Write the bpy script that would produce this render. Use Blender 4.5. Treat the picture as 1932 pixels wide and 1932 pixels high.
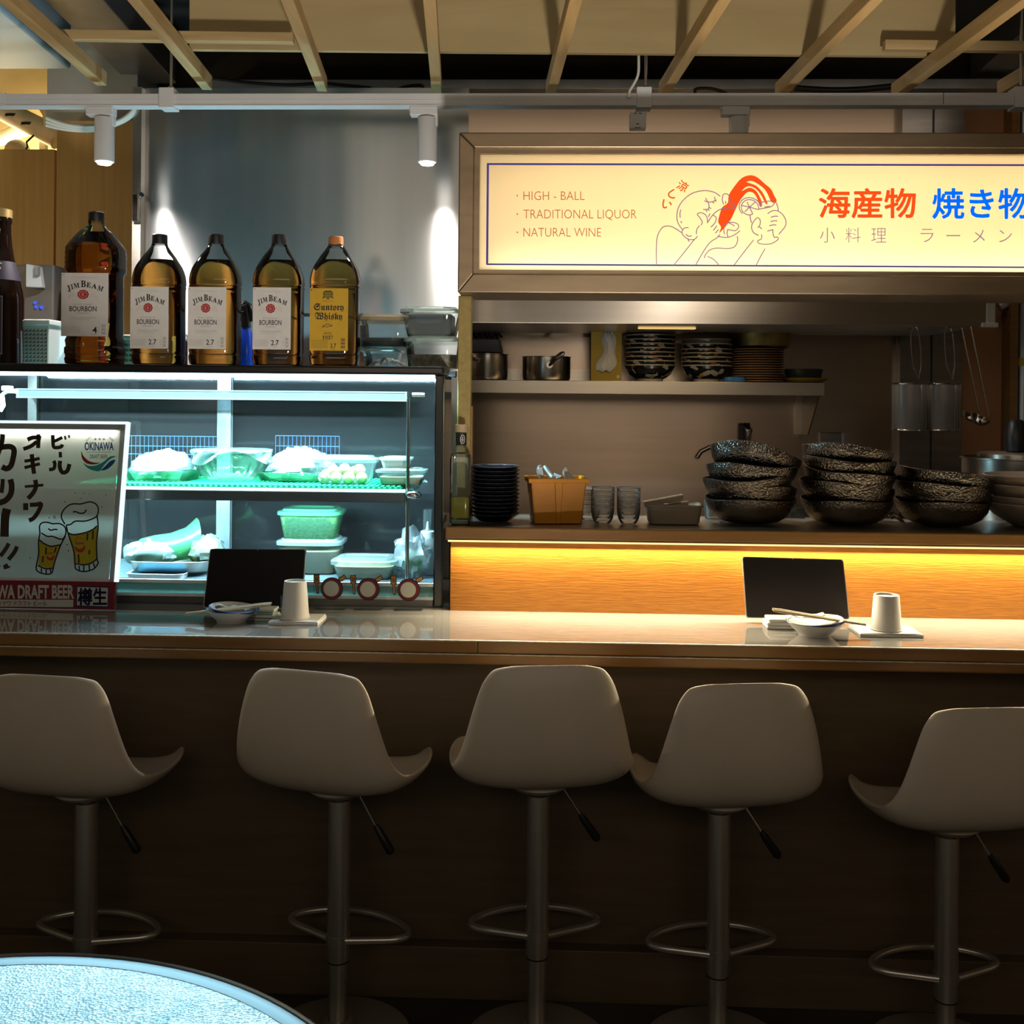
import bpy, bmesh, math, random
from mathutils import Vector, Matrix

random.seed(7)
S = bpy.context.scene
COL = S.collection
for _o in list(bpy.data.objects):
    bpy.data.objects.remove(_o)

# ------------------------------------------------------------------ camera
FPX = 2000.0                      # focal length in pixels of the 1932 frame
CX, CY = 966.0, 750.0             # principal point (the photo is a crop of a taller frame)
EYE = Vector((0.0, 0.0, 1.5))
YAW, ROLL = math.radians(2.0), 0.009
FWD = Vector((-math.sin(YAW), math.cos(YAW), 0))
_R = Vector((math.cos(YAW), math.sin(YAW), 0))
_U = Vector((0, 0, 1))
CR = math.cos(ROLL) * _R + math.sin(ROLL) * _U
CU = -math.sin(ROLL) * _R + math.cos(ROLL) * _U
cam_d = bpy.data.cameras.new('camera')
cam_d.sensor_width = 36.0
cam_d.lens = FPX / 1932.0 * 36.0
cam_d.shift_x = -(CX - 966.0) / 1932.0
cam_d.shift_y = (CY - 966.0) / 1932.0
cam_d.clip_start = 0.05
cam = bpy.data.objects.new('camera', cam_d)
COL.objects.link(cam)
cam.matrix_world = Matrix(((CR.x, CU.x, -FWD.x, EYE.x), (CR.y, CU.y, -FWD.y, EYE.y),
                           (CR.z, CU.z, -FWD.z, EYE.z), (0, 0, 0, 1)))
S.camera = cam

# ------------------------------------------------------------------ world, exposure, room lights
W = bpy.data.worlds.new('world'); S.world = W
W.use_nodes = True
W.node_tree.nodes['Background'].inputs[0].default_value = (1.0, 0.75, 0.5, 1)
W.node_tree.nodes['Background'].inputs[1].default_value = 0.01
S.view_settings.view_transform = 'Standard'
S.view_settings.look = 'None'
S.view_settings.exposure = 0.0
S.view_settings.gamma = 1.0
S.view_settings.use_curve_mapping = False
S.cycles.max_bounces = 10
S.cycles.diffuse_bounces = 4
S.cycles.glossy_bounces = 4
S.cycles.transmission_bounces = 8
S.cycles.transparent_max_bounces = 16
S.cycles.sample_clamp_indirect = 4.0
S.cycles.caustics_reflective = False
S.cycles.caustics_refractive = False


def light(name, kind, loc, energy, color, aim=None, **kw):
    d = bpy.data.lights.new(name, kind)
    d.energy = energy; d.color = color
    for k, v in kw.items():
        setattr(d, k, v)
    o = bpy.data.objects.new(name, d); COL.objects.link(o)
    o.location = loc
    if aim is not None:
        o.rotation_euler = (Vector(aim) - Vector(loc)).to_track_quat('-Z', 'Y').to_euler()
    return o


# room lamps out of view, plus two unseen fills added to brighten the ceiling
light('dining_room_ceiling_lamp', 'AREA', (0.3, -1.2, 2.85), 5.5, (1.0, 0.74, 0.47), (0.3, 1.6, 0.9), shape='RECTANGLE', size=3.5, size_y=1.2)
light('added_ceiling_fill', 'AREA', (0.0, -0.9, 2.1), 11, (1.0, 0.84, 0.64), (0.1, 1.9, 2.97), shape='RECTANGLE', size=3.0, size_y=0.5)  # unseen fill added to lift the ceiling and the room behind
light('added_uplight', 'SPOT', (0.5, 0.15, 0.35), 190, (1.0, 0.93, 0.82), (-0.28, 2.75, 2.76), spot_size=math.radians(52), spot_blend=0.35, shadow_soft_size=0.12)  # unseen fill added low down, lifts the plywood and bottle labels
light('side_wall_lamp', 'POINT', (-2.45, 3.0, 1.95), 8, (1.0, 0.80, 0.45), shadow_soft_size=0.08)
light('table_spot_lamp', 'SPOT', (-0.65, 0.75, 2.75), 26, (0.50, 0.86, 1.0), (-0.66, 0.92, 0.75), spot_size=math.radians(30), spot_blend=0.2, shadow_soft_size=0.04)
light('kitchen_ceiling_lamp', 'AREA', (0.6, 3.65, 2.7), 3.0, (1.0, 0.8, 0.58), (0.6, 3.9, 1.0), shape='RECTANGLE', size=2.2, size_y=0.3)


# ------------------------------------------------------------------ pixel -> point
def ray(px, py):
    return FWD + CR * ((px - CX) / FPX) + CU * (-(py - CY) / FPX)


def P(px, py, Y):
    d = ray(px, py)
    return EYE + d * ((Y - EYE.y) / d.y)


def PZ(px, py, z):
    d = ray(px, py)
    return EYE + d * ((z - EYE.z) / d.z)


def PP(px, py, p0, n):
    d = ray(px, py)
    return EYE + d * ((p0 - EYE).dot(n) / d.dot(n))


def PX(px, Y, py=CY):
    return P(px, py, Y).x


def PZ_(py, Y, px=CX):
    return P(px, py, Y).z


# ------------------------------------------------------------------ mesh builder
class MB:
    def __init__(s):
        s.v = []; s.f = []

    def add(s, vs, fs):
        b = len(s.v)
        s.v += [tuple(v) for v in vs]
        s.f += [tuple(i + b for i in f) for f in fs]
        return s

    def box(s, x0, x1, y0, y1, z0, z1):
        return s.add([(x0, y0, z0), (x1, y0, z0), (x1, y1, z0), (x0, y1, z0), (x0, y0, z1), (x1, y0, z1), (x1, y1, z1), (x0, y1, z1)],
                     [(0, 3, 2, 1), (4, 5, 6, 7), (0, 1, 5, 4), (1, 2, 6, 5), (2, 3, 7, 6), (3, 0, 4, 7)])

    def hexa(s, bot, top):            # two quads -> solid
        return s.add(list(bot) + list(top), [(3, 2, 1, 0), (4, 5, 6, 7), (0, 1, 5, 4), (1, 2, 6, 5), (2, 3, 7, 6), (3, 0, 4, 7)])

    def loft(s, rings, cap0=True, cap1=True, closed=True):
        n = len(rings[0]); vs = [p for r in rings for p in r]; fs = []
        for i in range(len(rings) - 1):
            for j in range(n if closed else n - 1):
                k = (j + 1) % n
                fs.append((i * n + j, i * n + k, (i + 1) * n + k, (i + 1) * n + j))
        if cap0: fs.append(tuple(range(n - 1, -1, -1)))
        if cap1: fs.append(tuple((len(rings) - 1) * n + j for j in range(n)))
        return s.add(vs, fs)

    def lathe(s, prof, n=32, c=(0, 0, 0), cap0=True, cap1=True):
        rings = []
        for r, z in prof:
            rings.append([(c[0] + r * math.cos(2 * math.pi * j / n), c[1] + r * math.sin(2 * math.pi * j / n), c[2] + z) for j in range(n)])
        return s.loft(rings, cap0, cap1)

    def sq(s, prof, n=32, e=3.0, c=(0, 0, 0), cap0=True, cap1=True):
        """loft of superellipse rings: prof = (half x, half y, z)"""
        rings = []
        for a, b, z in prof:
            r = []
            for j in range(n):
                t = 2 * math.pi * (j + 0.5) / n
                ct, st = math.cos(t), math.sin(t)
                r.append((c[0] + a * math.copysign(abs(ct) ** (2 / e), ct), c[1] + b * math.copysign(abs(st) ** (2 / e), st), c[2] + z))
            rings.append(r)
        return s.loft(rings, cap0, cap1)

    def tube(s, pts, r, n=10, caps=True, closed=False):
        pts = [Vector(p) for p in pts]; rs = r if isinstance(r, (list, tuple)) else [r] * len(pts)
        rings = []; up = None
        m = len(pts)
        for i, p in enumerate(pts):
            if closed:
                t = (pts[(i + 1) % m] - pts[i - 1])
            else:
                t = pts[min(i + 1, m - 1)] - pts[max(i - 1, 0)]
            t = t.normalized() if t.length > 1e-9 else Vector((0, 0, 1))
            if up is None:
                up = Vector((0, 0, 1)) if abs(t.z) < 0.9 else Vector((1, 0, 0))
            a = t.cross(up)
            a = a.normalized() if a.length > 1e-6 else t.orthogonal().normalized()
            b = a.cross(t).normalized(); up = b
            rings.append([p + (a * math.cos(2 * math.pi * j / n) + b * math.sin(2 * math.pi * j / n)) * rs[i] for j in range(n)])
        if closed:
            rings.append(rings[0])
        return s.loft(rings, caps and not closed, caps and not closed)

    def disc(s, c, r, n=32, axis='z', ry=None):
        ry = ry or r; vs = []
        for j in range(n):
            t = 2 * math.pi * j / n
            u, v = r * math.cos(t), ry * math.sin(t)
            vs.append((c[0] + u, c[1] + v, c[2]) if axis == 'z' else (c[0] + u, c[1], c[2] + v))
        return s.add(vs, [tuple(range(n))])

    def ico(s, c, r, seg=12, rings=8, sx=1, sy=1, sz=1):
        prof = [(max(1e-5, math.sin(math.pi * i / rings)), -math.cos(math.pi * i / rings)) for i in range(rings + 1)]
        rr = [[(c[0] + sx * r * a * math.cos(2 * math.pi * j / seg), c[1] + sy * r * a * math.sin(2 * math.pi * j / seg), c[2] + sz * r * z) for j in range(seg)] for a, z in prof]
        return s.loft(rr)

    def flat(s, pts):
        """fill one planar outline (list of 3D points), triangulated"""
        from mathutils.geometry import tessellate_polygon
        tri = tessellate_polygon([[Vector(p) for p in pts]])
        return s.add(pts, [tuple(t) for t in tri])

    def xf(s, M):
        s.v = [tuple(M @ Vector(v)) for v in s.v]; return s

    def build(s, name, mat, parent=None, smooth=False, bevel=0, seg=2, sub=0, solid=0, off=0, autosm=None):
        me = bpy.data.meshes.new(name)
        me.from_pydata(s.v, [], s.f); me.update()
        if mat is not None:
            me.materials.append(mat)
        bm = bmesh.new(); bm.from_mesh(me)
        bmesh.ops.recalc_face_normals(bm, faces=bm.faces[:]) if not getattr(s, 'keep', False) else None
        bm.to_mesh(me); bm.free()
        if smooth:
            me.polygons.foreach_set('use_smooth', [True] * len(me.polygons))
            a = 0.7 if autosm is None else autosm
            try:
                me.set_sharp_from_angle(angle=a)
            except Exception:
                pass
        o = bpy.data.objects.new(name, me); COL.objects.link(o)
        if parent is not None:
            o.parent = parent
        if solid:
            m = o.modifiers.new('thick', 'SOLIDIFY'); m.thickness = solid; m.offset = off
        if sub:
            m = o.modifiers.new('smooth', 'SUBSURF'); m.levels = sub; m.render_levels = sub
        if bevel:
            m = o.modifiers.new('edge', 'BEVEL'); m.width = bevel; m.segments = seg; m.limit_method = 'ANGLE'; m.angle_limit = 0.6
        return o


def tag(o, label, cat, group=None, kind=None):
    o['label'] = label; o['category'] = cat
    if group: o['group'] = group
    if kind: o['kind'] = kind
    return o


def thing(name, label, cat, loc=(0, 0, 0), rz=0.0, group=None, rot=None):
    o = bpy.data.objects.new(name, None); COL.objects.link(o)
    o.empty_display_size = 0.05
    o.location = loc; o.rotation_euler = rot if rot else (0, 0, rz)
    return tag(o, label, cat, group)


def struct(mb, name, mat, **kw):
    o = mb.build(name, mat, **kw); o['kind'] = 'structure'
    return o


def dup(root, loc, rz=None, label=None, group=None, rot=None):
    r = root.copy(); COL.objects.link(r); r.location = loc
    if rot is not None: r.rotation_euler = rot
    elif rz is not None: r.rotation_euler = (0, 0, rz)
    if label: r['label'] = label
    if group: r['group'] = group
    for ch in list(root.children):
        c = ch.copy(); COL.objects.link(c); c.parent = r
        for g in list(ch.children):
            d = g.copy(); COL.objects.link(d); d.parent = c
    return r


ORD = ['topmost', 'second', 'third', 'fourth', 'fifth', 'sixth', 'seventh', 'eighth', 'ninth', 'tenth', 'eleventh', 'twelfth', 'thirteenth', 'fourteenth', 'fifteenth', 'sixteenth', 'seventeenth', 'eighteenth']


def ordinal(i, n):
    """i counted from the top"""
    if i == 0: return 'topmost'
    if i == n - 1: return 'bottom one'
    return ORD[i] + ' from the top'


# ------------------------------------------------------------------ materials
def lin(c):
    if isinstance(c, str):
        c = [int(c[i:i + 2], 16) / 255 for i in (0, 2, 4)]
        c = [x / 12.92 if x <= 0.04045 else ((x + 0.055) / 1.055) ** 2.4 for x in c]
    return (c[0], c[1], c[2], 1.0)


def newmat(name):
    m = bpy.data.materials.new(name); m.use_nodes = True
    nt = m.node_tree
    return m, nt, nt.nodes['Principled BSDF'], nt.nodes['Material Output']


def pbr(name, c, rough=0.5, metal=0.0, var=0.0, scale=(8, 8, 8), bump=0.0, bscale=None, coat=0.0, ior=1.45, trans=0.0, spec=None, detail=3.0):
    m, nt, b, out = newmat(name)
    col = lin(c)
    b.inputs['Base Color'].default_value = col
    b.inputs['Roughness'].default_value = rough
    b.inputs['Metallic'].default_value = metal
    b.inputs['IOR'].default_value = ior
    b.inputs['Transmission Weight'].default_value = trans
    b.inputs['Coat Weight'].default_value = coat
    if spec is not None: b.inputs['Specular IOR Level'].default_value = spec
    if var or bump:
        tc = nt.nodes.new('ShaderNodeTexCoord')
        mp = nt.nodes.new('ShaderNodeMapping'); mp.inputs['Scale'].default_value = scale
        nt.links.new(tc.outputs['Object'], mp.inputs[0])
        nz = nt.nodes.new('ShaderNodeTexNoise'); nz.inputs['Scale'].default_value = 1.0; nz.inputs['Detail'].default_value = detail
        nt.links.new(mp.outputs[0], nz.inputs['Vector'])
        if var:
            rp = nt.nodes.new('ShaderNodeValToRGB')
            rp.color_ramp.elements[0].position = 0.3; rp.color_ramp.elements[1].position = 0.7
            rp.color_ramp.elements[0].color = (*[x * (1 - var) for x in col[:3]], 1)
            rp.color_ramp.elements[1].color = (*[min(1, x * (1 + var)) for x in col[:3]], 1)
            nt.links.new(nz.outputs['Fac'], rp.inputs[0]); nt.links.new(rp.outputs[0], b.inputs['Base Color'])
        if bump:
            src = nz
            if bscale:
                mp2 = nt.nodes.new('ShaderNodeMapping'); mp2.inputs['Scale'].default_value = bscale
                nt.links.new(tc.outputs['Object'], mp2.inputs[0])
                src = nt.nodes.new('ShaderNodeTexNoise'); src.inputs['Scale'].default_value = 1.0; src.inputs['Detail'].default_value = detail
                nt.links.new(mp2.outputs[0], src.inputs['Vector'])
            bp = nt.nodes.new('ShaderNodeBump'); bp.inputs['Strength'].default_value = 1.0; bp.inputs['Distance'].default_value = bump
            nt.links.new(src.outputs['Fac'], bp.inputs['Height']); nt.links.new(bp.outputs[0], b.inputs['Normal'])
    return m


def steel(name, c, rough=0.28, aniso=0.75, tangent=(0, 0, 1), wave=0.0, wscale=(3, 3, 0.4), var=0.12, vscale=(2, 2, 40)):
    m, nt, b, out = newmat(name)
    col = lin(c)
    b.inputs['Metallic'].default_value = 1.0
    b.inputs['Roughness'].default_value = rough
    b.inputs['Anisotropic'].default_value = aniso
    cx = nt.nodes.new('ShaderNodeCombineXYZ')
    for i in range(3): cx.inputs[i].default_value = tangent[i]
    nt.links.new(cx.outputs[0], b.inputs['Tangent'])
    tc = nt.nodes.new('ShaderNodeTexCoord')
    mp = nt.nodes.new('ShaderNodeMapping'); mp.inputs['Scale'].default_value = vscale
    nt.links.new(tc.outputs['Object'], mp.inputs[0])
    nz = nt.nodes.new('ShaderNodeTexNoise'); nz.inputs['Scale'].default_value = 1.0; nz.inputs['Detail'].default_value = 4
    nt.links.new(mp.outputs[0], nz.inputs['Vector'])
    rp = nt.nodes.new('ShaderNodeValToRGB')
    rp.color_ramp.elements[0].color = (*[x * (1 - var) for x in col[:3]], 1)
    rp.color_ramp.elements[1].color = (*[min(1, x * (1 + var)) for x in col[:3]], 1)
    nt.links.new(nz.outputs['Fac'], rp.inputs[0]); nt.links.new(rp.outputs[0], b.inputs['Base Color'])
    if wave:
        mp2 = nt.nodes.new('ShaderNodeMapping'); mp2.inputs['Scale'].default_value = wscale
        nt.links.new(tc.outputs['Object'], mp2.inputs[0])
        n2 = nt.nodes.new('ShaderNodeTexNoise'); n2.inputs['Scale'].default_value = 1.0; n2.inputs['Detail'].default_value = 1.0
        nt.links.new(mp2.outputs[0], n2.inputs['Vector'])
        bp = nt.nodes.new('ShaderNodeBump'); bp.inputs['Strength'].default_value = 1.0; bp.inputs['Distance'].default_value = wave
        nt.links.new(n2.outputs['Fac'], bp.inputs['Height']); nt.links.new(bp.outputs[0], b.inputs['Normal'])
    return m


def emit(name, c, strength=1.0):
    m, nt, b, out = newmat(name)
    e = nt.nodes.new('ShaderNodeEmission')
    e.inputs[0].default_value = lin(c); e.inputs[1].default_value = strength
    nt.links.new(e.outputs[0], out.inputs[0]); nt.nodes.remove(b)
    return m


def clear(name, tint=(0.96, 0.98, 0.98), rough=0.0, ior=1.45, body=None, bodyw=0.0, bump=0.0, bscale=(30, 30, 30)):
    """thin clear sheet: transparent + fresnel gloss, optionally a milky body colour"""
    m, nt, b, out = newmat(name)
    nt.nodes.remove(b)
    tr = nt.nodes.new('ShaderNodeBsdfTransparent'); tr.inputs[0].default_value = (*tint, 1)
    gl = nt.nodes.new('ShaderNodeBsdfGlossy'); gl.inputs['Roughness'].default_value = rough
    fr = nt.nodes.new('ShaderNodeFresnel'); fr.inputs[0].default_value = ior
    mx = nt.nodes.new('ShaderNodeMixShader')
    base = tr
    if bodyw:
        df = nt.nodes.new('ShaderNodeBsdfDiffuse'); df.inputs[0].default_value = lin(body)
        tl = nt.nodes.new('ShaderNodeBsdfTranslucent'); tl.inputs[0].default_value = lin(body)
        ad = nt.nodes.new('ShaderNodeMixShader'); ad.inputs[0].default_value = 0.5
        nt.links.new(df.outputs[0], ad.inputs[1]); nt.links.new(tl.outputs[0], ad.inputs[2])
        m2 = nt.nodes.new('ShaderNodeMixShader'); m2.inputs[0].default_value = bodyw
        nt.links.new(tr.outputs[0], m2.inputs[1]); nt.links.new(ad.outputs[0], m2.inputs[2]); base = m2
    nt.links.new(fr.outputs[0], mx.inputs[0]); nt.links.new(base.outputs[0], mx.inputs[1]); nt.links.new(gl.outputs[0], mx.inputs[2])
    if bump:
        tc = nt.nodes.new('ShaderNodeTexCoord'); mp = nt.nodes.new('ShaderNodeMapping'); mp.inputs['Scale'].default_value = bscale
        nz = nt.nodes.new('ShaderNodeTexNoise'); nz.inputs['Scale'].default_value = 1.0
        bp = nt.nodes.new('ShaderNodeBump'); bp.inputs['Distance'].default_value = bump
        nt.links.new(tc.outputs['Object'], mp.inputs[0]); nt.links.new(mp.outputs[0], nz.inputs['Vector'])
        nt.links.new(nz.outputs['Fac'], bp.inputs['Height'])
        nt.links.new(bp.outputs[0], gl.inputs['Normal']); nt.links.new(bp.outputs[0], fr.inputs['Normal'])
    nt.links.new(mx.outputs[0], out.inputs[0])
    return m


def wood(name, c1, c2, scale=(1.2, 10, 14), rough=0.55, bump=0.0006, rings=3.0):
    m, nt, b, out = newmat(name)
    b.inputs['Roughness'].default_value = rough
    tc = nt.nodes.new('ShaderNodeTexCoord')
    mp = nt.nodes.new('ShaderNodeMapping'); mp.inputs['Scale'].default_value = scale
    nt.links.new(tc.outputs['Object'], mp.inputs[0])
    nz = nt.nodes.new('ShaderNodeTexNoise'); nz.inputs['Scale'].default_value = rings; nz.inputs['Detail'].default_value = 6; nz.inputs['Distortion'].default_value = 0.6
    nt.links.new(mp.outputs[0], nz.inputs['Vector'])
    rp = nt.nodes.new('ShaderNodeValToRGB')
    rp.color_ramp.elements[0].position = 0.3; rp.color_ramp.elements[1].position = 0.72
    rp.color_ramp.elements[0].color = lin(c1); rp.color_ramp.elements[1].color = lin(c2)
    nt.links.new(nz.outputs['Fac'], rp.inputs[0]); nt.links.new(rp.outputs[0], b.inputs['Base Color'])
    if bump:
        bp = nt.nodes.new('ShaderNodeBump'); bp.inputs['Distance'].default_value = bump
        nt.links.new(nz.outputs['Fac'], bp.inputs['Height']); nt.links.new(bp.outputs[0], b.inputs['Normal'])
    return m


# ------------------------------------------------------------------ lettering and line drawings
_tc = {}


def glyphs(s, bold=0.0, space=1.0):
    """flat mesh of a string, normalised to its own bounding box; returns verts, faces, aspect"""
    k = (s, bold, space)
    if k in _tc: return _tc[k]
    cu = bpy.data.curves.new('t', 'FONT'); cu.body = s; cu.size = 1.0; cu.offset = bold; cu.space_character = space
    cu.resolution_u = 3
    o = bpy.data.objects.new('t', cu); COL.objects.link(o)
    bpy.context.view_layer.update()
    dg = bpy.context.evaluated_depsgraph_get()
    me = bpy.data.meshes.new_from_object(o.evaluated_get(dg))
    vs = [v.co.copy() for v in me.vertices]; fs = [tuple(p.vertices) for p in me.polygons]
    bpy.data.objects.remove(o); bpy.data.curves.remove(cu); bpy.data.meshes.remove(me)
    x0 = min(v.x for v in vs); x1 = max(v.x for v in vs); y0 = min(v.y for v in vs); y1 = max(v.y for v in vs)
    w, h = max(x1 - x0, 1e-6), max(y1 - y0, 1e-6)
    _tc[k] = ([((v.x - x0) / w, (v.y - y0) / h) for v in vs], fs, w / h)
    return _tc[k]


def write(mb, s, box, mp, bold=0.0, space=1.0, keep=None, rot=0.0, arc=0.0):
    """lay string s into box (x0, y0, x1, y1; y down) of a drawing; mp maps drawing coords to 3D.
    keep='l'/'c'/'r': keep the letters' own proportions with the box height"""
    cjk = bold > 0 and any(ord(ch) > 0x2fff and ord(ch) < 0x1d000 for ch in s)
    vs, fs, asp = glyphs(s, 0.0 if cjk else bold, space)
    x0, y0, x1, y1 = box
    if keep:
        w = (y1 - y0) * asp
        if keep == 'l': x1 = x0 + w
        elif keep == 'r': x0 = x1 - w
        else:
            m_ = (x0 + x1) / 2; x0, x1 = m_ - w / 2, m_ + w / 2
    cx, cy = (x0 + x1) / 2, (y0 + y1) / 2
    out = []
    for u, v in vs:
        x = x0 + (x1 - x0) * u; y = y1 - (y1 - y0) * v
        if arc:
            y += arc * (2 * u - 1) ** 2
        if rot:
            dx, dy = x - cx, y - cy
            x = cx + dx * math.cos(rot) - dy * math.sin(rot); y = cy + dx * math.sin(rot) + dy * math.cos(rot)
        out.append((x, y))
    sh = [(0.0, 0.0)]
    if cjk:
        b_ = bold * (y1 - y0)
        sh += [(b_ * math.cos(k * math.pi / 4), b_ * math.sin(k * math.pi / 4)) for k in range(8)]
    for dx, dy in sh:
        mb.add([mp(x + dx, y + dy) for x, y in out], fs)
    return mb


def smooth_line(pts, k=6, closed=False):
    pts = [Vector((p[0], p[1], 0)) for p in pts]
    if len(pts) < 3: return pts
    out = []; n = len(pts)
    rng = range(n) if closed else range(n - 1)
    for i in rng:
        p0 = pts[i - 1] if (closed or i > 0) else pts[i]
        p1 = pts[i]; p2 = pts[(i + 1) % n]
        p3 = pts[(i + 2) % n] if (closed or i + 2 < n) else p2
        for j in range(k):
            t = j / k
            out.append(0.5 * ((2 * p1) + (p2 - p0) * t + (2 * p0 - 5 * p1 + 4 * p2 - p3) * t * t + (3 * p1 - p0 - 3 * p2 + p3) * t ** 3))
    if not closed: out.append(pts[-1])
    return out


def stroke(mb, pts, w, mp, closed=False, sm=True, k=5):
    q = smooth_line(pts, k, closed) if sm else [Vector((p[0], p[1], 0)) for p in pts]
    if closed: q = q + [q[0], q[1]]
    L = []; n = len(q)
    for i, p in enumerate(q):
        t = q[min(i + 1, n - 1)] - q[max(i - 1, 0)]
        if t.length < 1e-9: t = Vector((1, 0, 0))
        t.normalize(); nn = Vector((-t.y, t.x, 0)) * (w / 2)
        L.append((p + nn, p - nn))
    vs = [mp(a.x, a.y) for pr in L for a in pr]
    mb.add(vs, [(2 * i, 2 * i + 1, 2 * i + 3, 2 * i + 2) for i in range(n - 1)])
    return mb


def area(mb, pts, mp, sm=True, k=5):
    q = smooth_line(pts, k, True) if sm else [Vector((p[0], p[1], 0)) for p in pts]
    mb.flat([mp(a.x, a.y) for a in q])
    return mb

# ------------------------------------------------------------------ material library
M = {}
M['steel_wall'] = steel('steel_wall', (0.56, 0.56, 0.56), rough=0.28, aniso=0.96, wave=0.006, wscale=(4.0, 1, 0.45), var=0.28, vscale=(7, 1, 0.35))
M['steel_back'] = steel('steel_back', (0.50, 0.40, 0.32), rough=0.30, aniso=0.7, wave=0.006, wscale=(2.2, 1, 0.4))
M['steel'] = steel('steel', (0.55, 0.50, 0.44), rough=0.32, aniso=0.6, vscale=(3, 3, 60), tangent=(0.3, 0.35, 0.9))
M['steel_frame'] = pbr('steel_frame', (0.35, 0.265, 0.18), 0.42, 1.0, var=0.12, scale=(6, 6, 30), detail=5)
M['steel_dark'] = pbr('steel_dark', (0.22, 0.21, 0.21), 0.30, 1.0, var=0.15, scale=(4, 4, 30))
M['galv'] = pbr('galvanised', (0.42, 0.45, 0.48), 0.38, 0.9, var=0.22, scale=(5, 5, 5), bump=0.002, detail=4)
M['chrome'] = pbr('chrome', (0.62, 0.60, 0.57), 0.12, 1.0, var=0.04, scale=(6, 6, 3))
M['white_metal'] = pbr('white_metal', (0.72, 0.72, 0.74), 0.45, var=0.04)
M['white_plastic'] = pbr('white_plastic', (0.78, 0.78, 0.77), 0.4, var=0.03)
M['black'] = pbr('black_plastic', (0.012, 0.012, 0.014), 0.4, var=0.2)
M['black_gloss'] = pbr('black_gloss', (0.006, 0.006, 0.009), 0.12, var=0.1)
M['dark_paint'] = pbr('dark_paint', (0.035, 0.028, 0.020), 0.8, var=0.25, scale=(3, 3, 3))
M['ceil'] = pbr('ceiling_paint', (0.12, 0.125, 0.13), 0.8, var=0.2, scale=(2, 2, 2))
M['floor'] = pbr('floor_tile', (0.05, 0.043, 0.036), 0.45, var=0.3, scale=(3, 3, 3), bump=0.0005, bscale=(40, 40, 40))
M['room'] = pbr('room_paint', (0.40, 0.33, 0.26), 0.8, var=0.12)
M['panel_dark'] = wood('dark_panel_wood', (0.10, 0.070, 0.040), (0.13, 0.092, 0.056), scale=(1.0, 8, 12), rough=0.5, bump=0.0002)
M['pine'] = wood('pine', (0.50, 0.33, 0.14), (0.66, 0.47, 0.23), scale=(14, 0.8, 14), rough=0.6, bump=0.0003)
M['pine_x'] = wood('pine_cross', (0.50, 0.33, 0.14), (0.66, 0.47, 0.23), scale=(0.8, 14, 14), rough=0.6, bump=0.0003)
M['ply'] = wood('plywood', (0.46, 0.33, 0.15), (0.60, 0.45, 0.23), scale=(0.7, 6, 5), rough=0.6, bump=0.0002, rings=2)
M['wood_wall'] = wood('wood_wall', (0.44, 0.25, 0.07), (0.54, 0.32, 0.10), scale=(16, 16, 0.6), rough=0.5, bump=0.0002)
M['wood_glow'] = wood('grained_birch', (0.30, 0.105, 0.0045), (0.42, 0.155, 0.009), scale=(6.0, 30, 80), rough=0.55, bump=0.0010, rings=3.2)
M['wood_edge'] = wood('stained_edge', (0.22, 0.11, 0.030), (0.32, 0.17, 0.055), scale=(0.9, 12, 14), rough=0.35, bump=0.0002)
M['olive'] = wood('gilt_post', (0.26, 0.19, 0.045), (0.36, 0.26, 0.075), scale=(20, 20, 20), rough=0.4, bump=0.0004)
M['tan'] = pbr('tan_board', (0.42, 0.22, 0.11), 0.6, var=0.06, scale=(2, 2, 2))
M['counter'] = pbr('counter_stone', (0.27, 0.265, 0.255), 0.03, var=0.06, scale=(10, 10, 10), ior=1.9, coat=0.6)
M['beige'] = pbr('beige_plaster', (0.80, 0.62, 0.32), 0.8, var=0.05)
M['wrap'] = pbr('pipe_wrap', (0.66, 0.62, 0.50), 0.6, var=0.12, scale=(20, 20, 20), bump=0.002, bscale=(25, 25, 25))
M['cable_w'] = pbr('white_cable', (0.68, 0.67, 0.62), 0.5, var=0.05)

# ------------------------------------------------------------------ the room shell
CT = 0.9345        # counter height
struct(MB().box(-3.2, 3.2, -3.0, 4.75, -0.05, 0.0), 'floor', M['floor'])
struct(MB().box(-3.2, 3.2, -3.0, 4.75, 2.97, 3.05), 'ceiling', M['ceil'])
struct(MB().box(-3.3, -3.2, -3.0, 4.75, -0.05, 3.05), 'wall_left', M['room'])
struct(MB().box(3.2, 3.3, -3.0, 4.75, -0.05, 3.05), 'wall_right', M['room'])
struct(MB().box(-3.3, 3.3, -3.1, -3.0, -0.05, 3.05), 'wall_front', M['room'])
BY = 4.25
xa, xb, xc = PX(258, BY), PX(1690, BY), PX(1806, BY)
struct(MB().box(xa, xb, BY, BY + 0.4, 0, 2.745), 'wall_back', M['steel_back'])
PY = 3.30
struct(MB().box(PX(262, PY), PX(879, PY), PY, PY + 0.03, 0.0, P(600, 166, PY).z), 'wall_partition', M['steel_wall'])
struct(MB().box(PX(100, BY), 3.2, BY + 0.02, BY + 0.45, 2.745, 2.97), 'wall_back_upper', M['dark_paint'])
struct(MB().box(xb, xc, BY - 0.05, BY + 0.4, 0, 2.745), 'wall_back_column', M['steel_dark'])
struct(MB().box((xb + xc) / 2 - 0.0035, (xb + xc) / 2 + 0.0035, BY - 0.053, BY - 0.049, 0, 2.7), 'trim_1', M['black'])
struct(MB().box(xc, 3.2, BY + 0.1, BY + 0.4, 0, 2.745), 'wall_back_right', M['tan'])
struct(MB().box(-3.2, xa, 4.62, 4.72, 0, 2.97), 'wall_back_left', M['beige'])
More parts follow.
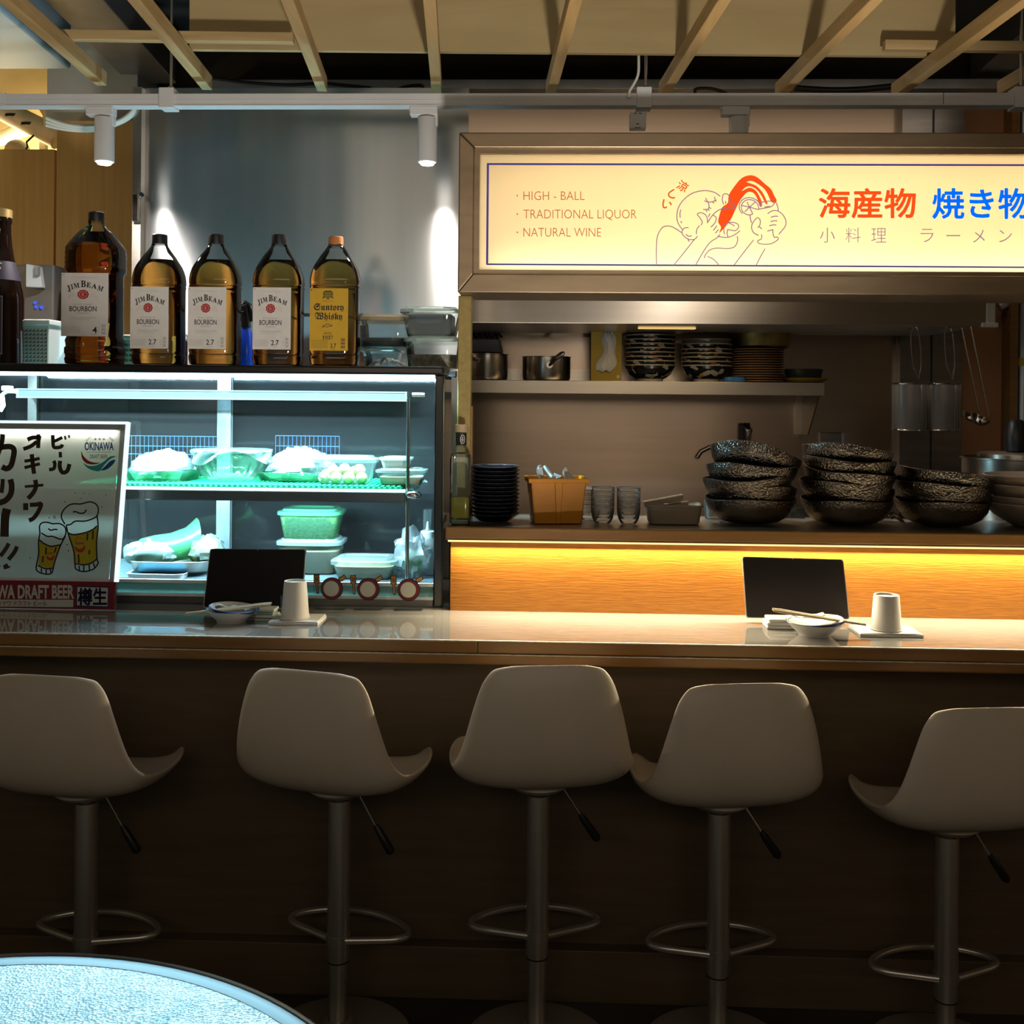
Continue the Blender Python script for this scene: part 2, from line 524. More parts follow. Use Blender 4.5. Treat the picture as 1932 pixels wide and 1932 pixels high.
tag(MB().box(PX(92, 4.1), PX(262, 4.1), 4.06, 4.4, P(180, 236, 4.06).z, 2.96).build('duct_box', pbr('duct_grey', (0.42, 0.43, 0.42), 0.5, var=0.08), bevel=0.004), 'pale grey duct box above the brown wood panel at the left', 'duct')
struct(MB().box(PX(103, 3.95), PX(250, 3.95), 3.95, 4.0, 0, P(180, 228, 3.95).z), 'wall_kitchen_left', M['wood_wall'])
struct(MB().box(-3.2, PX(103, 4.05), 4.03, 4.08, 0, P(50, 284, 4.05).z), 'wall_service_left', M['wood_wall'])
struct(MB().box(PX(249, 3.28), PX(265, 3.28), 3.268, 3.32, 0.9, P(257, 166, 3.28).z), 'trim_2', M['steel'])
struct(MB().box(PX(1899, 4.3), PX(1914, 4.3), 4.27, 4.35, 0, 2.72), 'trim_3', M['wood_edge'])
light('service_room_lamp', 'POINT', (PX(20, 4.35), 4.38, 2.5), 10, (1.0, 0.80, 0.42), shadow_soft_size=0.1)

# wall catch on the steel trim
t = thing('door_catch', 'bright steel catch on the metal strip left of the steel wall', 'catch', (0, 0, 0))
a, b = P(251, 366, 3.26), P(263, 418, 3.26)
MB().box(a.x, b.x, 3.252, 3.267, b.z, a.z).build('plate', M['chrome'], t, bevel=0.003)
MB().tube([(b.x, 3.256, a.z - 0.01), (b.x + 0.012, 3.246, a.z - 0.004)], 0.008).build('knob', M['chrome'], t, smooth=True)

# ------------------------------------------------------------------ overhead timber
ZB = 2.415


def beam_between(p0, p1, w, h, name, mat):
    d = (p1 - p0).normalized(); s_ = Vector((d.y, -d.x, 0)) * (w / 2)
    up = Vector((0, 0, h))
    return MB().hexa([p0 - s_, p0 + s_, p1 + s_, p1 - s_], [p0 - s_ + up, p0 + s_ + up, p1 + s_ + up, p1 - s_ + up]).build(name, mat, bevel=0.002)


BL = ['leftmost pine ceiling batten, ending above the left spotlight', 'pine ceiling batten crossing beside the thin hanging rod',
      'pine ceiling batten at the left end of the plywood board', 'pine ceiling batten ending above the middle spotlight',
      'pine ceiling batten just left of the white supply cable', 'pine ceiling batten just right of the white supply cable',
      'pine ceiling batten above the red sign lettering', 'pine ceiling batten past the right end of the plywood board',
      'short stub of pine ceiling batten in the far right corner']
for (x0, y0, x1, y1), lb in zip([(10, 5, 192, 162), (251, 0, 391, 170), (541, 0, 608, 173), (810, 0, 824, 178), (1087, 0, 1039, 180), (1368, 0, 1252, 182),
                                 (1655, 0, 1471, 184), (1925, 12, 1690, 185), (1962, 139, 1890, 180)], BL):
    p0, p1 = PZ(x0, y0, ZB), PZ(x1, y1, ZB)
    p0 = p1 + (p0 - p1) * 2.1
    tag(beam_between(p0, p1, 0.030, 0.042, 'ceiling_batten', M['pine']), lb, 'batten', 'pine battens under the ceiling')
a, b = PZ(357, 93, 2.46), PZ(1802, 106, 2.46)
a.x += 0.0
d = (b - a).normalized(); n_ = Vector((-d.y, d.x, 0)) * 0.018
zz = Vector((0, 0, 0.48))
tag(MB().hexa([a, b, b + n_, a + n_], [a + zz, b + zz, b + n_ + zz, a + n_ + zz]).build('plywood_board', M['ply']), 'long upright plywood board hanging above the pine battens', 'board')
for (q0, q1, lb) in (((112, 72), (560, 80), 'pine cross batten at the upper left, beside the plywood board'), ((1660, 91), (2000, 97), 'pine cross batten at the upper right, under the plywood corner')):
    p0, p1 = PZ(q0[0], q0[1] + 12, 2.458), PZ(q1[0], q1[1] + 10, 2.458)
    nn = Vector((0, -0.034, 0))
    tag(beam_between(p0 + nn, p1 + nn, 0.026, 0.027, 'cross_batten', M['pine_x']), lb, 'batten')

# ducts above the battens
p = PZ(135, 131, 2.66); q = PZ(30, 42, 2.66)
tag(MB().hexa([Vector((-3.1, p.y, 2.66)), p, p + (q - p) * 3.0, Vector((-3.1, 1.0, 2.66))],
              [Vector((-3.1, p.y, 2.95)), p + Vector((0, 0, .29)), p + (q - p) * 3.0 + Vector((0, 0, .29)), Vector((-3.1, 1.0, 2.95))]).build('air_handler', pbr('air_handler_white', (0.42, 0.56, 0.66), 0.5, var=0.06, scale=(2, 2, 2)), bevel=0.01),
    'pale grey air conditioning box in the upper left corner', 'air conditioner')
p = PZ(333, 158, 2.74); q = PZ(200, 5, 2.74)
e = (q - p)
tag(MB().hexa([p + Vector((-0.19, 0, 0)), p, p + e * 1.6, p + e * 1.6 + Vector((-0.19, 0, 0))],
              [p + Vector((-0.19, 0, .2)), p + Vector((0, 0, .2)), p + e * 1.6 + Vector((0, 0, .2)), p + e * 1.6 + Vector((-0.19, 0, .2))]).build('duct', M['galv'], bevel=0.004),
    'grey galvanised duct between the two leftmost battens', 'duct')
p = PZ(1830, 150, 2.76); q = PZ(1932, 60, 2.76); e = q - p
tag(MB().hexa([p, p + Vector((0.5, 0, 0)), p + e * 2.2 + Vector((0.5, 0, 0)), p + e * 2.2],
              [p + Vector((0, 0, .18)), p + Vector((0.5, 0, .18)), p + e * 2.2 + Vector((0.5, 0, .18)), p + e * 2.2 + Vector((0, 0, .18))]).build('duct', M['galv'], bevel=0.004),
    'grey duct in the upper right corner above the track end', 'duct')
zt = PZ_(170, 4.2)
tag(MB().box(PX(400, 4.2), PX(1900, 4.2), 4.12, 4.24, zt - 0.02, zt + 0.02).build('cable_tray', M['galv'], bevel=0.003), 'grey metal cable tray running along the top of the steel wall', 'cable tray')
for pts, lb in (([(392, 146), (470, 156), (545, 160), (606, 157), (640, 160), (700, 166)], 'black cable slung between the second and third battens'),
                ([(740, 174), (760, 165), (785, 161), (797, 163), (797, 176)], 'short black cable loop left of the middle batten'),
                ([(1313, 180), (1313, 168), (1340, 167), (1365, 174), (1380, 182)], 'black cable loop above the third spotlight'),
                ([(1500, 166), (1560, 170), (1620, 169), (1692, 162)], 'thick black cable between the two rightmost long battens')):
    tag(MB().tube([P(x, y, 4.115) for x, y in [(v.x, v.y) for v in smooth_line(pts, 5)]], 0.006 if 'thick' not in lb else 0.012).build('cable', M['black'], smooth=True), lb, 'cable')
tag(MB().tube([P(v.x, v.y, 3.02) for v in smooth_line([(1204, 60), (1205, 108), (1204, 140), (1195, 160), (1188, 172), (1187, 184)], 5)], 0.004).build('supply_cable', M['cable_w'], smooth=True), 'white supply cable dropping into the lighting track', 'cable')

# ------------------------------------------------------------------ lighting track
TY = 3.05
zt1, zt0 = PZ_(179, TY), PZ_(200, TY)
t = thing('lighting_track', 'long white lighting track under the battens', 'lighting track', (0, TY, 0))
MB().box(PX(-150, TY), PX(1770, TY), -0.018, 0.018, zt0, zt1).build('rail', M['white_metal'], t, bevel=0.0015)
MB().box(PX(1771.5, TY), PX(2100, TY), -0.018, 0.018, zt0, zt1).build('rail_extension', M['white_metal'], t, bevel=0.0015)
MB().box(PX(-150, TY), PX(2100, TY), -0.021, 0.021, zt0 - 0.004, zt0 - 0.001).build('lower_flange', M['white_metal'], t)
MB().box(PX(-150, TY), PX(2100, TY), -0.016, 0.016, zt0 - 0.001, zt0).build('groove', M['black'], t)
MB().box(PX(-150, TY), PX(2100, TY), -0.0192, -0.018, zt0 + 0.012, zt0 + 0.0135).build('ridge', M['white_metal'], t)
MB().box(PX(-150, TY), PX(11, TY), -0.0195, 0.0195, zt0 - 0.003, zt1 + 0.002).build('joiner', M['white_metal'], t)
for i, (x0, x1) in enumerate(((300, 328), (1195, 1223), (1903, 1932))):
    c = thing('track_hanger', ['white clip hanging the track near the left spotlight', 'white clip hanging the track where the supply cable enters', 'white clip holding the track at its right end'][i], 'hanger', (PX((x0 + x1) / 2, TY), TY, 0), group='hangers of the lighting track')
    h = (PX(x1, TY) - PX(x0, TY)) / 2
    MB().box(-h, h, -0.026, 0.026, zt0 - 0.011, zt1 + 0.016).build('clip', M['white_metal'], c, bevel=0.002)
    MB().tube([(0.006, 0, zt1 + 0.016), (0.006, 0, 2.97)], 0.004).build('rod', M['steel'], c, smooth=True)
    MB().lathe([(0.009, 0), (0.009, 0.008)], 6, (0.006, 0, zt1 + 0.016)).build('nut', M['chrome'], c)
a, b = P(1188, 212, TY), P(1218, 245, TY)
t = thing('track_feed', 'small white feed box hanging below the track above the sign', 'feed box', (0, TY, 0))
MB().box(a.x, b.x, -0.02, 0.016, b.z, a.z - 0.004).build('housing', M['white_metal'], t, bevel=0.002)
for x, y, w in ((1199, 214, 3), (1208, 214, 3), (1203, 234, 3), (1200, 241, 3), (1206, 241, 3)):
    c = P(x, y, TY - 0.02); MB().box(c.x - w * 0.0012, c.x + w * 0.0012, -0.0212, -0.0198, c.z - 0.0012, c.z + 0.0012).build('slot', M['black'], t)
LAMP = emit('spot_lens', (1.0, 0.96, 0.90), 14)


def track_spot(xc, yt, label, lit=True):
    z = zt0 - 0.004
    t = thing('track_spotlight', label, 'spotlight', (PX(xc, TY, yt), TY, z), group='spotlights on the white track')
    MB().box(-0.044, 0.036, -0.017, 0.017, -0.026, 0.0).build('adapter', M['white_metal'], t, bevel=0.003)
    MB().box(-0.048, -0.044, -0.006, 0.006, -0.008, 0.0).build('latch', M['white_metal'], t)
    MB().box(0.024, 0.036, -0.012, 0.012, -0.055, -0.024).build('arm', M['white_metal'], t, bevel=0.003)
    MB().lathe([(0.0, -0.030), (0.0265, -0.030), (0.028, -0.032), (0.028, -0.157), (0.026, -0.159), (0.0235, -0.159), (0.0235, -0.153), (0, -0.153)], 36, (0.006, 0, 0), False, False).build('barrel', M['white_metal'], t, smooth=True)
    MB().lathe([(0.0, -0.1585), (0.018, -0.166), (0.0235, -0.1575)], 28, (0.006, 0, 0), False, False).build('lens', LAMP, t, smooth=True)
    l = light('spot_beam', 'SPOT', (0, 0, 0), 26, (1.0, 0.93, 0.86), spot_size=math.radians(150), spot_blend=0.8, shadow_soft_size=0.02)
    l.parent = t; l.location = (0.006, 0, -0.171)
    return t


track_spot(194, 193, 'white cylinder spotlight above the largest whisky bottle')
track_spot(803, 204, 'white cylinder spotlight left of the lit sign')
track_spot(1390, 211, 'white cylinder spotlight half hidden behind the sign top')

# pipes and cables in the lit gap at the upper left
t = thing('wrapped_pipe', 'thick white wrapped pipe descending across the lit gap', 'pipe')
MB().tube([P(x, y, 4.3) for x, y in ((-60, 200), (0, 205), (45, 228), (80, 245), (110, 262))], 0.047, 14).build('insulation', M['wrap'], t, smooth=True)
MB().tube([P(x, y, 4.26) for x, y in ((75, 196), (88, 215), (90, 240))], 0.016).build('branch', M['wrap'], t, smooth=True)
for x, y in ((30, 222), (60, 238)):
    MB().lathe([(0.050, -0.006), (0.050, 0.006)], 16, P(x, y, 4.3), False, False).build('tie', M['black'], t, smooth=True)
t = thing('wrapped_pipe', 'thinner white wrapped pipe rising along the bottom of the lit gap', 'pipe')
MB().tube([P(x, y, 4.4) for x, y in ((-60, 275), (0, 262), (35, 248), (62, 238))], 0.030, 12).build('insulation', M['wrap'], t, smooth=True)
tag(MB().box(PX(73, 4.35), PX(85, 4.35), 4.33, 4.36, P(80, 284, 4.35).z, P(80, 240, 4.35).z).build('pipe_support', M['wrap'], bevel=0.003), 'pale upright strip holding the wrapped pipes', 'support')
tag(MB().ico(P(33, 284, 4.3), 0.05, 14, 10, sz=0.9).build('insulation_lump', M['wrap'], smooth=True), 'pale rounded lump behind the service partition top', 'lump')
tag(MB().tube([P(x, y, 4.25) for x, y in ((64, 255), (50, 268), (52, 277), (48, 284))], 0.004).build('cable', M['black'], smooth=True), 'thin black wire curling in the lit gap', 'cable')
for k, (dy, lb) in enumerate(((0, 'upper white cable sagging to the steel wall corner'), (7, 'middle white cable sagging to the steel wall corner'), (14, 'lowest white cable sagging to the steel wall corner'))):
    pts = [(88, 222 + dy), (130, 236 + dy * .6), (180, 238 + dy * .5), (225, 228 + dy * .3), (250, 210 + dy * .4), (256, 196)]
    tag(MB().tube([P(v.x, v.y, 3.258 + 0.004 * k) for v in smooth_line(pts, 5)], 0.0065).build('sagging_cable', M['cable_w'], smooth=True), lb, 'cable', 'white cables by the steel wall corner')

# ------------------------------------------------------------------ bar front, counter, ledge
XL, XR = -2.6, 2.4
t = thing('bar_front', 'dark brown wooden bar front under the counter', 'bar front', (0, 2.634, 0))  # only the panel and plinth that front the bar
MB().box(XL, XR, 0.036, 0.09, 0.130, CT - 0.05).build('panel', M['panel_dark'], t)
MB().box(XL, XR, -0.0, 0.09, 0.0, 0.129).build('plinth', M['panel_dark'], t, bevel=0.002)
t = thing('counter', 'long pale polished counter with stained wood edging', 'counter', (0, 2.46, CT))
MB().box(XL, XR, 0.006, 0.82, -0.03, 0).build('worktop', M['counter'], t, bevel=0.003)
sx = PX(905, 2.46)
MB().box(XL, sx - 0.0005, 0.0, 0.03, -0.0305, -0.002).build('upper_edging', M['wood_edge'], t, bevel=0.003)
MB().box(sx + 0.0005, XR, 0.0, 0.03, -0.0305, -0.002).build('upper_edging', M['wood_edge'], t, bevel=0.003)
MB().box(XL, XR, -0.005, 0.16, -0.055, -0.031).build('lower_edging', M['wood_edge'], t, bevel=0.004)
M['pale_edge'] = pbr('worn_glint_edge', (.62, .58, .52), .3, var=.25, scale=(60, 60, 60))
MB().box(XL, XR, -0.0008, 0.006, -0.0028, -0.0002).build('upper_edge_line', M['pale_edge'], t)  # pale line paints the worn edge together with its glint
MB().box(XL, XR, -0.0056, -0.0002, -0.0328, -0.0306).build('lower_edge_line', M['pale_edge'], t)  # pale strip paints the light caught on the lower lip
WX = PX(853, 2.8)
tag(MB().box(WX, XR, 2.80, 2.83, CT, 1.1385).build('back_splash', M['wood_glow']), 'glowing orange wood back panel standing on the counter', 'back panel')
# raised ledge
LT = 1.161
t = thing('serving_ledge', 'brown serving ledge above the glowing wood panel', 'ledge', (0, 2.76, LT))
x0 = PX(843, 2.76)
MB().box(x0, XR, 0, 0.022, -0.031, 0).build('front_lip', M['wood_edge'], t, bevel=0.003)
MB().box(x0, XR, 0.022, 0.33, -0.022, -0.002).build('top_board', M['steel'], t)
MB().box(x0, XR, 0.0, 0.0395, -0.0345, -0.0312).build('under_strip', M['wood_edge'], t)
t = thing('led_strip', 'bright warm light strip under the serving ledge', 'light strip', (0, 2.772, LT - 0.0345))
MB().box(WX - 0.005, XR, 0, 0.010, -0.006, 0).build('diffuser', emit('led_warm', (1.0, 0.76, 0.28), 1.7), t)
l = light('led_glow', 'AREA', (0, 0, 0), 36, (1.0, 0.82, 0.52), shape='RECTANGLE', size=XR - WX, size_y=0.012)
l.parent = t; l.location = ((WX + XR) / 2, 0.014, -0.009); l.rotation_euler = (math.radians(-45), 0, 0)
# kitchen-side worktop and wall below
tag(MB().box(WX, XR, 3.30, 3.75, 0.0, 1.09).build('kitchen_cabinet', M['steel']), 'steel kitchen counter behind the serving ledge', 'kitchen counter')

# ------------------------------------------------------------------ lit sign
SY = 2.80
M['sign_face'] = None
m, nt, b, out = newmat('sign_face')
nt.nodes.remove(b)
tl = nt.nodes.new('ShaderNodeBsdfTranslucent'); tl.inputs[0].default_value = (0.95, 0.90, 0.78, 1)
df = nt.nodes.new('ShaderNodeBsdfDiffuse'); df.inputs[0].default_value = (0.8, 0.72, 0.55, 1)
gl = nt.nodes.new('ShaderNodeBsdfGlossy'); gl.inputs[1].default_value = 0.15
m1 = nt.nodes.new('ShaderNodeMixShader'); m1.inputs[0].default_value = 0.75
nt.links.new(df.outputs[0], m1.inputs[1]); nt.links.new(tl.outputs[0], m1.inputs[2])
m2 = nt.nodes.new('ShaderNodeMixShader'); m2.inputs[0].default_value = 0.03
nt.links.new(m1.outputs[0], m2.inputs[1]); nt.links.new(gl.outputs[0], m2.inputs[2]); nt.links.new(m2.outputs[0], out.inputs[0])
M['sign_face'] = m

t = thing('lit_sign', 'long glowing shop sign with drinks drawing and Japanese lettering', 'sign', (0, 0, 0))
fx0, fx1 = PX(905, SY, 400), 1.75
fz1, fz0 = P(906, 292, SY).z, P(905, 509.5, SY).z
ox0, oz1, oz0 = PX(865, SY - 0.02, 400), P(900, 250, SY - 0.02).z, P(900, 552, SY - 0.02).z
sign = t
MB().box(fx0, fx1, SY, SY + 0.004, fz0, fz1).build('face', M['sign_face'], t)
fr = SY - 0.022


def rail(pts, name, dep=0.20):
    lo = [Vector((x, fr, z)) for x, z in pts]; hi = [Vector((x, SY + dep, z)) for x, z in pts]
    return MB().hexa(lo, hi).build(name, M['steel_frame'], t, bevel=0.003)


ex = fx1 + 0.05
rail([(ox0, oz1), (ex, oz1), (fx1, fz1 + 0.014), (fx0 - 0.014, fz1 + 0.014)], 'top_rail')
rail([(ox0, oz0), (ex, oz0), (fx1, fz0 - 0.012), (fx0 - 0.014, fz0 - 0.012)], 'bottom_rail')
rail([(ox0, oz0), (ox0, oz1), (fx0 - 0.014, fz1 + 0.014), (fx0 - 0.014, fz0 - 0.012)], 'side_rail')
MB().box(fx0 - 0.014, fx1, SY - 0.012, SY + 0.0, fz1, fz1 + 0.014).build('inner_lip', M['steel_frame'], t)
MB().box(fx0 - 0.014, fx1, SY - 0.012, SY + 0.0, fz0 - 0.012, fz0).build('inner_lip', M['steel_frame'], t)
MB().box(fx0 - 0.014, fx0, SY - 0.012, SY + 0.0, fz0, fz1).build('inner_lip', M['steel_frame'], t)
wht = pbr('sign_inside', (0.42, 0.32, 0.18), 0.7, var=0.02)
MB().box(fx0 - 0.02, ex, SY + 0.15, SY + 0.16, fz0 - 0.02, fz1 + 0.02).build('box_back', wht, t)
l = light('sign_tube', 'AREA', (0, 0, 0), 66, (1.0, 0.79, 0.47), shape='RECTANGLE', size=fx1 - fx0 - 0.04, size_y=0.02)
l.parent = t; l.location = ((fx0 + fx1) / 2 + 0.02, SY + 0.065, fz0 + 0.004); l.rotation_euler = (math.radians(180 + 62), 0, 0)
l = light('sign_top_tube', 'AREA', (0, 0, 0), 1, (1.0, 0.6, 0.24), shape='RECTANGLE', size=fx1 - fx0, size_y=0.02)
l.parent = t; l.location = ((fx0 + fx1) / 2, SY + 0.12, fz1 - 0.004); l.rotation_euler = (math.radians(12), 0, 0)

l = light('sign_low_tube', 'AREA', (0, 0, 0), 24, (1.0, 0.90, 0.70), shape='RECTANGLE', size=fx1 - fx0 - 0.04, size_y=0.008)
l.parent = t; l.location = ((fx0 + fx1) / 2 + 0.02, SY + 0.04, fz0 + 0.006); l.rotation_euler = (math.radians(180 + 72), 0, 0)
SP = SY - 0.0012


def smp(x, y, dy=0.0):
    return P(x, y, SP - dy)


ink = {'red': emit('sign_ink_red', (1.0, 0.085, 0.010), 1.0), 'blue': emit('sign_ink_blue', (0.0, 0.16, 1.0), 1.0), 'rust': emit('sign_ink_rust', (0.52, 0.14, 0.035), 1.0),
       'violet': emit('sign_ink_violet', (0.28, 0.16, 0.28), 1.0), 'navy': emit('sign_ink_navy', (0.055, 0.045, 0.20), 1.0)}
# border
mb = MB()
bx0, by0, by1 = 920.5, 309.5, 498.5
stroke(mb, [(bx0 - 1.5, by1), (bx0, by0)], 4.0, smp, sm=False)
stroke(mb, [(bx0 - 2, by0), (2140, by0 + 2.5)], 3.6, smp, sm=False)
stroke(mb, [(bx0 - 3, by1), (2140, by1 + 7)], 3.0, smp, sm=False)
mb.build('border', ink['navy'], sign)
mb = MB()
for (s_, x0, y0, x1, y1) in (('HIGH - BALL', 987.5, 361, 1103, 377.5), ('TRADITIONAL LIQUOR', 987.5, 395.5, 1201, 415.5), ('NATURAL WINE', 987.5, 430, 1134, 446.5)):
    write(mb, s_, (x0, y0, x1, y1), smp, bold=-0.012)
    ym = (y0 + y1) / 2 - (1.5 if 'LIQ' in s_ else 0)
    area(mb, [(976 + 1.6 * math.cos(a), ym + 1.6 * math.sin(a)) for a in (0, 1.05, 2.1, 3.14, 4.2, 5.25)], smp, sm=False)
mb.build('menu_lettering', ink['rust'], sign)
mb = MB(); write(mb, '海産物', (1546, 356, 1727, 411), smp, bold=0.022); mb.build('red_lettering', ink['red'], sign)
mb = MB(); write(mb, '焼き物', (1760, 356, 1942, 412), smp, bold=0.022); mb.build('blue_lettering', ink['blue'], sign)
mb = MB()
for ch, x, w, y, h in (('小', 1561, 28, 443.5, 28), ('料', 1609.5, 28, 443.5, 28), ('理', 1658, 28, 444, 27), ('ラ', 1749, 24, 444.5, 25), ('ー', 1798.5, 26, 444.5, 2.4), ('メ', 1847, 22, 445.5, 24), ('ン', 1897, 24, 445.5, 23)):
    write(mb, ch, (x - w / 2, y - h / 2, x + w / 2, y + h / 2), smp, bold=-0.012)
mb.build('small_lettering', ink['violet'], sign)


# drawing of a person being poured a drink (coordinates of an enlarged crop)
def dmp(X, Y, dy=0.0):
    return smp(1220 + X / 6.44, 310 + Y / 6.44, dy)


mb = MB()
arch = [(885, 835), (905, 765), (870, 700), (890, 600), (920, 520), (985, 470), (1000, 370), (1080, 250), (1140, 180), (1200, 145), (1270, 133), (1330, 150), (1385, 190), (1440, 240), (1510, 300), (1550, 380), (1580, 440), (1555, 470), (1510, 450), (1470, 360), (1420, 290), (1330, 225), (1270, 200), (1215, 215), (1260, 232), (1330, 260), (1400, 330), (1440, 400), (1470, 480), (1440, 470), (1400, 390), (1340, 310), (1270, 270), (1210, 275), (1155, 325), (1240, 285), (1300, 300), (1350, 350), (1400, 460), (1395, 520), (1370, 500), (1345, 420), (1300, 350), (1240, 335), (1190, 370), (1130, 450), (1075, 560), (1010, 690)]
area(mb, arch, lambda x, y: dmp(x, y), sm=True, k=3)
mb.build('red_pour', ink['red'], sign)
mb = MB()
L = [
    [(895, 390), (820, 340), (700, 320), (560, 350), (450, 430), (385, 530), (368, 640), (385, 720), (435, 795)],
    [(415, 550), (405, 600), (408, 650)], [(415, 690), (425, 715)],
    [(120, 1225), (118, 1050), (130, 880), (190, 770), (270, 750), (340, 775), (425, 830)],
    [(510, 770), (460, 775), (430, 820), (450, 870), (510, 910), (580, 912), (620, 870)], [(475, 850), (510, 875), (550, 868)],
    [(500, 915), (520, 940)], [(580, 912), (480, 1040), (330, 1225)],
    [(645, 745), (610, 790), (605, 850)], [(660, 740), (675, 700), (640, 640), (615, 605), (660, 588), (710, 610), (735, 650), (740, 700)],
    [(735, 715), (800, 620), (870, 560), (960, 530), (1075, 530)], [(805, 615), (845, 650), (830, 710), (780, 765)], [(855, 745), (810, 805)], [(875, 790), (835, 838)],
    [(770, 595), (750, 640)], [(890, 850), (860, 890), (770, 950), (690, 1060), (595, 1225)], [(860, 872), (920, 885), (1000, 885), (1080, 850), (1135, 805)],
    [(1100, 870), (1105, 930), (1070, 1000), (990, 1023), (850, 1018), (770, 1040), (720, 1090), (700, 1140)], [(740, 1118), (820, 1160), (880, 1230)],
    [(930, 745), (980, 715), (1050, 705), (1110, 730), (1115, 770), (1080, 805), (1020, 800), (980, 790)], [(1000, 715), (1040, 730), (1068, 752)], [(940, 770), (938, 815), (950, 852)], [(985, 790), (978, 840), (990, 885)],
    [(935, 490), (920, 430), (930, 370), (965, 358), (1000, 380), (1012, 440), (1000, 480)], [(1010, 475), (1050, 485), (1073, 530)], [(955, 445), (962, 465), (955, 480)],
    [(700, 440), (740, 458), (800, 455), (850, 430)], [(715, 410), (740, 455)], [(825, 395), (830, 425)], [(800, 455), (820, 475)], [(825, 430), (845, 455)],
    [(745, 458), (758, 500), (745, 545), (685, 548)], [(755, 520), (785, 540)], [(745, 545), (765, 565)], [(720, 550), (735, 578)],
    [(1255, 620), (1262, 665), (1275, 712)], [(1360, 865), (1300, 830), (1275, 770), (1290, 710), (1345, 650), (1380, 680), (1375, 740), (1350, 770)], [(1370, 760), (1400, 785)], [(1398, 850), (1395, 905), (1350, 930), (1365, 960), (1430, 972), (1520, 962), (1595, 915), (1590, 885), (1550, 890)],
    [(1535, 790), (1535, 840), (1550, 890)], [(1465, 812), (1535, 795)], [(1470, 600), (1530, 565), (1600, 570), (1660, 620), (1692, 690), (1680, 760), (1605, 850)],
    [(1510, 645), (1550, 632), (1597, 632)], [(1505, 698), (1550, 686), (1588, 688)], [(1490, 748), (1530, 737), (1575, 737)],
    [(1380, 465), (1470, 448), (1560, 455), (1590, 510), (1600, 570)], [(1360, 545), (1450, 530), (1520, 510), (1555, 470)], [(1430, 520), (1500, 510)],
    [(1300, 918), (1180, 1070), (1063, 1225)], [(1440, 1025), (1390, 1110), (1330, 1230)],
    [(1165, 600), (1130, 550), (1130, 480), (1180, 420), (1250, 405), (1320, 425), (1380, 480), (1385, 515)],
    [(1290, 605), (1240, 615), (1180, 590), (1150, 530), (1160, 480), (1200, 440), (1255, 430), (1310, 445), (1350, 490), (1360, 545), (1300, 535), (1250, 520)],
    [(1250, 520), (1290, 605)], [(1250, 520), (1155, 500)], [(1250, 520), (1190, 580)], [(1250, 520), (1220, 458)], [(1250, 520), (1320, 458)],
]
for l in L:
    stroke(mb, l, 11.5, lambda x, y: dmp(x, y, 0.0006))
mb.build('line_drawing', ink['violet'], sign)
mb = MB()
write(mb, '涼', (375, 205, 500, 325), lambda x, y: dmp(x, y), bold=0.02, rot=0.55)
stroke(mb, [(335, 305), (275, 345), (272, 385), (310, 408), (345, 405)], 18, lambda x, y: dmp(x, y))
stroke(mb, [(212, 425), (200, 480), (205, 520), (228, 528), (245, 515)], 18, lambda x, y: dmp(x, y))
stroke(mb, [(275, 458), (290, 475), (300, 495)], 18, lambda x, y: dmp(x, y))
mb.build('orange_lettering', emit('sign_ink_orange', (0.72, 0.12, 0.01), 1.0), sign)

# post under the left end of the sign
a, b = P(866, 550, 2.88), P(891, 550, 2.88)
t = thing('sign_post', 'square olive gilt post holding up the left end of the sign', 'post', (0, 2.86, 0))
MB().box(a.x, b.x, 0, 0.045, LT, oz0).build('post', M['olive'], t, bevel=0.003)
MB().box(b.x - 0.006, b.x + 0.004, 0.012, 0.05, LT, oz0 - 0.3).build('side_trim', M['wood_edge'], t)

# ------------------------------------------------------------------ refrigerated display case
FY = 2.835
fzt, fzb = P(500, 689, FY).z, CT
fxr, fxl = P(836, 920, FY).x, P(-140, 920, FY).x
izt = P(500, 705, FY).z                      # top of glass
ixr = P(819, 900, FY).x
FD = 0.42                                   # depth
M['case_frame'] = pbr('case_frame', (0.10, 0.095, 0.095), 0.22, 0.9, var=0.15, scale=(2, 2, 2))
M['case_inside'] = pbr('case_inside', (0.20, 0.25, 0.28), 0.30, 0.35, var=0.15, scale=(3, 3, 6))
M['case_base'] = pbr('case_base', (0.20, 0.19, 0.19), 0.35, 0.7, var=0.1)
M['glass'] = clear('case_glass', (0.93, 0.97, 0.97), 0.0, 1.45)
M['back_glass'] = clear('back_glass', (0.55, 0.58, 0.60), 0.06, 1.5, (0.085, 0.080, 0.078), 0.45)
M['shelf_glass'] = clear('shelf_glass', (0.80, 0.97, 0.90), 0.02, 1.5, (0.5, 0.9, 0.75), 0.12)
LED_C = (0.46, 0.82, 1.0)
M['led_cold'] = emit('led_cold', (0.62, 0.92, 1.0), 7)
t = thing('display_fridge', 'countertop glass display fridge glowing cold blue', 'display fridge', (fxl, FY, CT))
case = t
w = fxr - fxl; ht = fzt - CT; D = FD; ix = ixr - fxl; iz = izt - CT
zfl = P(300, 1098, FY).z - CT                # deck level
zb2 = P(300, 1122, FY).z - CT
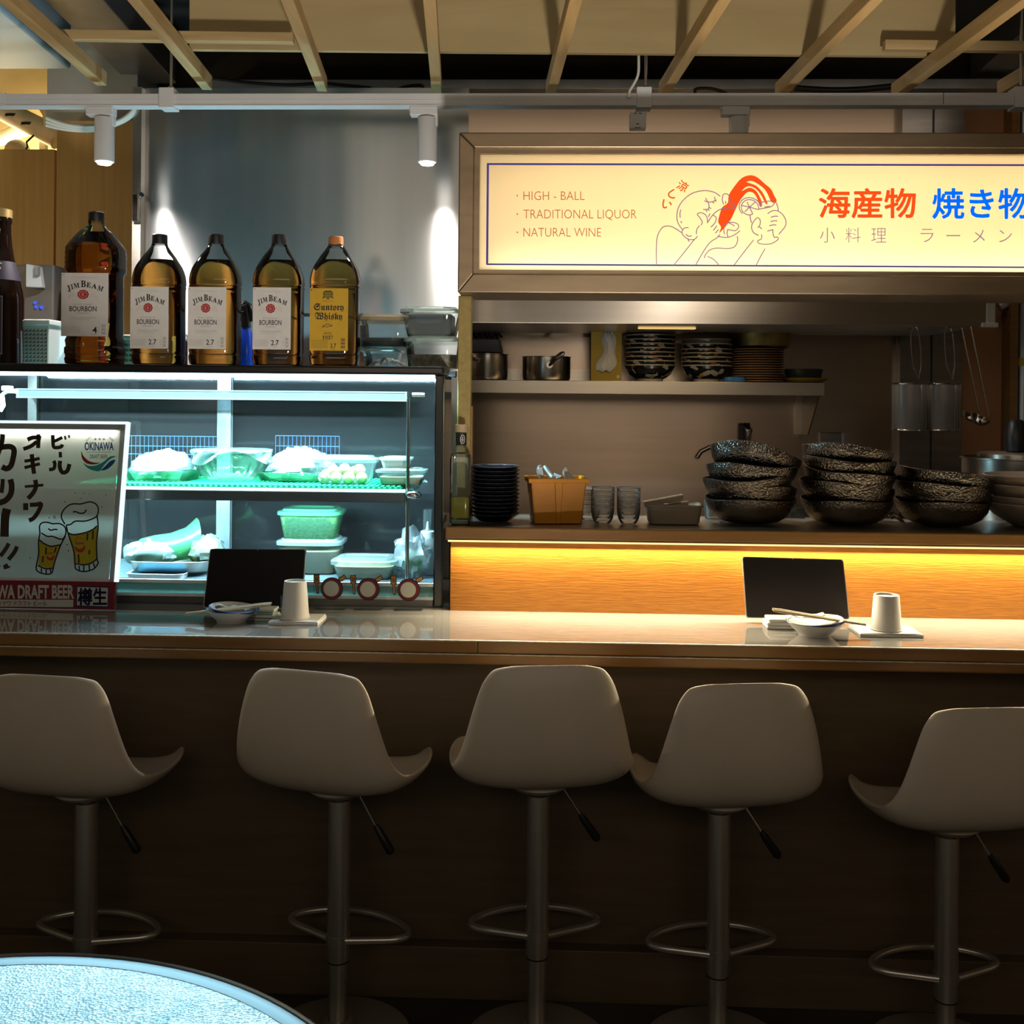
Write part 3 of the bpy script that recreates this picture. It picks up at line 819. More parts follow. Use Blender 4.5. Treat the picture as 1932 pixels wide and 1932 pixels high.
# outer frame
MB().box(0, w, 0, 0.15, iz, ht).build('top_panel', M['case_frame'], t, bevel=0.006)
MB().box(0, w, D - 0.03, D, iz, ht).build('rear_bar', M['case_frame'], t, bevel=0.004)
MB().box(0.002, w - 0.002, 0.15, D - 0.03, ht - 0.008, ht).build('top_glass', M['glass'], t)  # glass assumed here so case light rises to the bottles
MB().box(ix, w, 0, 0.03, 0, iz).build('front_post', M['case_frame'], t, bevel=0.004)
MB().box(w - 0.012, w, 0.03, D, 0.0, iz).build('side_glass', M['glass'], t)
MB().box(0, 0.015, 0, D, 0, iz).build('side_panel', M['case_frame'], t)
MB().box(0, ix, 0.0, D, 0, zb2).build('base', M['case_base'], t, bevel=0.003)
MB().box(0.015, ix, 0.006, 0.016, zb2, zfl).build('kick_glass', clear('kick_glass', (0.75, 0.95, 0.9), 0.1, 1.5, (0.45, 0.85, 0.75), 0.6), t)
MB().box(0.015, ix, -0.002, 0.006, zb2 - 0.003, zb2 + 0.004).build('lower_trim', pbr('bright_trim', (0.9, 0.93, 0.94), 0.3), t)  # near-white colour stands in for the glow of the glass edge
MB().box(0.015, ix, 0.0, 0.02, zfl - 0.002, zfl + 0.005).build('upper_trim', pbr('bright_trim2', (0.9, 0.93, 0.94), 0.3), t)  # same near-white in place of the upper glass edge's glow
MB().box(0.015, ix, 0.060, D - 0.03, zb2, zfl).build('deck', M['case_inside'], t)
# front glass with rounded lower corner
cr = 0.025; g = [(0.015, zfl - 0.04), (ix - cr, zfl - 0.04)]
g += [(ix - cr + cr * math.sin(a), zfl - 0.04 + cr - cr * math.cos(a)) for a in (0.3, 0.6, 0.9, 1.2, 1.57)] + [(ix, iz), (0.015, iz)]
mb = MB(); mb.flat([(x, 0.012, z) for x, z in g]); mb.build('front_glass', M['glass'], t)
# back: sliding doors
yb = D - 0.03
MB().box(0.0, w, yb, D, 0, zfl).build('back_sill', M['case_inside'], t)
xm = P(423, 800, FY + yb).x - fxl
for (x0, x1, dy) in ((0.0, xm + 0.02, 0.004), (xm - 0.02, w, 0.016)):
    d_ = MB().box(x0, x1, yb + dy, yb + dy + 0.004, zfl, iz).build('sliding_door', M['back_glass'], t)
    xx = x1 - 0.042 if x0 == 0 else x0
    MB().box(xx, xx + 0.042, yb + dy - 0.004, yb + dy, zfl, iz).build('door_stile', pbr('door_stile', (0.42, 0.48, 0.50), 0.35, 0.6, var=0.3, scale=(20, 20, 8)), d_)
xl = P(65, 800, FY + yb).x - fxl
MB().box(xl - 0.014, xl + 0.014, yb - 0.016, yb - 0.002, zfl, iz).build('left_stile', M['steel'], t)
# lamps
MB().box(0.02, ix - 0.004, 0.016, 0.030, iz - 0.010, iz).build('led_bar', M['led_cold'], t)
l = light('case_led', 'AREA', (0, 0, 0), 88, (0.38, 0.79, 1.0), shape='RECTANGLE', size=ix - 0.05, size_y=0.02)
l.parent = t; l.location = (ix / 2, 0.045, iz - 0.013); l.rotation_euler = (math.radians(-20), 0, 0)
l = light('case_led_back', 'AREA', (0, 0, 0), 24, LED_C, shape='RECTANGLE', size=ix - 0.05, size_y=0.02)
l.parent = t; l.location = (ix / 2, 0.14, iz - 0.004); l.rotation_euler = (math.radians(10), 0, 0)
l = light('added_up_light', 'AREA', (0, 0, 0), 6, LED_C, shape='RECTANGLE', size=1.15, size_y=0.02)  # light added facing up, brightens the bottles and baskets above
l.parent = t; l.location = (ix / 2, 0.33, iz - 0.02); l.rotation_euler = (math.radians(180), 0, 0)
YC = FY + 0.30
a, b = P(34, 734, YC), P(766, 756, YC)
M['frost'] = clear('frost', (0.75, 0.92, 1.0), 0.25, 1.5, (0.55, 0.78, 0.95), 0.55, bump=0.002, bscale=(120, 120, 60))
MB().box(a.x - fxl, b.x - fxl, 0.30, 0.36, b.z - CT, a.z - CT).build('light_cover', M['frost'], t, bevel=0.002)
mb = MB()
for zz in (a.z - CT, b.z - CT):
    mb.box(a.x - fxl - 0.003, b.x - fxl + 0.003, 0.294, 0.300, zz - 0.0022, zz + 0.0022)
for xx in (a.x - fxl, b.x - fxl):
    mb.box(xx - 0.0025, xx + 0.0025, 0.294, 0.300, b.z - CT, a.z - CT)
mb.build('cover_edge', emit('edge_glow', (0.60, 0.92, 1.0), 1.5), t)  # edges made emissive to look lit; they are no lamp
# shelf
YS = FY + 0.035
zs = P(500, 921, YS).z - CT
xs1 = P(765, 925, YS).x - fxl
MB().box(0.02, xs1 + 0.02, 0.035, 0.36, zs - 0.006, zs).build('shelf_pane', M['shelf_glass'], t)
MB().box(0.02, xs1, 0.030, 0.035, zs - 0.007, zs + 0.001).build('shelf_edge', emit('edge_glow2', (0.75, 0.98, 1.0), 1.6), t)  # emission put on the glass edge to make it look lit
zr0 = P(500, 944, YS).z - CT
MB().box(0.02, xs1 - 0.004, 0.036, 0.050, zr0, zs - 0.008).build('shelf_rail', M['steel_dark'], t, bevel=0.001)
MB().box(0.02, xs1 - 0.004, 0.034, 0.037, zr0 - 0.002, zr0).build('rail_trim', M['chrome'], t)
for xx in (xs1 - 0.002,):
    MB().tube([(xx + 0.006, 0.05, zfl), (xx + 0.006, 0.05, P(765, 750, YS).z - CT)], 0.0055, 10).build('shelf_post', M['chrome'], t, smooth=True)
c = P(778, 934, YS)
MB().ico((c.x - fxl, 0.045, c.z - CT), 0.016, 14, 8, sx=1.5, sz=0.75).build('shelf_clamp', M['chrome'], t, smooth=True)
c = P(788, 745, YS)
MB().tube([(c.x - fxl - 0.017, 0.05, c.z - CT), (c.x - fxl + 0.017, 0.05, c.z - CT)], 0.006, 10).build('top_clamp', M['steel_frame'], t, smooth=True)
l = light('added_shelf_light', 'AREA', (0, 0, 0), 22, LED_C, shape='RECTANGLE', size=xs1 - 0.05, size_y=0.012)  # light added under the shelf to brighten the lower deck
l.parent = t; l.location = (xs1 / 2, 0.058, zr0 - 0.001); l.rotation_euler = (math.radians(14), 0, 0)
# grille at the back of the shelf
YG = FY + 0.345
for (gx0, gx1) in ((232, 410), (520, 640)):
    a, b = P(gx0, 822, YG), P(gx1, 862, YG)
    mb = MB(); n = int((gx1 - gx0) / 8)
    for i in range(n + 1):
        x = a.x + (b.x - a.x) * i / n - fxl
        mb.tube([(x, 0.345, b.z - CT - 0.03), (x, 0.345, a.z - CT)], 0.0008, 5)
    for zz in (0.1, 0.5, 1.0):
        z = b.z + (a.z - b.z) * zz - CT
        mb.tube([(a.x - fxl, 0.345, z), (b.x - fxl, 0.345, z)], 0.0012, 5)
    mb.build('wire_grille', pbr('wire_blue', (0.06, 0.11, 0.22), 0.4), t, smooth=True)
# left hand plumbing of the case
mb = MB()
mb.tube([P(x, y, FY + 0.2) - Vector((fxl, FY, CT)) for x, y in ((30, 738), (14, 738), (4, 745), (6, 765), (0, 775))], 0.007, 8)
mb.build('lamp_cable', M['white_plastic'], t, smooth=True)
c = P(14, 732, FY + 0.2) - Vector((fxl, FY, CT))
MB().box(c.x - 0.014, c.x + 0.014, c.y - 0.01, c.y + 0.01, c.z - 0.008, c.z + 0.006).build('connector', M['white_plastic'], t, bevel=0.003)

# ------------------------------------------------------------------ food in the case
ZS = CT + zs; ZD = CT + zfl
M['film'] = clear('cling_film', (0.90, 0.95, 0.95), 0.12, 1.6, (0.85, 0.92, 0.92), 0.35, bump=0.006, bscale=(60, 60, 60))
M['bagwhite'] = clear('plastic_bag', (0.85, 0.95, 0.92), 0.2, 1.5, (0.62, 0.68, 0.66), 0.55, bump=0.006, bscale=(40, 40, 40))
M['tub'] = clear('plastic_tub', (0.93, 0.97, 0.95), 0.12, 1.45, (0.78, 0.88, 0.84), 0.12)
M['tub_green'] = clear('green_tub', (0.72, 0.96, 0.82), 0.10, 1.45, (0.30, 0.75, 0.45), 0.16)
M['lid_green'] = clear('green_lid', (0.55, 0.92, 0.70), 0.10, 1.5, (0.16, 0.62, 0.34), 0.5)
M['lid_clear'] = clear('clear_lid', (0.88, 0.97, 0.93), 0.10, 1.5, (0.75, 0.90, 0.84), 0.40)
M['cabbage'] = pbr('shredded_cabbage', (0.42, 0.56, 0.14), 0.6, var=0.45, scale=(90, 20, 160), bump=0.004)
M['paste'] = pbr('tan_paste', (0.62, 0.52, 0.30), 0.6, var=0.1, scale=(20, 20, 20))
M['greenmat'] = pbr('green_mat', (0.02, 0.55, 0.24), 0.5, var=0.2, scale=(30, 30, 30))
M['ceram_w'] = pbr('white_ceramic', (0.80, 0.81, 0.80), 0.2, var=0.03, coat=0.3)
M['leaf'] = pbr('leaf_green', (0.10, 0.42, 0.06), 0.45, var=0.4, scale=(20, 20, 20))
M['greenwrap'] = clear('green_wrap', (0.5, 0.85, 0.6), 0.3, 1.4, (0.12, 0.55, 0.20), 0.75, bump=0.004, bscale=(20, 20, 20))


def blob(mb, c, r, seed=0, amp=0.15, seg=22, rings=14, fr=3.0, floor=None):
    from mathutils import noise
    prof = []
    for i in range(rings + 1):
        a = math.pi * i / rings
        ring = []
        for j in range(seg):
            t_ = 2 * math.pi * j / seg
            v = Vector((math.sin(a) * math.cos(t_), math.sin(a) * math.sin(t_), -math.cos(a)))
            k = 1 + amp * noise.noise(v * fr + Vector((seed * 7.1, 0, 0))) * 2
            z = c[2] + r[2] * v.z * k
            if floor is not None: z = max(z, floor)
            ring.append((c[0] + r[0] * v.x * k, c[1] + r[1] * v.y * k, z))
        prof.append(ring)
    mb.loft(prof, True, True)
    return mb


def deli(name, label, cat, px, Y, depth, body, lid=None, fill=None, fillh=0.7, z0=None, e=5.0, taper=0.86, lidh=0.014, fillname='food', group=None, overhang=0.006):
    """rectangular food container seen in pixel box px=(l, top, r, bottom); front face at depth Y"""
    l, tp, r, bt = px
    A, B = P((l + r) / 2, tp, Y), P((l + r) / 2, bt, Y)
    wx = (P(r, (tp + bt) / 2, Y).x - P(l, (tp + bt) / 2, Y).x) / 2
    zb = B.z if z0 is None else z0
    h = A.z - zb
    t = thing(name, label, cat, (A.x, Y + depth / 2, zb), group=group)
    hb = h - (lidh if lid else 0)
    wb, db = wx - overhang, depth / 2 - overhang
    prof = [(wb * taper * 0.96, db * taper * 0.96, 0.0), (wb * taper, db * taper, 0.004), (wb, db, hb - 0.006), (wb + 0.003, db + 0.003, hb - 0.005), (wb + 0.003, db + 0.003, hb)]
    mb = MB().sq(prof, 36, e, cap0=True, cap1=False); mb.build('tub', body, t, smooth=True)
    if fill:
        f = fillh
        k = taper + (1 - taper) * f
        mb = MB().sq([(wb * taper * .93, db * taper * .93, 0.003), (wb * k * .965, db * k * .965, hb * f)], 36, e)
        mb.build(fillname, fill, t, smooth=True)
    if lid:
        mb = MB().sq([(wx, depth / 2, hb - 0.003), (wx, depth / 2, hb + lidh * .45), (wx - .004, depth / 2 - .004, hb + lidh * .55), (wx - .012, depth / 2 - .012, hb + lidh * .6),
                      (wx - .015, depth / 2 - .015, hb + lidh), (wx - .030, depth / 2 - .030, hb + lidh), (wx - .034, depth / 2 - .034, hb + lidh * .7)], 40, e, cap0=False)
        mb.build('lid', lid, t, smooth=True)
    return t


# green mat on the shelf
t = thing('shelf_mat', 'bright green ribbed mat lying on the glass shelf of the fridge', 'mat', (0, 0, ZS))
mb = MB(); xa_, xb_ = P(150, 915, 2.9).x, P(758, 915, 2.9).x
mb.box(xa_, xb_, FY + 0.045, FY + 0.33, 0.0, 0.003)
n = 60
for i in range(n):
    x = xa_ + (xb_ - xa_) * (i + .5) / n
    mb.box(x - 0.004, x + 0.004, FY + 0.045, FY + 0.33, 0.003, 0.008)
mb.build('mat', M['greenmat'], t)
ZM = ZS + 0.008
# wrapped tray far left
a, b = P(225, 916, 2.93), P(350, 916, 2.93)
t = thing('wrapped_tray', 'film-wrapped green tray of white food beside the beer poster', 'food tray', ((a.x + b.x) / 2, 3.02, ZM))
hw = (b.x - a.x) / 2
MB().sq([(hw * .86, .08, 0), (hw * .90, .085, .004), (hw, .09, .030), (hw * 1.01, .092, .031)], 32, 5, cap1=False).build('tray', M['tub_green'], t, smooth=True, solid=0.002)
blob(MB(), (0, 0, .030), (hw * .9, .078, .045), 3, .16, 28, 16, 3.2, .006).build('food', M['ceram_w'], t, smooth=True)
blob(MB(), (0, 0, .032), (hw * .98, .088, .052), 4, .12, 28, 16, 4, .028).build('film', M['film'], t, smooth=True)
# glass bowl
a, b = P(345, 852, 2.93), P(487, 852, 2.93)
t = thing('glass_bowl', 'ribbed clear bowl under cling film on the fridge shelf', 'bowl', ((a.x + b.x) / 2, 3.035, ZM))
R0 = (b.x - a.x) / 2 * 1.03; H0 = P(416, 853, 2.95).z - ZM
mb = MB(); rings = []
for i in range(12):
    f = i / 11
    r = R0 * (0.50 + 0.5 * math.sin(f * math.pi / 2) ** 0.8); z = H0 * (1 - math.cos(f * math.pi / 2) ** 1.0) if False else H0 * f ** 1.35
    rings.append([((r * (1 + 0.028 * (1 - f) * math.cos(18 * 2 * math.pi * j / 108))) * math.cos(2 * math.pi * j / 108), (r * (1 + 0.028 * (1 - f) * math.cos(18 * 2 * math.pi * j / 108))) * math.sin(2 * math.pi * j / 108), z) for j in range(108)])
mb.loft(rings, True, False).build('bowl', M['tub_green'], t, smooth=True)
MB().lathe([(R0 * .985, H0 - .003), (R0 * 1.03, H0 - .002), (R0 * 1.03, H0 + .003), (R0 * .985, H0 + .003)], 48, cap0=False, cap1=False).build('rim', M['lid_clear'], t, smooth=True)
mb = MB(); rg = []
for i in range(6):
    f = i / 5; rr = R0 * (1.035 - .02 * f)
    rg.append([((rr + .004 * math.sin(9 * 2 * math.pi * j / 72 + i)) * math.cos(2 * math.pi * j / 72), (rr + .004 * math.sin(9 * 2 * math.pi * j / 72 + i)) * math.sin(2 * math.pi * j / 72), H0 + .004 - f * (.022 + .02 * math.sin(3 * 2 * math.pi * j / 72 + 2))) for j in range(72)])
mb.loft(rg[::-1], False, True).build('cling_film', M['film'], t, smooth=True)
# second wrapped tray
a, b = P(483, 916, 2.93), P(600, 916, 2.93)
t = thing('wrapped_tray', 'film-wrapped green tray between the glass bowl and the tub of balls', 'food tray', ((a.x + b.x) / 2, 3.05, ZM))
hw = (b.x - a.x) / 2 + .02
MB().sq([(hw * .86, .07, 0), (hw * .90, .075, .004), (hw, .085, .026), (hw * 1.02, .09, .027)], 32, 5, cap1=False).build('tray', M['tub_green'], t, smooth=True, solid=0.002)
blob(MB(), (.01, 0, .030), (hw * .85, .07, .055), 8, .18, 28, 16, 3.2, .006).build('food', M['ceram_w'], t, smooth=True)
blob(MB(), (.01, 0, .03), (hw * .93, .08, .062), 9, .16, 28, 16, 4, .026).build('film', M['film'], t, smooth=True)
# tub with pale balls
tb = deli('food_tub', 'clear lidded tub of small pale yellow balls on the fridge shelf', 'food container', (583, 862, 706, 921), 2.905, 0.13, M['tub'], M['lid_clear'], z0=ZM, taper=.82)
for k, (x, y, z, s_) in enumerate(((-.055, -.03, .018, .017), (-.02, -.035, .017, .017), (.015, -.036, .017, .018), (.05, -.033, .017, .017), (-.035, -.005, .035, .017), (0, -.02, .04, .017), (.04, -.01, .038, .017), (-.06, .02, .02, .017), (.02, .02, .03, .017))):
    MB().ico((x, y, z), s_, 14, 10).build('egg_ball', pbr('egg_ball', (0.82, 0.72, 0.30), 0.5, var=.1) if k == 0 else bpy.data.materials['egg_ball'], tb, smooth=True)
deli('food_tub', 'flat clear tub at the right end of the fridge shelf, under the white one', 'food container', (705, 885, 802, 918), 2.90, 0.11, M['tub'], M['lid_clear'], M['paste'], .6, z0=ZM, lidh=.008)
zt_ = P(750, 886, 2.93).z
deli('food_tub', 'small white tub standing on the flat tub at the shelf end', 'food container', (712, 862, 776, 887), 2.92, 0.08, pbr('milk_tub', (0.8, 0.86, 0.85), .35), M['lid_clear'], z0=zt_ + .001, lidh=.005)

# lower deck
t = thing('steel_tray', 'dark steel tray holding wrapped vegetables in the lower fridge', 'tray', (P(322, 1070, 2.95).x, 3.0, ZD + .012))
hw = (P(402, 1070, 2.93).x - P(248, 1070, 2.93).x) / 2
MB().sq([(hw * .9, .085, 0), (hw * .93, .09, .004), (hw, .1, .030), (hw * 1.03, .104, .031)], 36, 4, cap1=False).build('pan', M['steel'], t, smooth=True, solid=.002)
t = thing('white_tray', 'shallow white tray at the front of the fridge deck beside the poster', 'tray', (P(292, 1090, 2.88).x, 2.905, ZD + .0015))
hw = (P(344, 1090, 2.88).x - P(236, 1090, 2.88).x) / 2
MB().sq([(hw * .95, .03, 0), (hw, .033, .012), (hw * 1.02, .035, .013)], 36, 5, cap1=False).build('dish', M['ceram_w'], t, smooth=True, solid=.002)
MB().sq([(hw * .9, .027, .004), (hw * .93, .028, .009)], 36, 5).build('water', clear('blue_water', (.6, .85, .95), .05, 1.33, (.15, .5, .7), .5), t, smooth=True)
c = P(300, 1040, 2.94)
t = thing('wrapped_roll', 'large roll in green and white paper lying on the steel tray', 'food roll', (c.x, 2.985, ZD + .046))
rings = []
for i, (f, r, dz) in enumerate(((-1.0, .004, -.010), (-.97, .030, -.006), (-.75, .042, 0), (-.3, .046, .004), (.2, .044, .010), (.7, .046, .022), (1.05, .052, .042))):
    rings.append([(f * .085, r * 1.25 * math.cos(a_), max(-.012, dz + r * math.sin(a_) + .012)) for a_ in [2 * math.pi * j / 24 for j in range(24)]])
MB().loft(rings, True, False).xf(Matrix.Rotation(.5, 4, 'Z')).build('green_wrap', M['greenwrap'], t, smooth=True)
blob(MB(), (-.03, -.03, .012), (.075, .05, .042), 2, .10, 28, 16, 3, -.012).build('paper', M['bagwhite'], t, smooth=True)
c = P(376, 1050, 2.94)
t = thing('vegetable_bag', 'small film bag of shredded cabbage beside the wrapped roll', 'vegetable bag', (c.x, 3.0, ZD + .044))
blob(MB(), (0, 0, .018), (.045, .05, .040), 6, .14, 24, 14, 3, -.012).build('cabbage', M['cabbage'], t, smooth=True)
blob(MB(), (0, 0, .020), (.050, .055, .045), 7, .12, 24, 14, 4, -.0125).build('film', M['film'], t, smooth=True)
# stacked containers
d1 = deli('food_tub', 'lower green-lidded tub of the stack behind the left tablet', 'food container', (515, 1019, 641, 1100), 2.965, 0.15, M['tub'], M['lid_clear'], M['paste'], .75, z0=ZD + .001)
zt_ = P(578, 1023, 2.97).z
deli('food_tub', 'upper green-lidded tub full of shredded greens behind the left tablet', 'food container', (517, 962, 639, 1026), 2.965, 0.15, M['tub_green'], M['lid_green'], M['cabbage'], .86, z0=zt_ + .002)
deli('food_tub', 'wide clear tub of tan paste behind the clear standees', 'food container', (619, 1056, 746, 1106), 2.90, 0.14, M['tub'], M['lid_clear'], M['paste'], .8, z0=ZD + .0012)
# bag of greens
c = P(780, 1090, 2.93)
t = thing('greens_bag', 'clear bag of leafy greens in the lower right corner of the fridge', 'vegetable bag', (c.x - .01, 3.0, ZD + .001))
blob(MB(), (0, 0, .050), (.055, .06, .075), 12, .22, 26, 18, 2.6, 0).build('film', M['film'], t, smooth=True)
for k in range(9):
    random.seed(40 + k)
    x, z, an, ln = random.uniform(-.025, .025), random.uniform(.015, .07), random.uniform(.3, 2.8), random.uniform(.02, .04)
    dx, dz = math.cos(an) * ln, math.sin(an) * ln
    mb = MB(); y = -.015 + random.uniform(-.012, .012)
    rg = []
    for i in range(6):
        f = i / 5; wd = .011 * math.sin(math.pi * min(max(f, .04), .97))
        rg.append([(x + dx * (f - .5) - dz / ln * wd * q, y + .004 * math.sin(f * 5 + q), z + dz * (f - .5) + dx / ln * wd * q) for q in (-1, -.4, .4, 1)])
    mb.loft(rg, False, False, closed=False); mb.build('leaf', M['leaf'], t, smooth=True, solid=.0006)
# squeeze bottle
c = P(804, 1100, 2.99)
t = thing('squeeze_bottle', 'translucent squeeze bottle with clear cap in the fridge corner', 'bottle', (c.x, 3.02, ZD + .001))
h1 = P(804, 1010, 3.0).z - ZD; h0 = P(804, 963, 3.0).z - ZD
MB().lathe([(.026, 0), (.029, .003), (.030, .06), (.029, h1 - .03), (.022, h1 - .012), (.018, h1 - .006)], 28, cap1=False).build('body', clear('squeeze_plastic', (.85, .88, .88), .2, 1.4, (.80, .80, .78), .7), t, smooth=True)
MB().lathe([(.021, h1 - .012), (.021, h1 + .008), (.018, h1 + .010), (.006, h1 + .013), (.003, h1 + .036)], 24).build('spout', M['white_plastic'], t, smooth=True)
MB().lathe([(.014, h1 + .010), (.014, h0), (.0, h0 + .001)], 20, cap0=False, cap1=False).build('cap', M['tub'], t, smooth=True)

# ------------------------------------------------------------------ bottles on top of the fridge
FT = fzt                     # top of the case
M['pet'] = clear('clear_pet', (0.95, 0.96, 0.96), 0.03, 1.5)
m, nt, b, out = newmat('whisky')
b.inputs['Base Color'].default_value = (0.80, 0.36, 0.07, 1); b.inputs['Transmission Weight'].default_value = 1.0
b.inputs['Roughness'].default_value = 0.02; b.inputs['IOR'].default_value = 1.34
M['whisky'] = m
M['label_white'] = pbr('label_paper', (0.74, 0.70, 0.66), 0.55, var=0.05, scale=(30, 30, 30))
M['label_gold'] = pbr('label_gold', (0.62, 0.36, 0.02), 0.5, var=0.05, scale=(30, 30, 30))
M['inkblack'] = pbr('ink_black', (0.018, 0.016, 0.016), 0.6, var=0.1)
M['inkred'] = pbr('ink_red', (0.46, 0.03, 0.035), 0.6, var=0.1)
M['inkpink'] = pbr('ink_pink', (0.72, 0.45, 0.40), 0.6, var=0.1)
M['inkgrey'] = pbr('ink_grey', (0.34, 0.32, 0.31), 0.6, var=0.1)
M['inktan'] = pbr('ink_tan', (0.52, 0.40, 0.24), 0.6, var=0.1)
M['cap_orange'] = pbr('cap_orange', (0.52, 0.20, 0.06), 0.5, var=0.1)
BOT = 2.955
PXM = BOT / FPX               # metres per pixel at the bottles


def ribs(prof, rib):
    return prof


def whisky(label, cx, prof, liquid_y, bottom, capy, capw, lab, kind, cap_mat, rz=0.0, e=3.4, cap_dx=0.0):
    """prof: list of (y pixel, full width pixel) from bottom up; lab = (dx, y0, y1, w)"""
    B = P(cx, bottom, BOT)
    t = thing('whisky_bottle', label, 'bottle', (B.x, BOT, FT), rz=rz, group='whisky bottles on the display fridge')
    q = lambda y: (bottom - y) * PXM
    rings = [(w_ / 2 * PXM, w_ / 2 * PXM * .92, q(y)) for y, w_ in prof]
    ex = [2.2 if q(y) > q(liquid_y) + .02 else e for y, w_ in prof]
    mb = MB(); rr = []
    for (a, b_, z), ee in zip(rings, ex):
        r = []
        for j in range(48):
            t_ = 2 * math.pi * (j + .5) / 48; ct, st = math.cos(t_), math.sin(t_)
            r.append((a * math.copysign(abs(ct) ** (2 / ee), ct), b_ * math.copysign(abs(st) ** (2 / ee), st), z))
        rr.append(r)
    mb.loft(rr, True, False).build('shell', M['pet'], t, smooth=True)
    # liquid
    li = [(a - .0018, b_ - .0018, max(z, .004)) for (a, b_, z), (y, w_) in zip(rings, prof) if y >= liquid_y]
    up = [r for r in zip(prof, rings) if r[0][0] < liquid_y]
    if up:
        (y1, w1), (y0, w0) = up[0][0], [p_ for p_ in prof if p_[0] >= liquid_y][-1]
        f = (y0 - liquid_y) / (y0 - y1); wl = w0 + (w1 - w0) * f
        li.append((wl / 2 * PXM - .0018, wl / 2 * PXM * .92 - .0018, q(liquid_y)))
    MB().sq(li, 48, e).build('whisky', M['whisky'], t, smooth=True)
    cr_ = capw / 2 * PXM
    c = MB(); n = 40; rr = []
    for z, k in ((q(capy[1]), 1.0), (q(capy[1]) + .002, 1.03), (q(capy[0]) - .002, 1.0), (q(capy[0]), .93)):
        rr.append([((cr_ * k * (1 + .015 * (j % 2))) * math.cos(2 * math.pi * j / n), (cr_ * k * (1 + .015 * (j % 2))) * math.sin(2 * math.pi * j / n), z) for j in range(n)])
    c.loft(rr).build('cap', cap_mat, t, smooth=True, autosm=.4)
    MB().lathe([(cr_ * 1.08, q(capy[1]) - .004), (cr_ * 1.1, q(capy[1]) - .001)], 32).build('neck_ring', M['pet'], t, smooth=True)
    # paper label, set flat on the front
    dx, y0, y1, w_ = lab
    yf = -max(b_ for a, b_, z in rings if q(y1 + 4) <= z <= q(y0 - 4)) - .0012
    x0, x1 = (dx - w_ / 2) * PXM, (dx + w_ / 2) * PXM
    lm = M['label_white'] if kind != 'gold' else M['label_gold']
    lb = MB().box(x0, x1, yf, yf + .0008, q(y1), q(y0)).build('label', lm, t)
    S_ = w_ / 71.0                           # drawings are laid out on a 71 x 116 sheet
    H_ = (y1 - y0) / 116.0

    def mp(x, y):
        return (x0 + x * S_ * PXM, yf - .0004, q(y0) - y * H_ * PXM)

    def ink(f, name, mat):
        k = MB(); f(k); k.build(name, mat, lb)
    if kind != 'gold':
        def f(k):
            # arched name: letters set one by one
            word = '𝐉𝐈𝐌 𝐁𝐄𝐀𝐌'; xs = (9, 14.6, 18.6, 0, 29.5, 38, 45.6, 54.8); ws = (5, 3.2, 8.6, 0, 7.6, 6.8, 8.6, 8.6)
            for ch, x, ww in zip(word, xs, ws):
                if ch == ' ': continue
                u = (x + ww / 2 - 35) / 26; hh = 12.0 if ch in '𝐉𝐁' else 9.0
                yb_ = 26 + 8.0 * u * u + (2.5 if ch == '𝐉' else 0)
                write(k, ch, (x, yb_ - hh, x + ww, yb_), mp, bold=0.012, rot=u * .32)
        ink(f, 'name_lettering', M['inkblack'])

        def f(k):
            n = 28; area(k, [(33 + (8.6 + .5 * math.cos(9 * a_)) * math.cos(a_), 39.5 + (8.6 + .5 * math.cos(9 * a_)) * math.sin(a_)) for a_ in [2 * math.pi * i / n for i in range(n)]], mp, sm=False)
        ink(f, 'seal', M['inkred'])

        def f(k):
            for rr_ in (5.8, 5.2):
                pass
            n = 24; stroke(k, [(33 + 5.6 * math.cos(2 * math.pi * i / n), 39.5 + 5.6 * math.sin(2 * math.pi * i / n)) for i in range(n)], .7, lambda x, y: (mp(x, y)[0], mp(x, y)[1] - .0004, mp(x, y)[2]), closed=True, sm=False)
            write(k, 'B', (31.2, 37, 34.8, 42), lambda x, y: (mp(x, y)[0], mp(x, y)[1] - .0004, mp(x, y)[2]))
        ink(f, 'seal_emblem', M['inkpink'])

        def f(k):
            write(k, 'BOURBON', (12.5, 61, 53.5, 70.5), mp, bold=.01)
        ink(f, 'bourbon_lettering', M['inkblack'])

        def f(k):
            if kind == '4': write(k, '4', (47.5, 98.5, 54.5, 110.5), mp, bold=.012)
            else: write(k, '2.7', (34.5, 98.5, 49, 108.5), mp, bold=.012)
        ink(f, 'volume_figure', M['inkblack'])

        def f(k):
            write(k, 'KENTUCKY STRAIGHT', (18, 56.5, 47, 58.7), mp); write(k, 'WHISKEY', (23, 72.5, 43, 75.2), mp)
            write(k, 'Liter', (46, 111.2, 56, 113.6) if kind == '4' else (36, 110, 47, 112.6), mp)
            stroke(k, [(13, 84), (17, 81), (19, 83.5), (24, 82), (28, 83), (34, 81.5), (40, 82.8), (46, 82), (53, 82.6)], .6, mp)
            stroke(k, [(13, 87), (25, 85.5), (45, 85.8)], .4, mp)
            for i in range(5): stroke(k, [(3, 99 + 2.6 * i), (29, 99 + 2.6 * i)], .35, mp, sm=False)
        ink(f, 'small_print', M['inkgrey'])

        def f(k):
            for i in range(9): stroke(k, [(61, 94 + 2.2 * i), (67, 94 + 2.2 * i)], .5 + .9 * ((i * 5) % 3) / 2, mp, sm=False)
            stroke(k, [(56, 100), (59, 100)], .6, mp, sm=False); stroke(k, [(56, 104), (59, 104)], .6, mp, sm=False); stroke(k, [(56, 108), (59, 108)], .6, mp, sm=False)
        ink(f, 'barcode', M['inkgrey'])

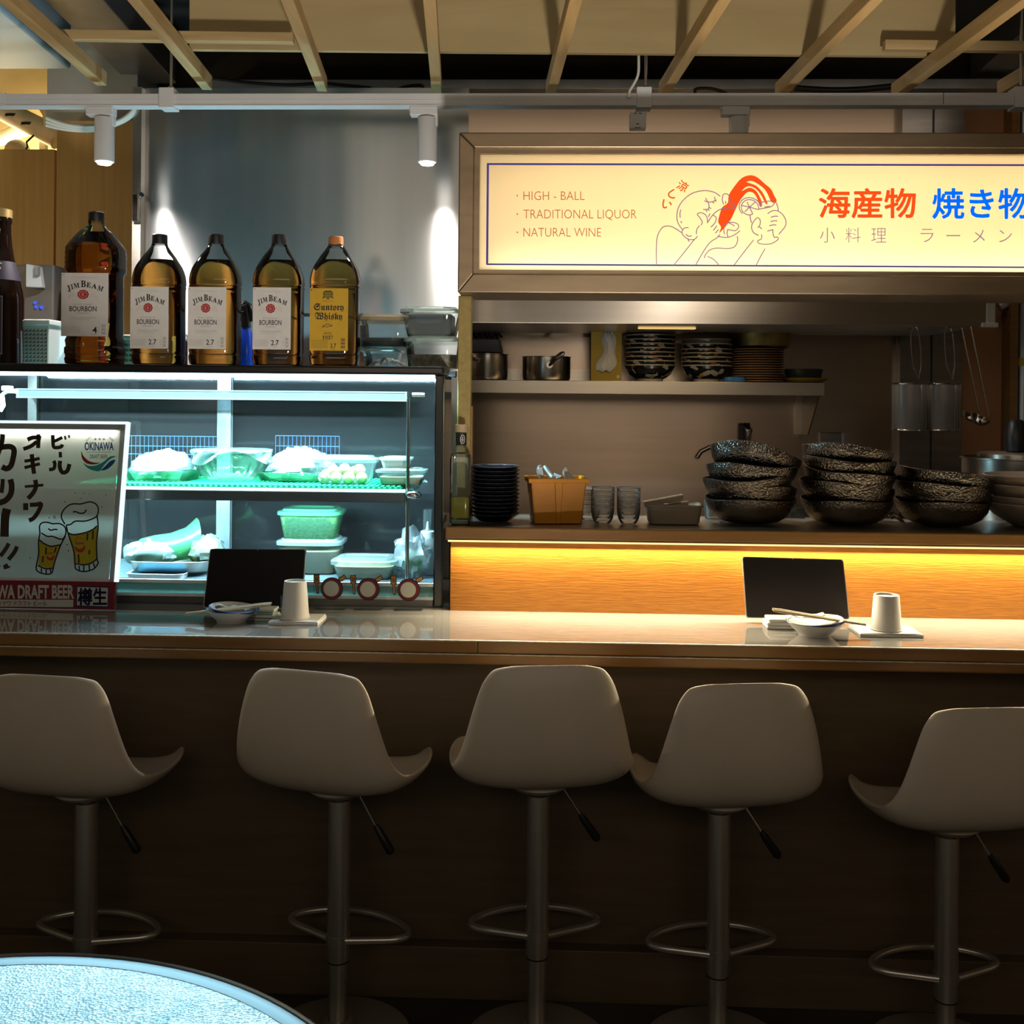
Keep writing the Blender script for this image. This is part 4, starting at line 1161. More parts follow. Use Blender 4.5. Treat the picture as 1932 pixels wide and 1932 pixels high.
        def f(k):
            stroke(k, [(15, 8), (55, 8)], .35, mp, sm=False)
            area(k, [(2, 3), (4, 2), (4.4, 4), (2.6, 5)], mp, sm=False)
        ink(f, 'top_print', M['inkgrey'])

        def f(k):
            for sgn in (-1, 1):
                stroke(k, [(33 + sgn * 12, 40), (33 + sgn * 17, 37), (33 + sgn * 22, 44)], .5, mp); stroke(k, [(33 + sgn * 11, 43), (33 + sgn * 18, 42), (33 + sgn * 21, 47)], .5, mp)
        ink(f, 'laurel', M['inkpink'])
    else:
        def f(k):
            write(k, '𝕾𝖚𝖓𝖙𝖔𝖗𝖞', (7.5, 28, 63, 44.5), mp, bold=.01); write(k, '𝖂𝖍𝖎𝖘𝖐𝖞', (9.5, 45, 60.5, 61.5), mp, bold=.01)
        ink(f, 'name_lettering', M['inkblack'])

        def f(k):
            write(k, '𝟏𝟗𝟑𝟕', (23.5, 88, 43.5, 95), mp); write(k, '2.7', (38.5, 102.5, 49.5, 110.5), mp, bold=.02)
        ink(f, 'year_figure', M['inkblack'])

        def f(k):
            write(k, 'SINCE', (26.5, 82, 40.5, 85.5), mp); write(k, 'Liter', (40, 112, 49, 114), mp)
            stroke(k, [(23, 74), (26, 69), (27, 72), (31, 66.5), (38, 68), (42, 70), (33, 71.5), (30, 73)], 1.0, mp)
            for i in range(9): stroke(k, [(58, 93 + 2.2 * i), (66, 93 + 2.2 * i)], .5 + .9 * ((i * 5) % 3) / 2, mp, sm=False)
            for i in range(6): stroke(k, [(3, 97 + 2.8 * i), (34, 97 + 2.8 * i)], .35, mp, sm=False)
            area(k, [(2, 3), (4, 2), (4.4, 4), (2.6, 5)], mp, sm=False)
            stroke(k, [(23, 24), (44, 24)], .5, mp, sm=False)
        ink(f, 'small_print', M['inktan'] if False else M['inkblack'])

        def f(k):
            area(k, [(26, 6), (30, 4), (33.5, 5), (37, 4), (41, 6), (43, 10), (42, 14), (44, 19), (38, 18), (33.5, 21), (29, 18), (23, 19), (25, 14), (24, 10)], mp)
        ink(f, 'crest', pbr('crest_green', (0.12, 0.09, 0.012), .6, var=.2, scale=(400, 400, 400)))

        def f(k):
            mq = lambda x, y: (mp(x, y)[0], mp(x, y)[1] - .0004, mp(x, y)[2])
            for yy in (8.5, 12.5, 16): stroke(k, [(27, yy), (30, yy + 1.5), (33.5, yy), (37, yy + 1.5), (40, yy)], .8, mq)
        ink(f, 'crest_lines', M['label_gold'])
    return t


p4 = [(685, 92), (683, 99), (674, 102), (672, 99), (667, 99), (664, 102), (654, 102), (651, 97), (646, 98), (640, 100), (634, 95), (515, 93), (511, 97), (508, 102), (501, 103), (499, 101), (493, 103), (490, 101), (484, 103), (481, 101), (475, 103), (472, 101), (465, 101), (460, 96), (452, 86), (443, 73), (434, 60), (427, 46), (421, 33), (417, 29), (411, 29)]
whisky('largest whisky bottle with white label, under the left spotlight', 179.5, p4, 434, 686, (393.5, 411), 28, (-2, 515, 633.5, 88.5), '4', M['black'], rz=0.02)
p27 = [(686, 80), (684, 88), (676, 92), (668, 93), (666, 90), (662, 90), (660, 92), (655, 92), (600, 91), (541, 91), (539, 93), (536, 93), (534, 90), (532, 93), (524, 93), (514, 90), (505, 85), (497, 78), (487, 66), (478, 55), (468, 43), (460, 32), (457, 30), (455, 28)]
for cx_, lb_, dx_, rz_ in ((299.5, 'white-labelled whisky bottle between the largest bottle and the spray bottle, left one of two', -4.5, .05), (406, 'white-labelled whisky bottle just left of the blue spray bottle', -5, .06), (525, 'white-labelled whisky bottle just right of the blue spray bottle', -3, .03)):
    whisky(lb_, cx_, p27, 487, 687, (437, 455), 28, (dx_, 541, 656.5, 71), '2.7', M['black'], rz=rz_)
whisky('whisky bottle with yellow label and orange cap', 632, p27, 487, 688, (441, 459), 27, (-5, 543, 659, 71), 'gold', M['cap_orange'], rz=0.04)

# sake bottle at the left edge
B = P(-3, 690, BOT)
t = thing('sake_bottle', 'dark brown sake bottle with gold cap at the left edge of the fridge top', 'bottle', (B.x, BOT, FT))
q = lambda y: (686 - y) * PXM
m, nt, b, out = newmat('brown_glass'); b.inputs['Base Color'].default_value = (0.007, 0.003, 0.002, 1); b.inputs['Roughness'].default_value = 0.07; b.inputs['Coat Weight'].default_value = 0.5
MB().lathe([(r * PXM, q(y)) for y, r in ((686, 42), (684, 44.5), (560, 45), (545, 43), (525, 38), (500, 31), (480, 26), (460, 23), (440, 21), (418, 20), (414, 22), (408, 22), (403, 20))], 48).build('glass', m, t, smooth=True)
MB().lathe([(r * PXM, q(y)) for y, r in ((405, 22.5), (390, 22.5), (388, 20))], 36).build('cap', pbr('gold_cap', (0.42, 0.30, 0.12), .4, .6, var=.1), t, smooth=True)


def cyl(mb, r, a0, a1, z0, z1, n=16):
    rg = [[(r * math.sin(a0 + (a1 - a0) * i / n), -r * math.cos(a0 + (a1 - a0) * i / n), z) for i in range(n + 1)] for z in (z0, z1)]
    return mb.loft(rg, False, False, closed=False)


R = 45 * PXM
lb = cyl(MB(), R + .0006, -.9, .62, q(668), q(558)).build('label', pbr('label_indigo', (.012, .010, .045), .4), t, smooth=True)
mb = MB()
for z0_, z1_ in ((668, 666.5), (559.5, 558)): cyl(mb, R + .0012, -.9, .62, q(z0_), q(z1_))
cyl(mb, R + .0012, .59, .62, q(668), q(558), 2)
mb.build('label_edge', pbr('label_silver', (.40, .38, .5), .4), lb)
mb = cyl(MB(), R + .0012, .12, .36, q(660), q(636), 6); mb.build('barcode_patch', M['label_white'], lb)
mb = MB()
for i in range(7): cyl(mb, R + .0018, .15, .33, q(657.5 - 3 * i), q(656 - 3 * i), 6)
mb.build('barcode', M['inkblack'], lb)
mb = MB()
for i in range(16): cyl(mb, R + .0012, .22, .42, q(624 - 2.9 * i), q(622.6 - 2.9 * i), 4)
mb.build('fine_print', M['inkgrey'], lb)
mb = MB(); n = 20
mb.add([((R + .0012) * math.sin(.05 + .17 * math.cos(2 * math.pi * i / n)), -(R + .0012) * math.cos(.05 + .17 * math.cos(2 * math.pi * i / n)), q(568 + 8 * math.sin(2 * math.pi * i / n))) for i in range(n)], [tuple(range(n))])
mb.build('gold_mark', M['inktan'], lb)
lp = MB().lathe([((r + .5) * PXM, q(y)) for y, r in ((526, 38.4), (512, 34.6), (490, 28.2))], 40, cap0=False, cap1=False).build('shoulder_label', pbr('label_purple', (.016, .010, .028), .6), t, smooth=True)
mb = MB()
for pts in ([(2, 492), (6, 487), (7, 494), (5, 500)], [(9, 500), (14, 494), (18, 496)], [(10, 496), (15, 502), (18, 506)]):
    qq = []
    for x, y in pts:
        rr_ = (28.5 + (y - 490) * .28 + 1.5); a_ = math.asin(min(.95, x / rr_)); qq.append((rr_ * PXM * math.sin(a_), -rr_ * PXM * math.cos(a_), q(y)))
    mb.tube(qq, .0018, 6)
mb.build('script', M['label_white'], lp, smooth=True)

# ------------------------------------------------------------------ things behind the bottles
M['basket'] = pbr('basket_white', (0.70, 0.74, 0.74), 0.45, var=.05)


def basket(label, px, Y, dep, top_rim, holes):
    l, tp, r, bt = px
    A, B_ = P(l, tp, Y), P(r, bt, Y)
    t = thing('plastic_basket', label, 'basket', ((A.x + B_.x) / 2, Y + dep / 2, FT))
    hw, h = (B_.x - A.x) / 2, A.z - FT
    MB().hexa([(-hw * .9, -dep * .45, 0), (hw * .9, -dep * .45, 0), (hw * .9, dep * .45, 0), (-hw * .9, dep * .45, 0)], [(-hw, -dep / 2, h), (hw, -dep / 2, h), (hw, dep / 2, h), (-hw, dep / 2, h)]).build('body', M['basket'], t, bevel=.004)
    MB().box(-hw - .004, hw + .004, -dep / 2 - .004, dep / 2 + .004, h - top_rim, h + .001).build('rim', M['basket'], t, bevel=.003)
    mb = MB(); nx, nz, kind = holes
    for i in range(nx):
        for j in range(nz):
            x = -hw * .82 + hw * 1.64 * (i + .5) / nx; z = .01 + (h - top_rim - .02) * (j + .5) / nz
            y = -dep * .45 - dep * .05 * z / h - .0012; s_ = hw * .8 / nx
            if kind == 'tri': mb.add([(x - s_, y, z - s_ * .7), (x + s_, y, z + s_ * .9), (x + s_, y, z - s_ * .7)], [(0, 1, 2)])
            else: mb.disc((x, y, z), s_ * .9, 14, 'y', s_ * .62)
    mb.build('perforation', pbr('hole_grey', (.16, .18, .18), .7) if 'hole_grey' not in bpy.data.materials else bpy.data.materials['hole_grey'], t)
    return t


b1 = basket('white basket of triangle holes beside the sake bottle', (40, 603, 92, 686), 3.06, .13, .016, (6, 9, 'tri'))
basket('white basket of round holes between the two leftmost whisky bottles', (222, 632, 262, 687), 3.06, .10, .012, (4, 4, 'dot'))
c = P(107, 686, 3.07)
t = thing('cutting_board', 'pale blue board leaning behind the largest whisky bottle', 'board', (c.x, 3.12, FT))
d1_, d2_ = P(86, 686, 3.1), P(130, 617, 3.1)
MB().hexa([(-.035, 0, 0.0), (.06, 0, 0), (.06, .012, 0), (-.035, .012, 0)], [(.034, .02, .112), (.09, .02, .112), (.09, .032, .112), (.034, .032, .112)]).build('board', pbr('pale_blue', (.50, .72, .85), .4, var=.05), t, bevel=.002)
c = P(112, 600, 3.30)
tag(MB().box(-2.5, PX(246, 3.32), 3.30, 3.78, 0, 1.545).build('back_cabinet', M['steel']), 'steel cabinet behind the display fridge', 'cabinet')
t = thing('storage_bag', 'translucent pink bag behind the largest whisky bottle', 'bag', (c.x, 3.40, 1.546))
hh = P(112, 508, 3.36).z - 1.546
rings = [[((.045 - .018 * f + .012 * f) * (1 + .1 * math.sin(3 * a_ + 5 * f)) * math.cos(a_) + .02 * f, .05 * (1 - .5 * f) * math.sin(a_), hh * f) for a_ in [2 * math.pi * j / 28 for j in range(28)]] for f in (0, .15, .35, .55, .75, .92, 1.0)]
MB().loft(rings).build('bag', clear('pink_bag', (.9, .5, .5), .15, 1.5, (.52, .12, .12), .75, bump=.008, bscale=(25, 25, 18)), t, smooth=True)
MB().box(-.01, .035, -.052, -.050, .05, .10).build('sticker', M['inkgrey'], t)
# grey machine
a, b = P(36, 492, 3.45), P(98, 612, 3.45)
t = thing('ice_machine', 'grey machine with a white control pad behind the sake bottle', 'machine', ((a.x + b.x) / 2, 3.5, 1.546))
hw = (b.x - a.x) / 2 + .01; h = P(80, 500, 3.45).z - 1.546
MB().box(-hw, hw, -.06, .2, 0, h).build('housing', pbr('machine_grey', (.22, .21, .20), .5, .3, var=.1), t, bevel=.006)
MB().box(-hw * .1, hw * .98, -.064, -.058, .005, h * .45).build('door', M['steel_dark'], t, bevel=.003)
a, b = P(44, 496, 3.38), P(70, 541, 3.38)
pad = MB().hexa([(a.x - t.location.x, -.105, b.z - 1.546), (b.x - t.location.x, -.085, b.z - 1.546), (b.x - t.location.x, -.06, b.z - 1.546), (a.x - t.location.x, -.06, b.z - 1.546)],
                [(a.x - t.location.x, -.105, a.z - 1.546), (b.x - t.location.x - .01, -.085, a.z - 1.546 - .006), (b.x - t.location.x - .01, -.06, a.z - 1.546 - .006), (a.x - t.location.x, -.06, a.z - 1.546)]).build('control_pad', M['white_plastic'], t, bevel=.004)
e_ = P(60, 509, 3.37); MB().box(e_.x - t.location.x - .004, e_.x - t.location.x + .008, -.1045, -.09, e_.z - 1.546 - .014, e_.z - 1.546 + .014).build('display', M['inkgrey'], pad)
for x, y in ((66, 571), (68, 579), (78, 580)):
    c = P(x, y, 3.435); MB().disc((c.x - t.location.x, -.066, c.z - 1.546), .005, 12, 'y').build('indicator', emit('blue_led', (.02, .06, 1.0), 2.5) if 'blue_led' not in bpy.data.materials else bpy.data.materials['blue_led'], t)
# blue spray bottle
c = P(463, 688, 3.08)
t = thing('spray_bottle', 'blue spray bottle with black trigger between two whisky bottles', 'spray bottle', (c.x, 3.08, FT))
k = 3.08 / FPX; q = lambda y: (688 - y) * k
MB().sq([(16.5 * k, .022, 0), (17 * k, .024, .004), (15.5 * k, .022, q(650)), (12 * k, .016, q(622)), (8 * k, .011, q(615)), (8 * k, .011, q(610))], 28, 2.6).build('bottle', pbr('spray_blue', (.01, .06, .55), .25, coat=.3), t, smooth=True)
hd = MB().hexa([(-8 * k, -.012, q(613)), (9 * k, -.012, q(613)), (9 * k, .012, q(613)), (-8 * k, .012, q(613))], [(-9 * k, -.01, q(570)), (4 * k, -.01, q(566)), (4 * k, .01, q(566)), (-9 * k, .01, q(570))])
hd.build('spray_head', M['black'], t, bevel=.004)
MB().tube([(-8 * k, 0, q(571)), (-2 * k, 0, q(565)), (6 * k, 0, q(570)), (12 * k, 0, q(585)), (14 * k, 0, q(600))], .009, 10).build('trigger', M['black'], t, smooth=True)
MB().box(-9.2 * k, -2 * k, -.0122, .0, q(583), q(581)).build('ring', M['inkgrey'], t)
t = thing('tool_ring', 'small white ring-handled tool standing between two whisky bottles', 'tool', (P(348, 690, 3.06).x, 3.06, FT))
z_ = P(348, 637, 3.06).z - FT
MB().tube([(.009 * math.cos(a_), 0, z_ + .009 * math.sin(a_)) for a_ in [2 * math.pi * j / 20 for j in range(20)]], .003, 8, closed=True).build('ring', M['white_plastic'], t, smooth=True)
MB().box(-.008, .008, -.006, .006, 0, z_ - .010).build('shank', M['black'], t, bevel=.002)
# food boxes on the right of the fridge top
M['darkstuff'] = pbr('dark_seaweed', (.016, .018, .017), .5, var=.4, scale=(60, 60, 60), bump=.003)
M['noodle'] = pbr('dried_flakes', (.40, .33, .26), .6, var=.5, scale=(60, 60, 60), bump=.006)
M['lid_tan'] = clear('tan_lid', (.85, .75, .55), .15, 1.5, (.45, .36, .22), .7)
M['box_clear'] = clear('storage_clear', (.90, .93, .93), .04, 1.5, (.55, .60, .60), .12)
deli('storage_box', 'clear food box with pale lid below the tan-lidded one, right of the yellow label', 'food container', (676, 656, 752, 690), 3.02, .16, M['box_clear'], M['lid_clear'], z0=FT + .0005, lidh=.008)
zt_ = P(714, 655, 3.03).z
deli('storage_box', 'clear food box of dark seaweed with tan lid, right of the yellow label', 'food container', (668, 592, 772, 656), 3.01, .17, M['box_clear'], M['lid_tan'], M['darkstuff'], .33, z0=zt_ + .001, taper=.93)
deli('storage_box', 'clear food box of pale dried flakes beside the sign post', 'food container', (757, 633, 868, 690), 2.98, .17, M['box_clear'], M['lid_clear'], M['noodle'], .5, z0=FT + .0005, taper=.9)
zt_ = P(812, 634, 2.99).z
tb = deli('storage_box', 'clear lidded box holding a dark block, on top of the flakes box', 'food container', (751, 577, 868, 634), 2.975, .17, M['box_clear'], M['lid_clear'], z0=zt_ + .001, taper=.84)
MB().box(-.062, .062, -.055, .055, .004, .064).build('dark_block', pbr('dark_block', (.022, .020, .018), .7, var=.2), tb, bevel=.005)
c = P(733, 690, 2.93)
t = thing('paper_scrap', 'crumpled white wrapping on the fridge top right of the yellow label', 'wrapping', (c.x, 2.93, FT))
mb = MB(); random.seed(5); rg = []
for i in range(7):
    rg.append([(-.05 + .1 * j / 9, -.03 + .06 * i / 6, .001 + (.020 * abs(math.sin(j * 1.9 + i)) + .012 * random.random()) * math.sin(math.pi * (j + .5) / 10)) for j in range(10)])
mb.loft(rg, False, False, closed=False).build('sheet', M['bagwhite'], t, solid=.001)
zz = P(560, 596, PY).z
struct(MB().box(PX(440, PY), PX(690, PY), PY - .004, PY + .0, zz - .002, zz + .002), 'trim_4', M['black'])

# ------------------------------------------------------------------ kitchen behind: hood, shelf, wall fittings
HY = 3.55
a, b = P(872, 566, HY), P(1860, 618, HY)
hz1, hz0 = P(1200, 562, HY).z, P(1200, 611, HY).z
t = thing('range_hood', 'long stainless range hood under the lit sign', 'range hood', (a.x - .06, HY, hz0))
hl = b.x - a.x + .06
MB().hexa([(0, 0, 0), (hl, 0, 0), (hl, .55, 0), (0, .55, 0)], [(0, 0, hz1 - hz0), (hl, 0, hz1 - hz0), (hl, .55, hz1 - hz0), (0, .55, hz1 - hz0)]).build('canopy', M['steel'], t, bevel=.002)
MB().hexa([(0, .012, hz1 - hz0), (hl, .012, hz1 - hz0), (hl, .55, hz1 - hz0), (0, .55, hz1 - hz0)], [(0, .22, .42), (hl, .22, .42), (hl, .55, .42), (0, .55, .42)]).build('upper_slope', M['steel_frame'], t)
MB().box(.66, .86, .13, .15, -.008, -.001).build('lamp_tube', emit('hood_tube', (1.0, 0.66, 0.24), .8), t, bevel=.004)
l = light('hood_glow', 'AREA', (0, 0, 0), 0.9, (1.0, .70, .32), shape='RECTANGLE', size=.6, size_y=.04)
l.parent = t; l.location = (.8, .12, -.012)
a, b = P(1861, 567, HY), P(1877, 611, HY)
MB().box(a.x - t.location.x, b.x - t.location.x, -.004, .03, b.z - hz0, a.z - hz0).build('end_clip', M['white_plastic'], t, bevel=.002)
a, b = P(1852, 609, HY), P(1882, 618, HY)
MB().box(a.x - t.location.x, b.x - t.location.x, -.008, .03, b.z - hz0, a.z - hz0).build('end_clip_foot', M['white_plastic'], t, bevel=.002)

KY = 3.95
sx0, sx1 = PX(880, KY), P(1556, 735, KY).x
sz = P(1200, 719, KY).z; sh = sz - P(1200, 744, KY).z
t = thing('wall_shelf', 'stainless wall shelf carrying pots, bowls and plates', 'shelf', (sx0, KY, sz))
MB().box(0, sx1 - sx0, 0, .012, -sh, 0).build('front_lip', M['steel'], t, bevel=.002)
MB().box(0, sx1 - sx0, .012, BY - KY, -.014, -.002).build('board', M['steel'], t)
MB().box(0, sx1 - sx0, BY - KY - .01, BY - KY, -.002, .05).build('upstand', M['steel'], t)
bx = P(1551, 750, KY).x - sx0
z1 = P(1530, 820, 4.2).z - sz
MB().hexa([(bx - .004, .03, -sh), (bx + .0, .03, -sh), (bx, BY - KY - .01, -sh), (bx - .004, BY - KY - .01, -sh)],
          [(bx - .004, .2, z1), (bx, .2, z1), (bx, BY - KY - .01, z1), (bx - .004, BY - KY - .01, z1)]).build('bracket', M['steel_frame'], t)
MB().box(bx - .03, bx + .002, BY - KY - .014, BY - KY - .002, z1, -sh).build('bracket_flange', M['steel'], t)
SH = sz
BOWY = 4.07
KP = BOWY / FPX


def pot(label, px, Y, r_px, top, bottom, handle):
    c = P(px, (top + bottom) / 2, Y)
    k = Y / FPX; r = r_px * k; h = (bottom - top) * k
    t = thing('saucepan', label, 'saucepan', (c.x, Y, SH))
    MB().lathe([(r * .90, 0), (r * .97, .004), (r, .014), (r, h - .003), (r * 1.035, h - .001), (r * 1.035, h + .001), (r * .97, h), (r * .96, .02), (.001, .012)], 48, cap1=False).build('pan', pbr('pan_steel', (.45, .43, .40), .22, 1.0, var=.1) if 'pan_steel' not in bpy.data.materials else bpy.data.materials['pan_steel'], t, smooth=True)
    MB().lathe([(.012, 0), (.012, .003)], 12).xf(Matrix.Translation((handle[0][0], handle[0][1], handle[0][2])) @ Matrix.Rotation(1.57, 4, 'X')).build('rivet_plate', M['chrome'], t, smooth=True)
    MB().tube(handle, [.006, .009, .010, .007], 10).build('handle', M['steel_dark'], t, smooth=True)
    return t


k = 4.08 / FPX
pot('small steel saucepan at the left end of the wall shelf, below the black rack', 918, 4.08, 40, 670, 719, [(-.03, -.082, .075), (-.06, -.11, .085), (-.075, -.13, .09), (-.08, -.135, .092)])
pot('steel saucepan with its handle turned forward, left of the tissue box', 1031, 4.08, 45, 675, 720, [(.012, -.093, .058), (.034, -.125, .082), (.056, -.135, .098), (.066, -.138, .102)])
c = P(905, 668, 4.10)
t = thing('dish_rack', 'black plastic rack heaped on the leftmost saucepan', 'rack', (c.x, 4.10, SH + .103))
q = lambda x, y: (P(x, y, 4.08).x - c.x, P(x, y, 4.08).z - SH - .103)
bl = []
for yy, x0_, x1_ in ((668, 868, 950), (640, 868, 943)):
    z_ = q(900, yy)[1]; bl.append([(q(x0_, 650)[0], -.07, z_), (q(x1_, 650)[0], -.07, z_), (q(x1_, 650)[0], .07, z_), (q(x0_, 650)[0], .07, z_)])
z_ = max(0.0, bl[0][0][2])
MB().hexa([(x, y, .0) for x, y, z in bl[0]], bl[1]).build('tray', M['black'], t, bevel=.004)
mb = MB()
for i in range(7):
    x = q(880 + 10 * i, 640)[0]
    mb.tube([(x, -.05, bl[1][0][2] + .001), (x + .006 * (i % 3 - 1), -.02, bl[1][0][2] + .035 + .012 * (i % 2)), (x + .01, .03, bl[1][0][2] + .012)], .0045, 6)
mb.build('rack_prongs', M['black'], t, smooth=True)
# tissue box standing on end
a, b = P(1115.5, 608.5, 4.0), P(1172.5, 720, 4.0)
t = thing('tissue_box', 'mustard tissue box standing on end on the wall shelf', 'tissue box', ((a.x + b.x) / 2, 4.0, SH))
hw, h = (b.x - a.x) / 2, a.z - SH
MB().box(-hw, hw, 0, .08, 0, h).build('carton', pbr('mustard_card', (.48, .34, .045), .6, var=.05, scale=(20, 20, 20)), t, bevel=.001)
mb = MB(); rg = []
for i, (z, w_, x, d_) in enumerate(((.16, .030, -.006, .012), (.22, .040, -.002, .022), (.32, .040, .004, .026), (.45, .024, .010, .020), (.56, .020, .012, .022), (.68, .030, .010, .028), (.78, .026, .008, .022), (.84, .010, .006, .010))):
    rg.append([(x + w_ * (2 * j / 8 - 1), -.001 - d_ * math.sin(math.pi * j / 8) * (.7 + .3 * math.sin(j * 2.3 + i * 1.7)), h * z + .006 * math.sin(j * 1.7 + i)) for j in range(9)])
mb.loft(rg, False, False, closed=False).build('tissue', pbr('tissue_white', (.80, .78, .76), .8, var=.02), t, smooth=True, solid=.001, sub=1)
MB().box(hw - .018, hw - .008, -.0008, 0, .012, .022).build('logo_dot', M['label_white'], t)

# patterned bowls
m, nt, bs, out = newmat('imari')
tc = nt.nodes.new('ShaderNodeTexCoord'); vo = nt.nodes.new('ShaderNodeTexVoronoi'); vo.inputs['Scale'].default_value = 42
nt.links.new(tc.outputs['Object'], vo.inputs['Vector'])
rp = nt.nodes.new('ShaderNodeValToRGB'); rp.color_ramp.interpolation = 'CONSTANT'
e = rp.color_ramp.elements
e[0].position = 0; e[0].color = (.010, .012, .022, 1); e[1].position = .38; e[1].color = (.55, .50, .42, 1)
for p_, c_ in ((.55, (.012, .012, .02, 1)), (.68, (.36, .11, .03, 1)), (.78, (.50, .36, .06, 1)), (.84, (.02, .03, .03, 1))):
    x = e.new(p_); x.color = c_
sep = nt.nodes.new('ShaderNodeSeparateColor'); nt.links.new(vo.outputs['Color'], sep.inputs[0]); nt.links.new(sep.outputs[0], rp.inputs[0])
nt.links.new(rp.outputs[0], bs.inputs['Base Color']); bs.inputs['Roughness'].default_value = .15
M['imari'] = m
M['bowl_plain'] = pbr('bowl_glaze', (.20, .26, .27), .15, var=.1)


def bowl_proto(name, label, cat, r, h, mat, rim, foot, group):
    t = thing(name, label, cat, (0, 0, 0), group=group)
    MB().lathe([(r * .50, .010), (r * .62, .014), (r * .80, h * .42), (r * .93, h * .8), (r * .985, h - .004), (r * .95, h - .004), (r * .88, h * .75), (r * .7, h * .4), (.001, .02)], 48, cap0=False, cap1=False).build('body', mat, t, smooth=True)
    MB().lathe([(r * .985, h - .0045), (r, h - .002), (r * .995, h), (r * .955, h), (r * .95, h - .004)], 48, cap0=False, cap1=False).build('rim', rim, t, smooth=True)
    MB().lathe([(r * .42, 0), (r * .50, 0), (r * .53, .011), (.001, .012)], 40, cap0=False, cap1=False).build('foot', foot, t, smooth=True)
    return t


M['rimw'] = pbr('rim_cream', (.60, .55, .47), .25, var=.05)
pb = bowl_proto('patterned_bowl', 'x', 'bowl', .098, .064, M['imari'], M['rimw'], M['rimw'], 'patterned bowls on the wall shelf')
first = True
for cx_, rims, where in ((1226.5, (633, 641, 649, 657, 665, 673, 681, 689), 'left stack of patterned bowls'), (1333, (642, 650.5, 660, 667.5, 675, 683, 690.5), 'right stack of patterned bowls')):
    n = len(rims); base = PX(cx_, BOWY, 690)
    for i in range(n):
        zz = SH + (rims[-1] - rims[i]) * KP
        lb_ = f'patterned bowl, {ordinal(i, n)} of the {where}'
        lo = (base + .0012 * math.sin(i * 2.4), BOWY, zz)
        if first:
            pb.location = lo; pb['label'] = lb_; first = False
        else:
            o = dup(pb, lo, i * 1.3, lb_)
            if i == 0 and 'right' in where:
                for ch in o.children:
                    if ch.name.startswith('body'):
                        ch.data = ch.data.copy(); ch.data.materials[0] = M['bowl_plain']
                o['label'] = 'plain grey-green bowl on top of the right stack of patterned bowls'
# brown plates
M['brownplate'] = pbr('brown_plate', (.30, .165, .085), .45, var=.15, scale=(30, 30, 30))
M['brownrim'] = pbr('brown_plate_rim', (.42, .27, .15), .4, var=.1)
np_ = 14; px_c = PX(1429, BOWY, 700)
pl = thing('brown_plate', 'x', 'plate', (0, 0, 0), group='brown plates on the wall shelf')
r = 49 * KP
MB().lathe([(.001, .0), (r * .8, 0), (r * .99, .0042), (r * .99, .0046)], 48, cap0=False).build('plate', M['brownplate'], pl, smooth=True)
MB().lathe([(r * .985, .0042), (r, .0058), (r * .985, .0074), (r * .94, .0066), (r * .94, .0047)], 48, cap0=False, cap1=False).build('rim', M['brownrim'], pl, smooth=True)
st = .0092
for i in range(np_):
    lo = (px_c + .001 * math.sin(i * 3.1), BOWY, SH + (np_ - 1 - i) * st)
    lb_ = f'brown plate, {ordinal(i, np_)} of the stack under the brassy pan'
    if i == 0: pl.location = lo; pl['label'] = lb_
    else: dup(pl, lo, i * .7, lb_)
c = P(1437, 640, BOWY)
t = thing('brass_pan', 'worn brassy pan sitting on the stack of brown plates', 'pan', (c.x, BOWY, SH + np_ * st + .0006))
r = 60 * KP; h = 44 * KP
MB().lathe([(.001, 0), (r * .76, 0), (r * .86, .008), (r * .95, h - .006), (r * 1.01, h - .004), (r * 1.01, h), (r * .93, h - .002), (r * .84, .012), (.001, .006)], 48, cap0=False, cap1=False).build('pan', pbr('worn_brass', (.26, .20, .08), .38, 1.0, var=.6, scale=(14, 14, 14), detail=5), t, smooth=True)
tag(MB().sq([(19 * KP, .028, 0), (20 * KP, .03, .006), (18 * KP, .027, .017), (12 * KP, .02, .020)], 28, 3).build('blue_sponge', pbr('sponge_blue', (.05, .20, .52), .7, var=.2, scale=(60, 60, 60)), smooth=True), 'small blue sponge in front of the brown plates', 'sponge')
bpy.data.objects['blue_sponge'].location = (P(1387, 720, 3.98).x, 3.992, SH)
c = P(1519, 722, BOWY)
t = thing('yellow_dish', 'flat yellow dish at the right end of the wall shelf', 'dish', (c.x, BOWY, SH))
MB().lathe([(.001, .001), (.05, 0), (.07, .006), (.083, .016), (.081, .018), (.065, .010), (.001, .006)], 40, cap0=False, cap1=False).build('dish', pbr('yellow_glaze', (.52, .34, .03), .25, var=.1), t, smooth=True)
t = thing('dark_dish', 'shallow dark bowl stacked in the yellow dish', 'dish', (c.x - .006, BOWY, SH + .0105))
MB().lathe([(.001, 0), (.052, 0), (.066, .012), (.072, .040), (.070, .042), (.060, .018), (.001, .008)], 40, cap0=False, cap1=False).build('dish', pbr('dark_glaze', (.03, .035, .035), .2, var=.2), t, smooth=True)

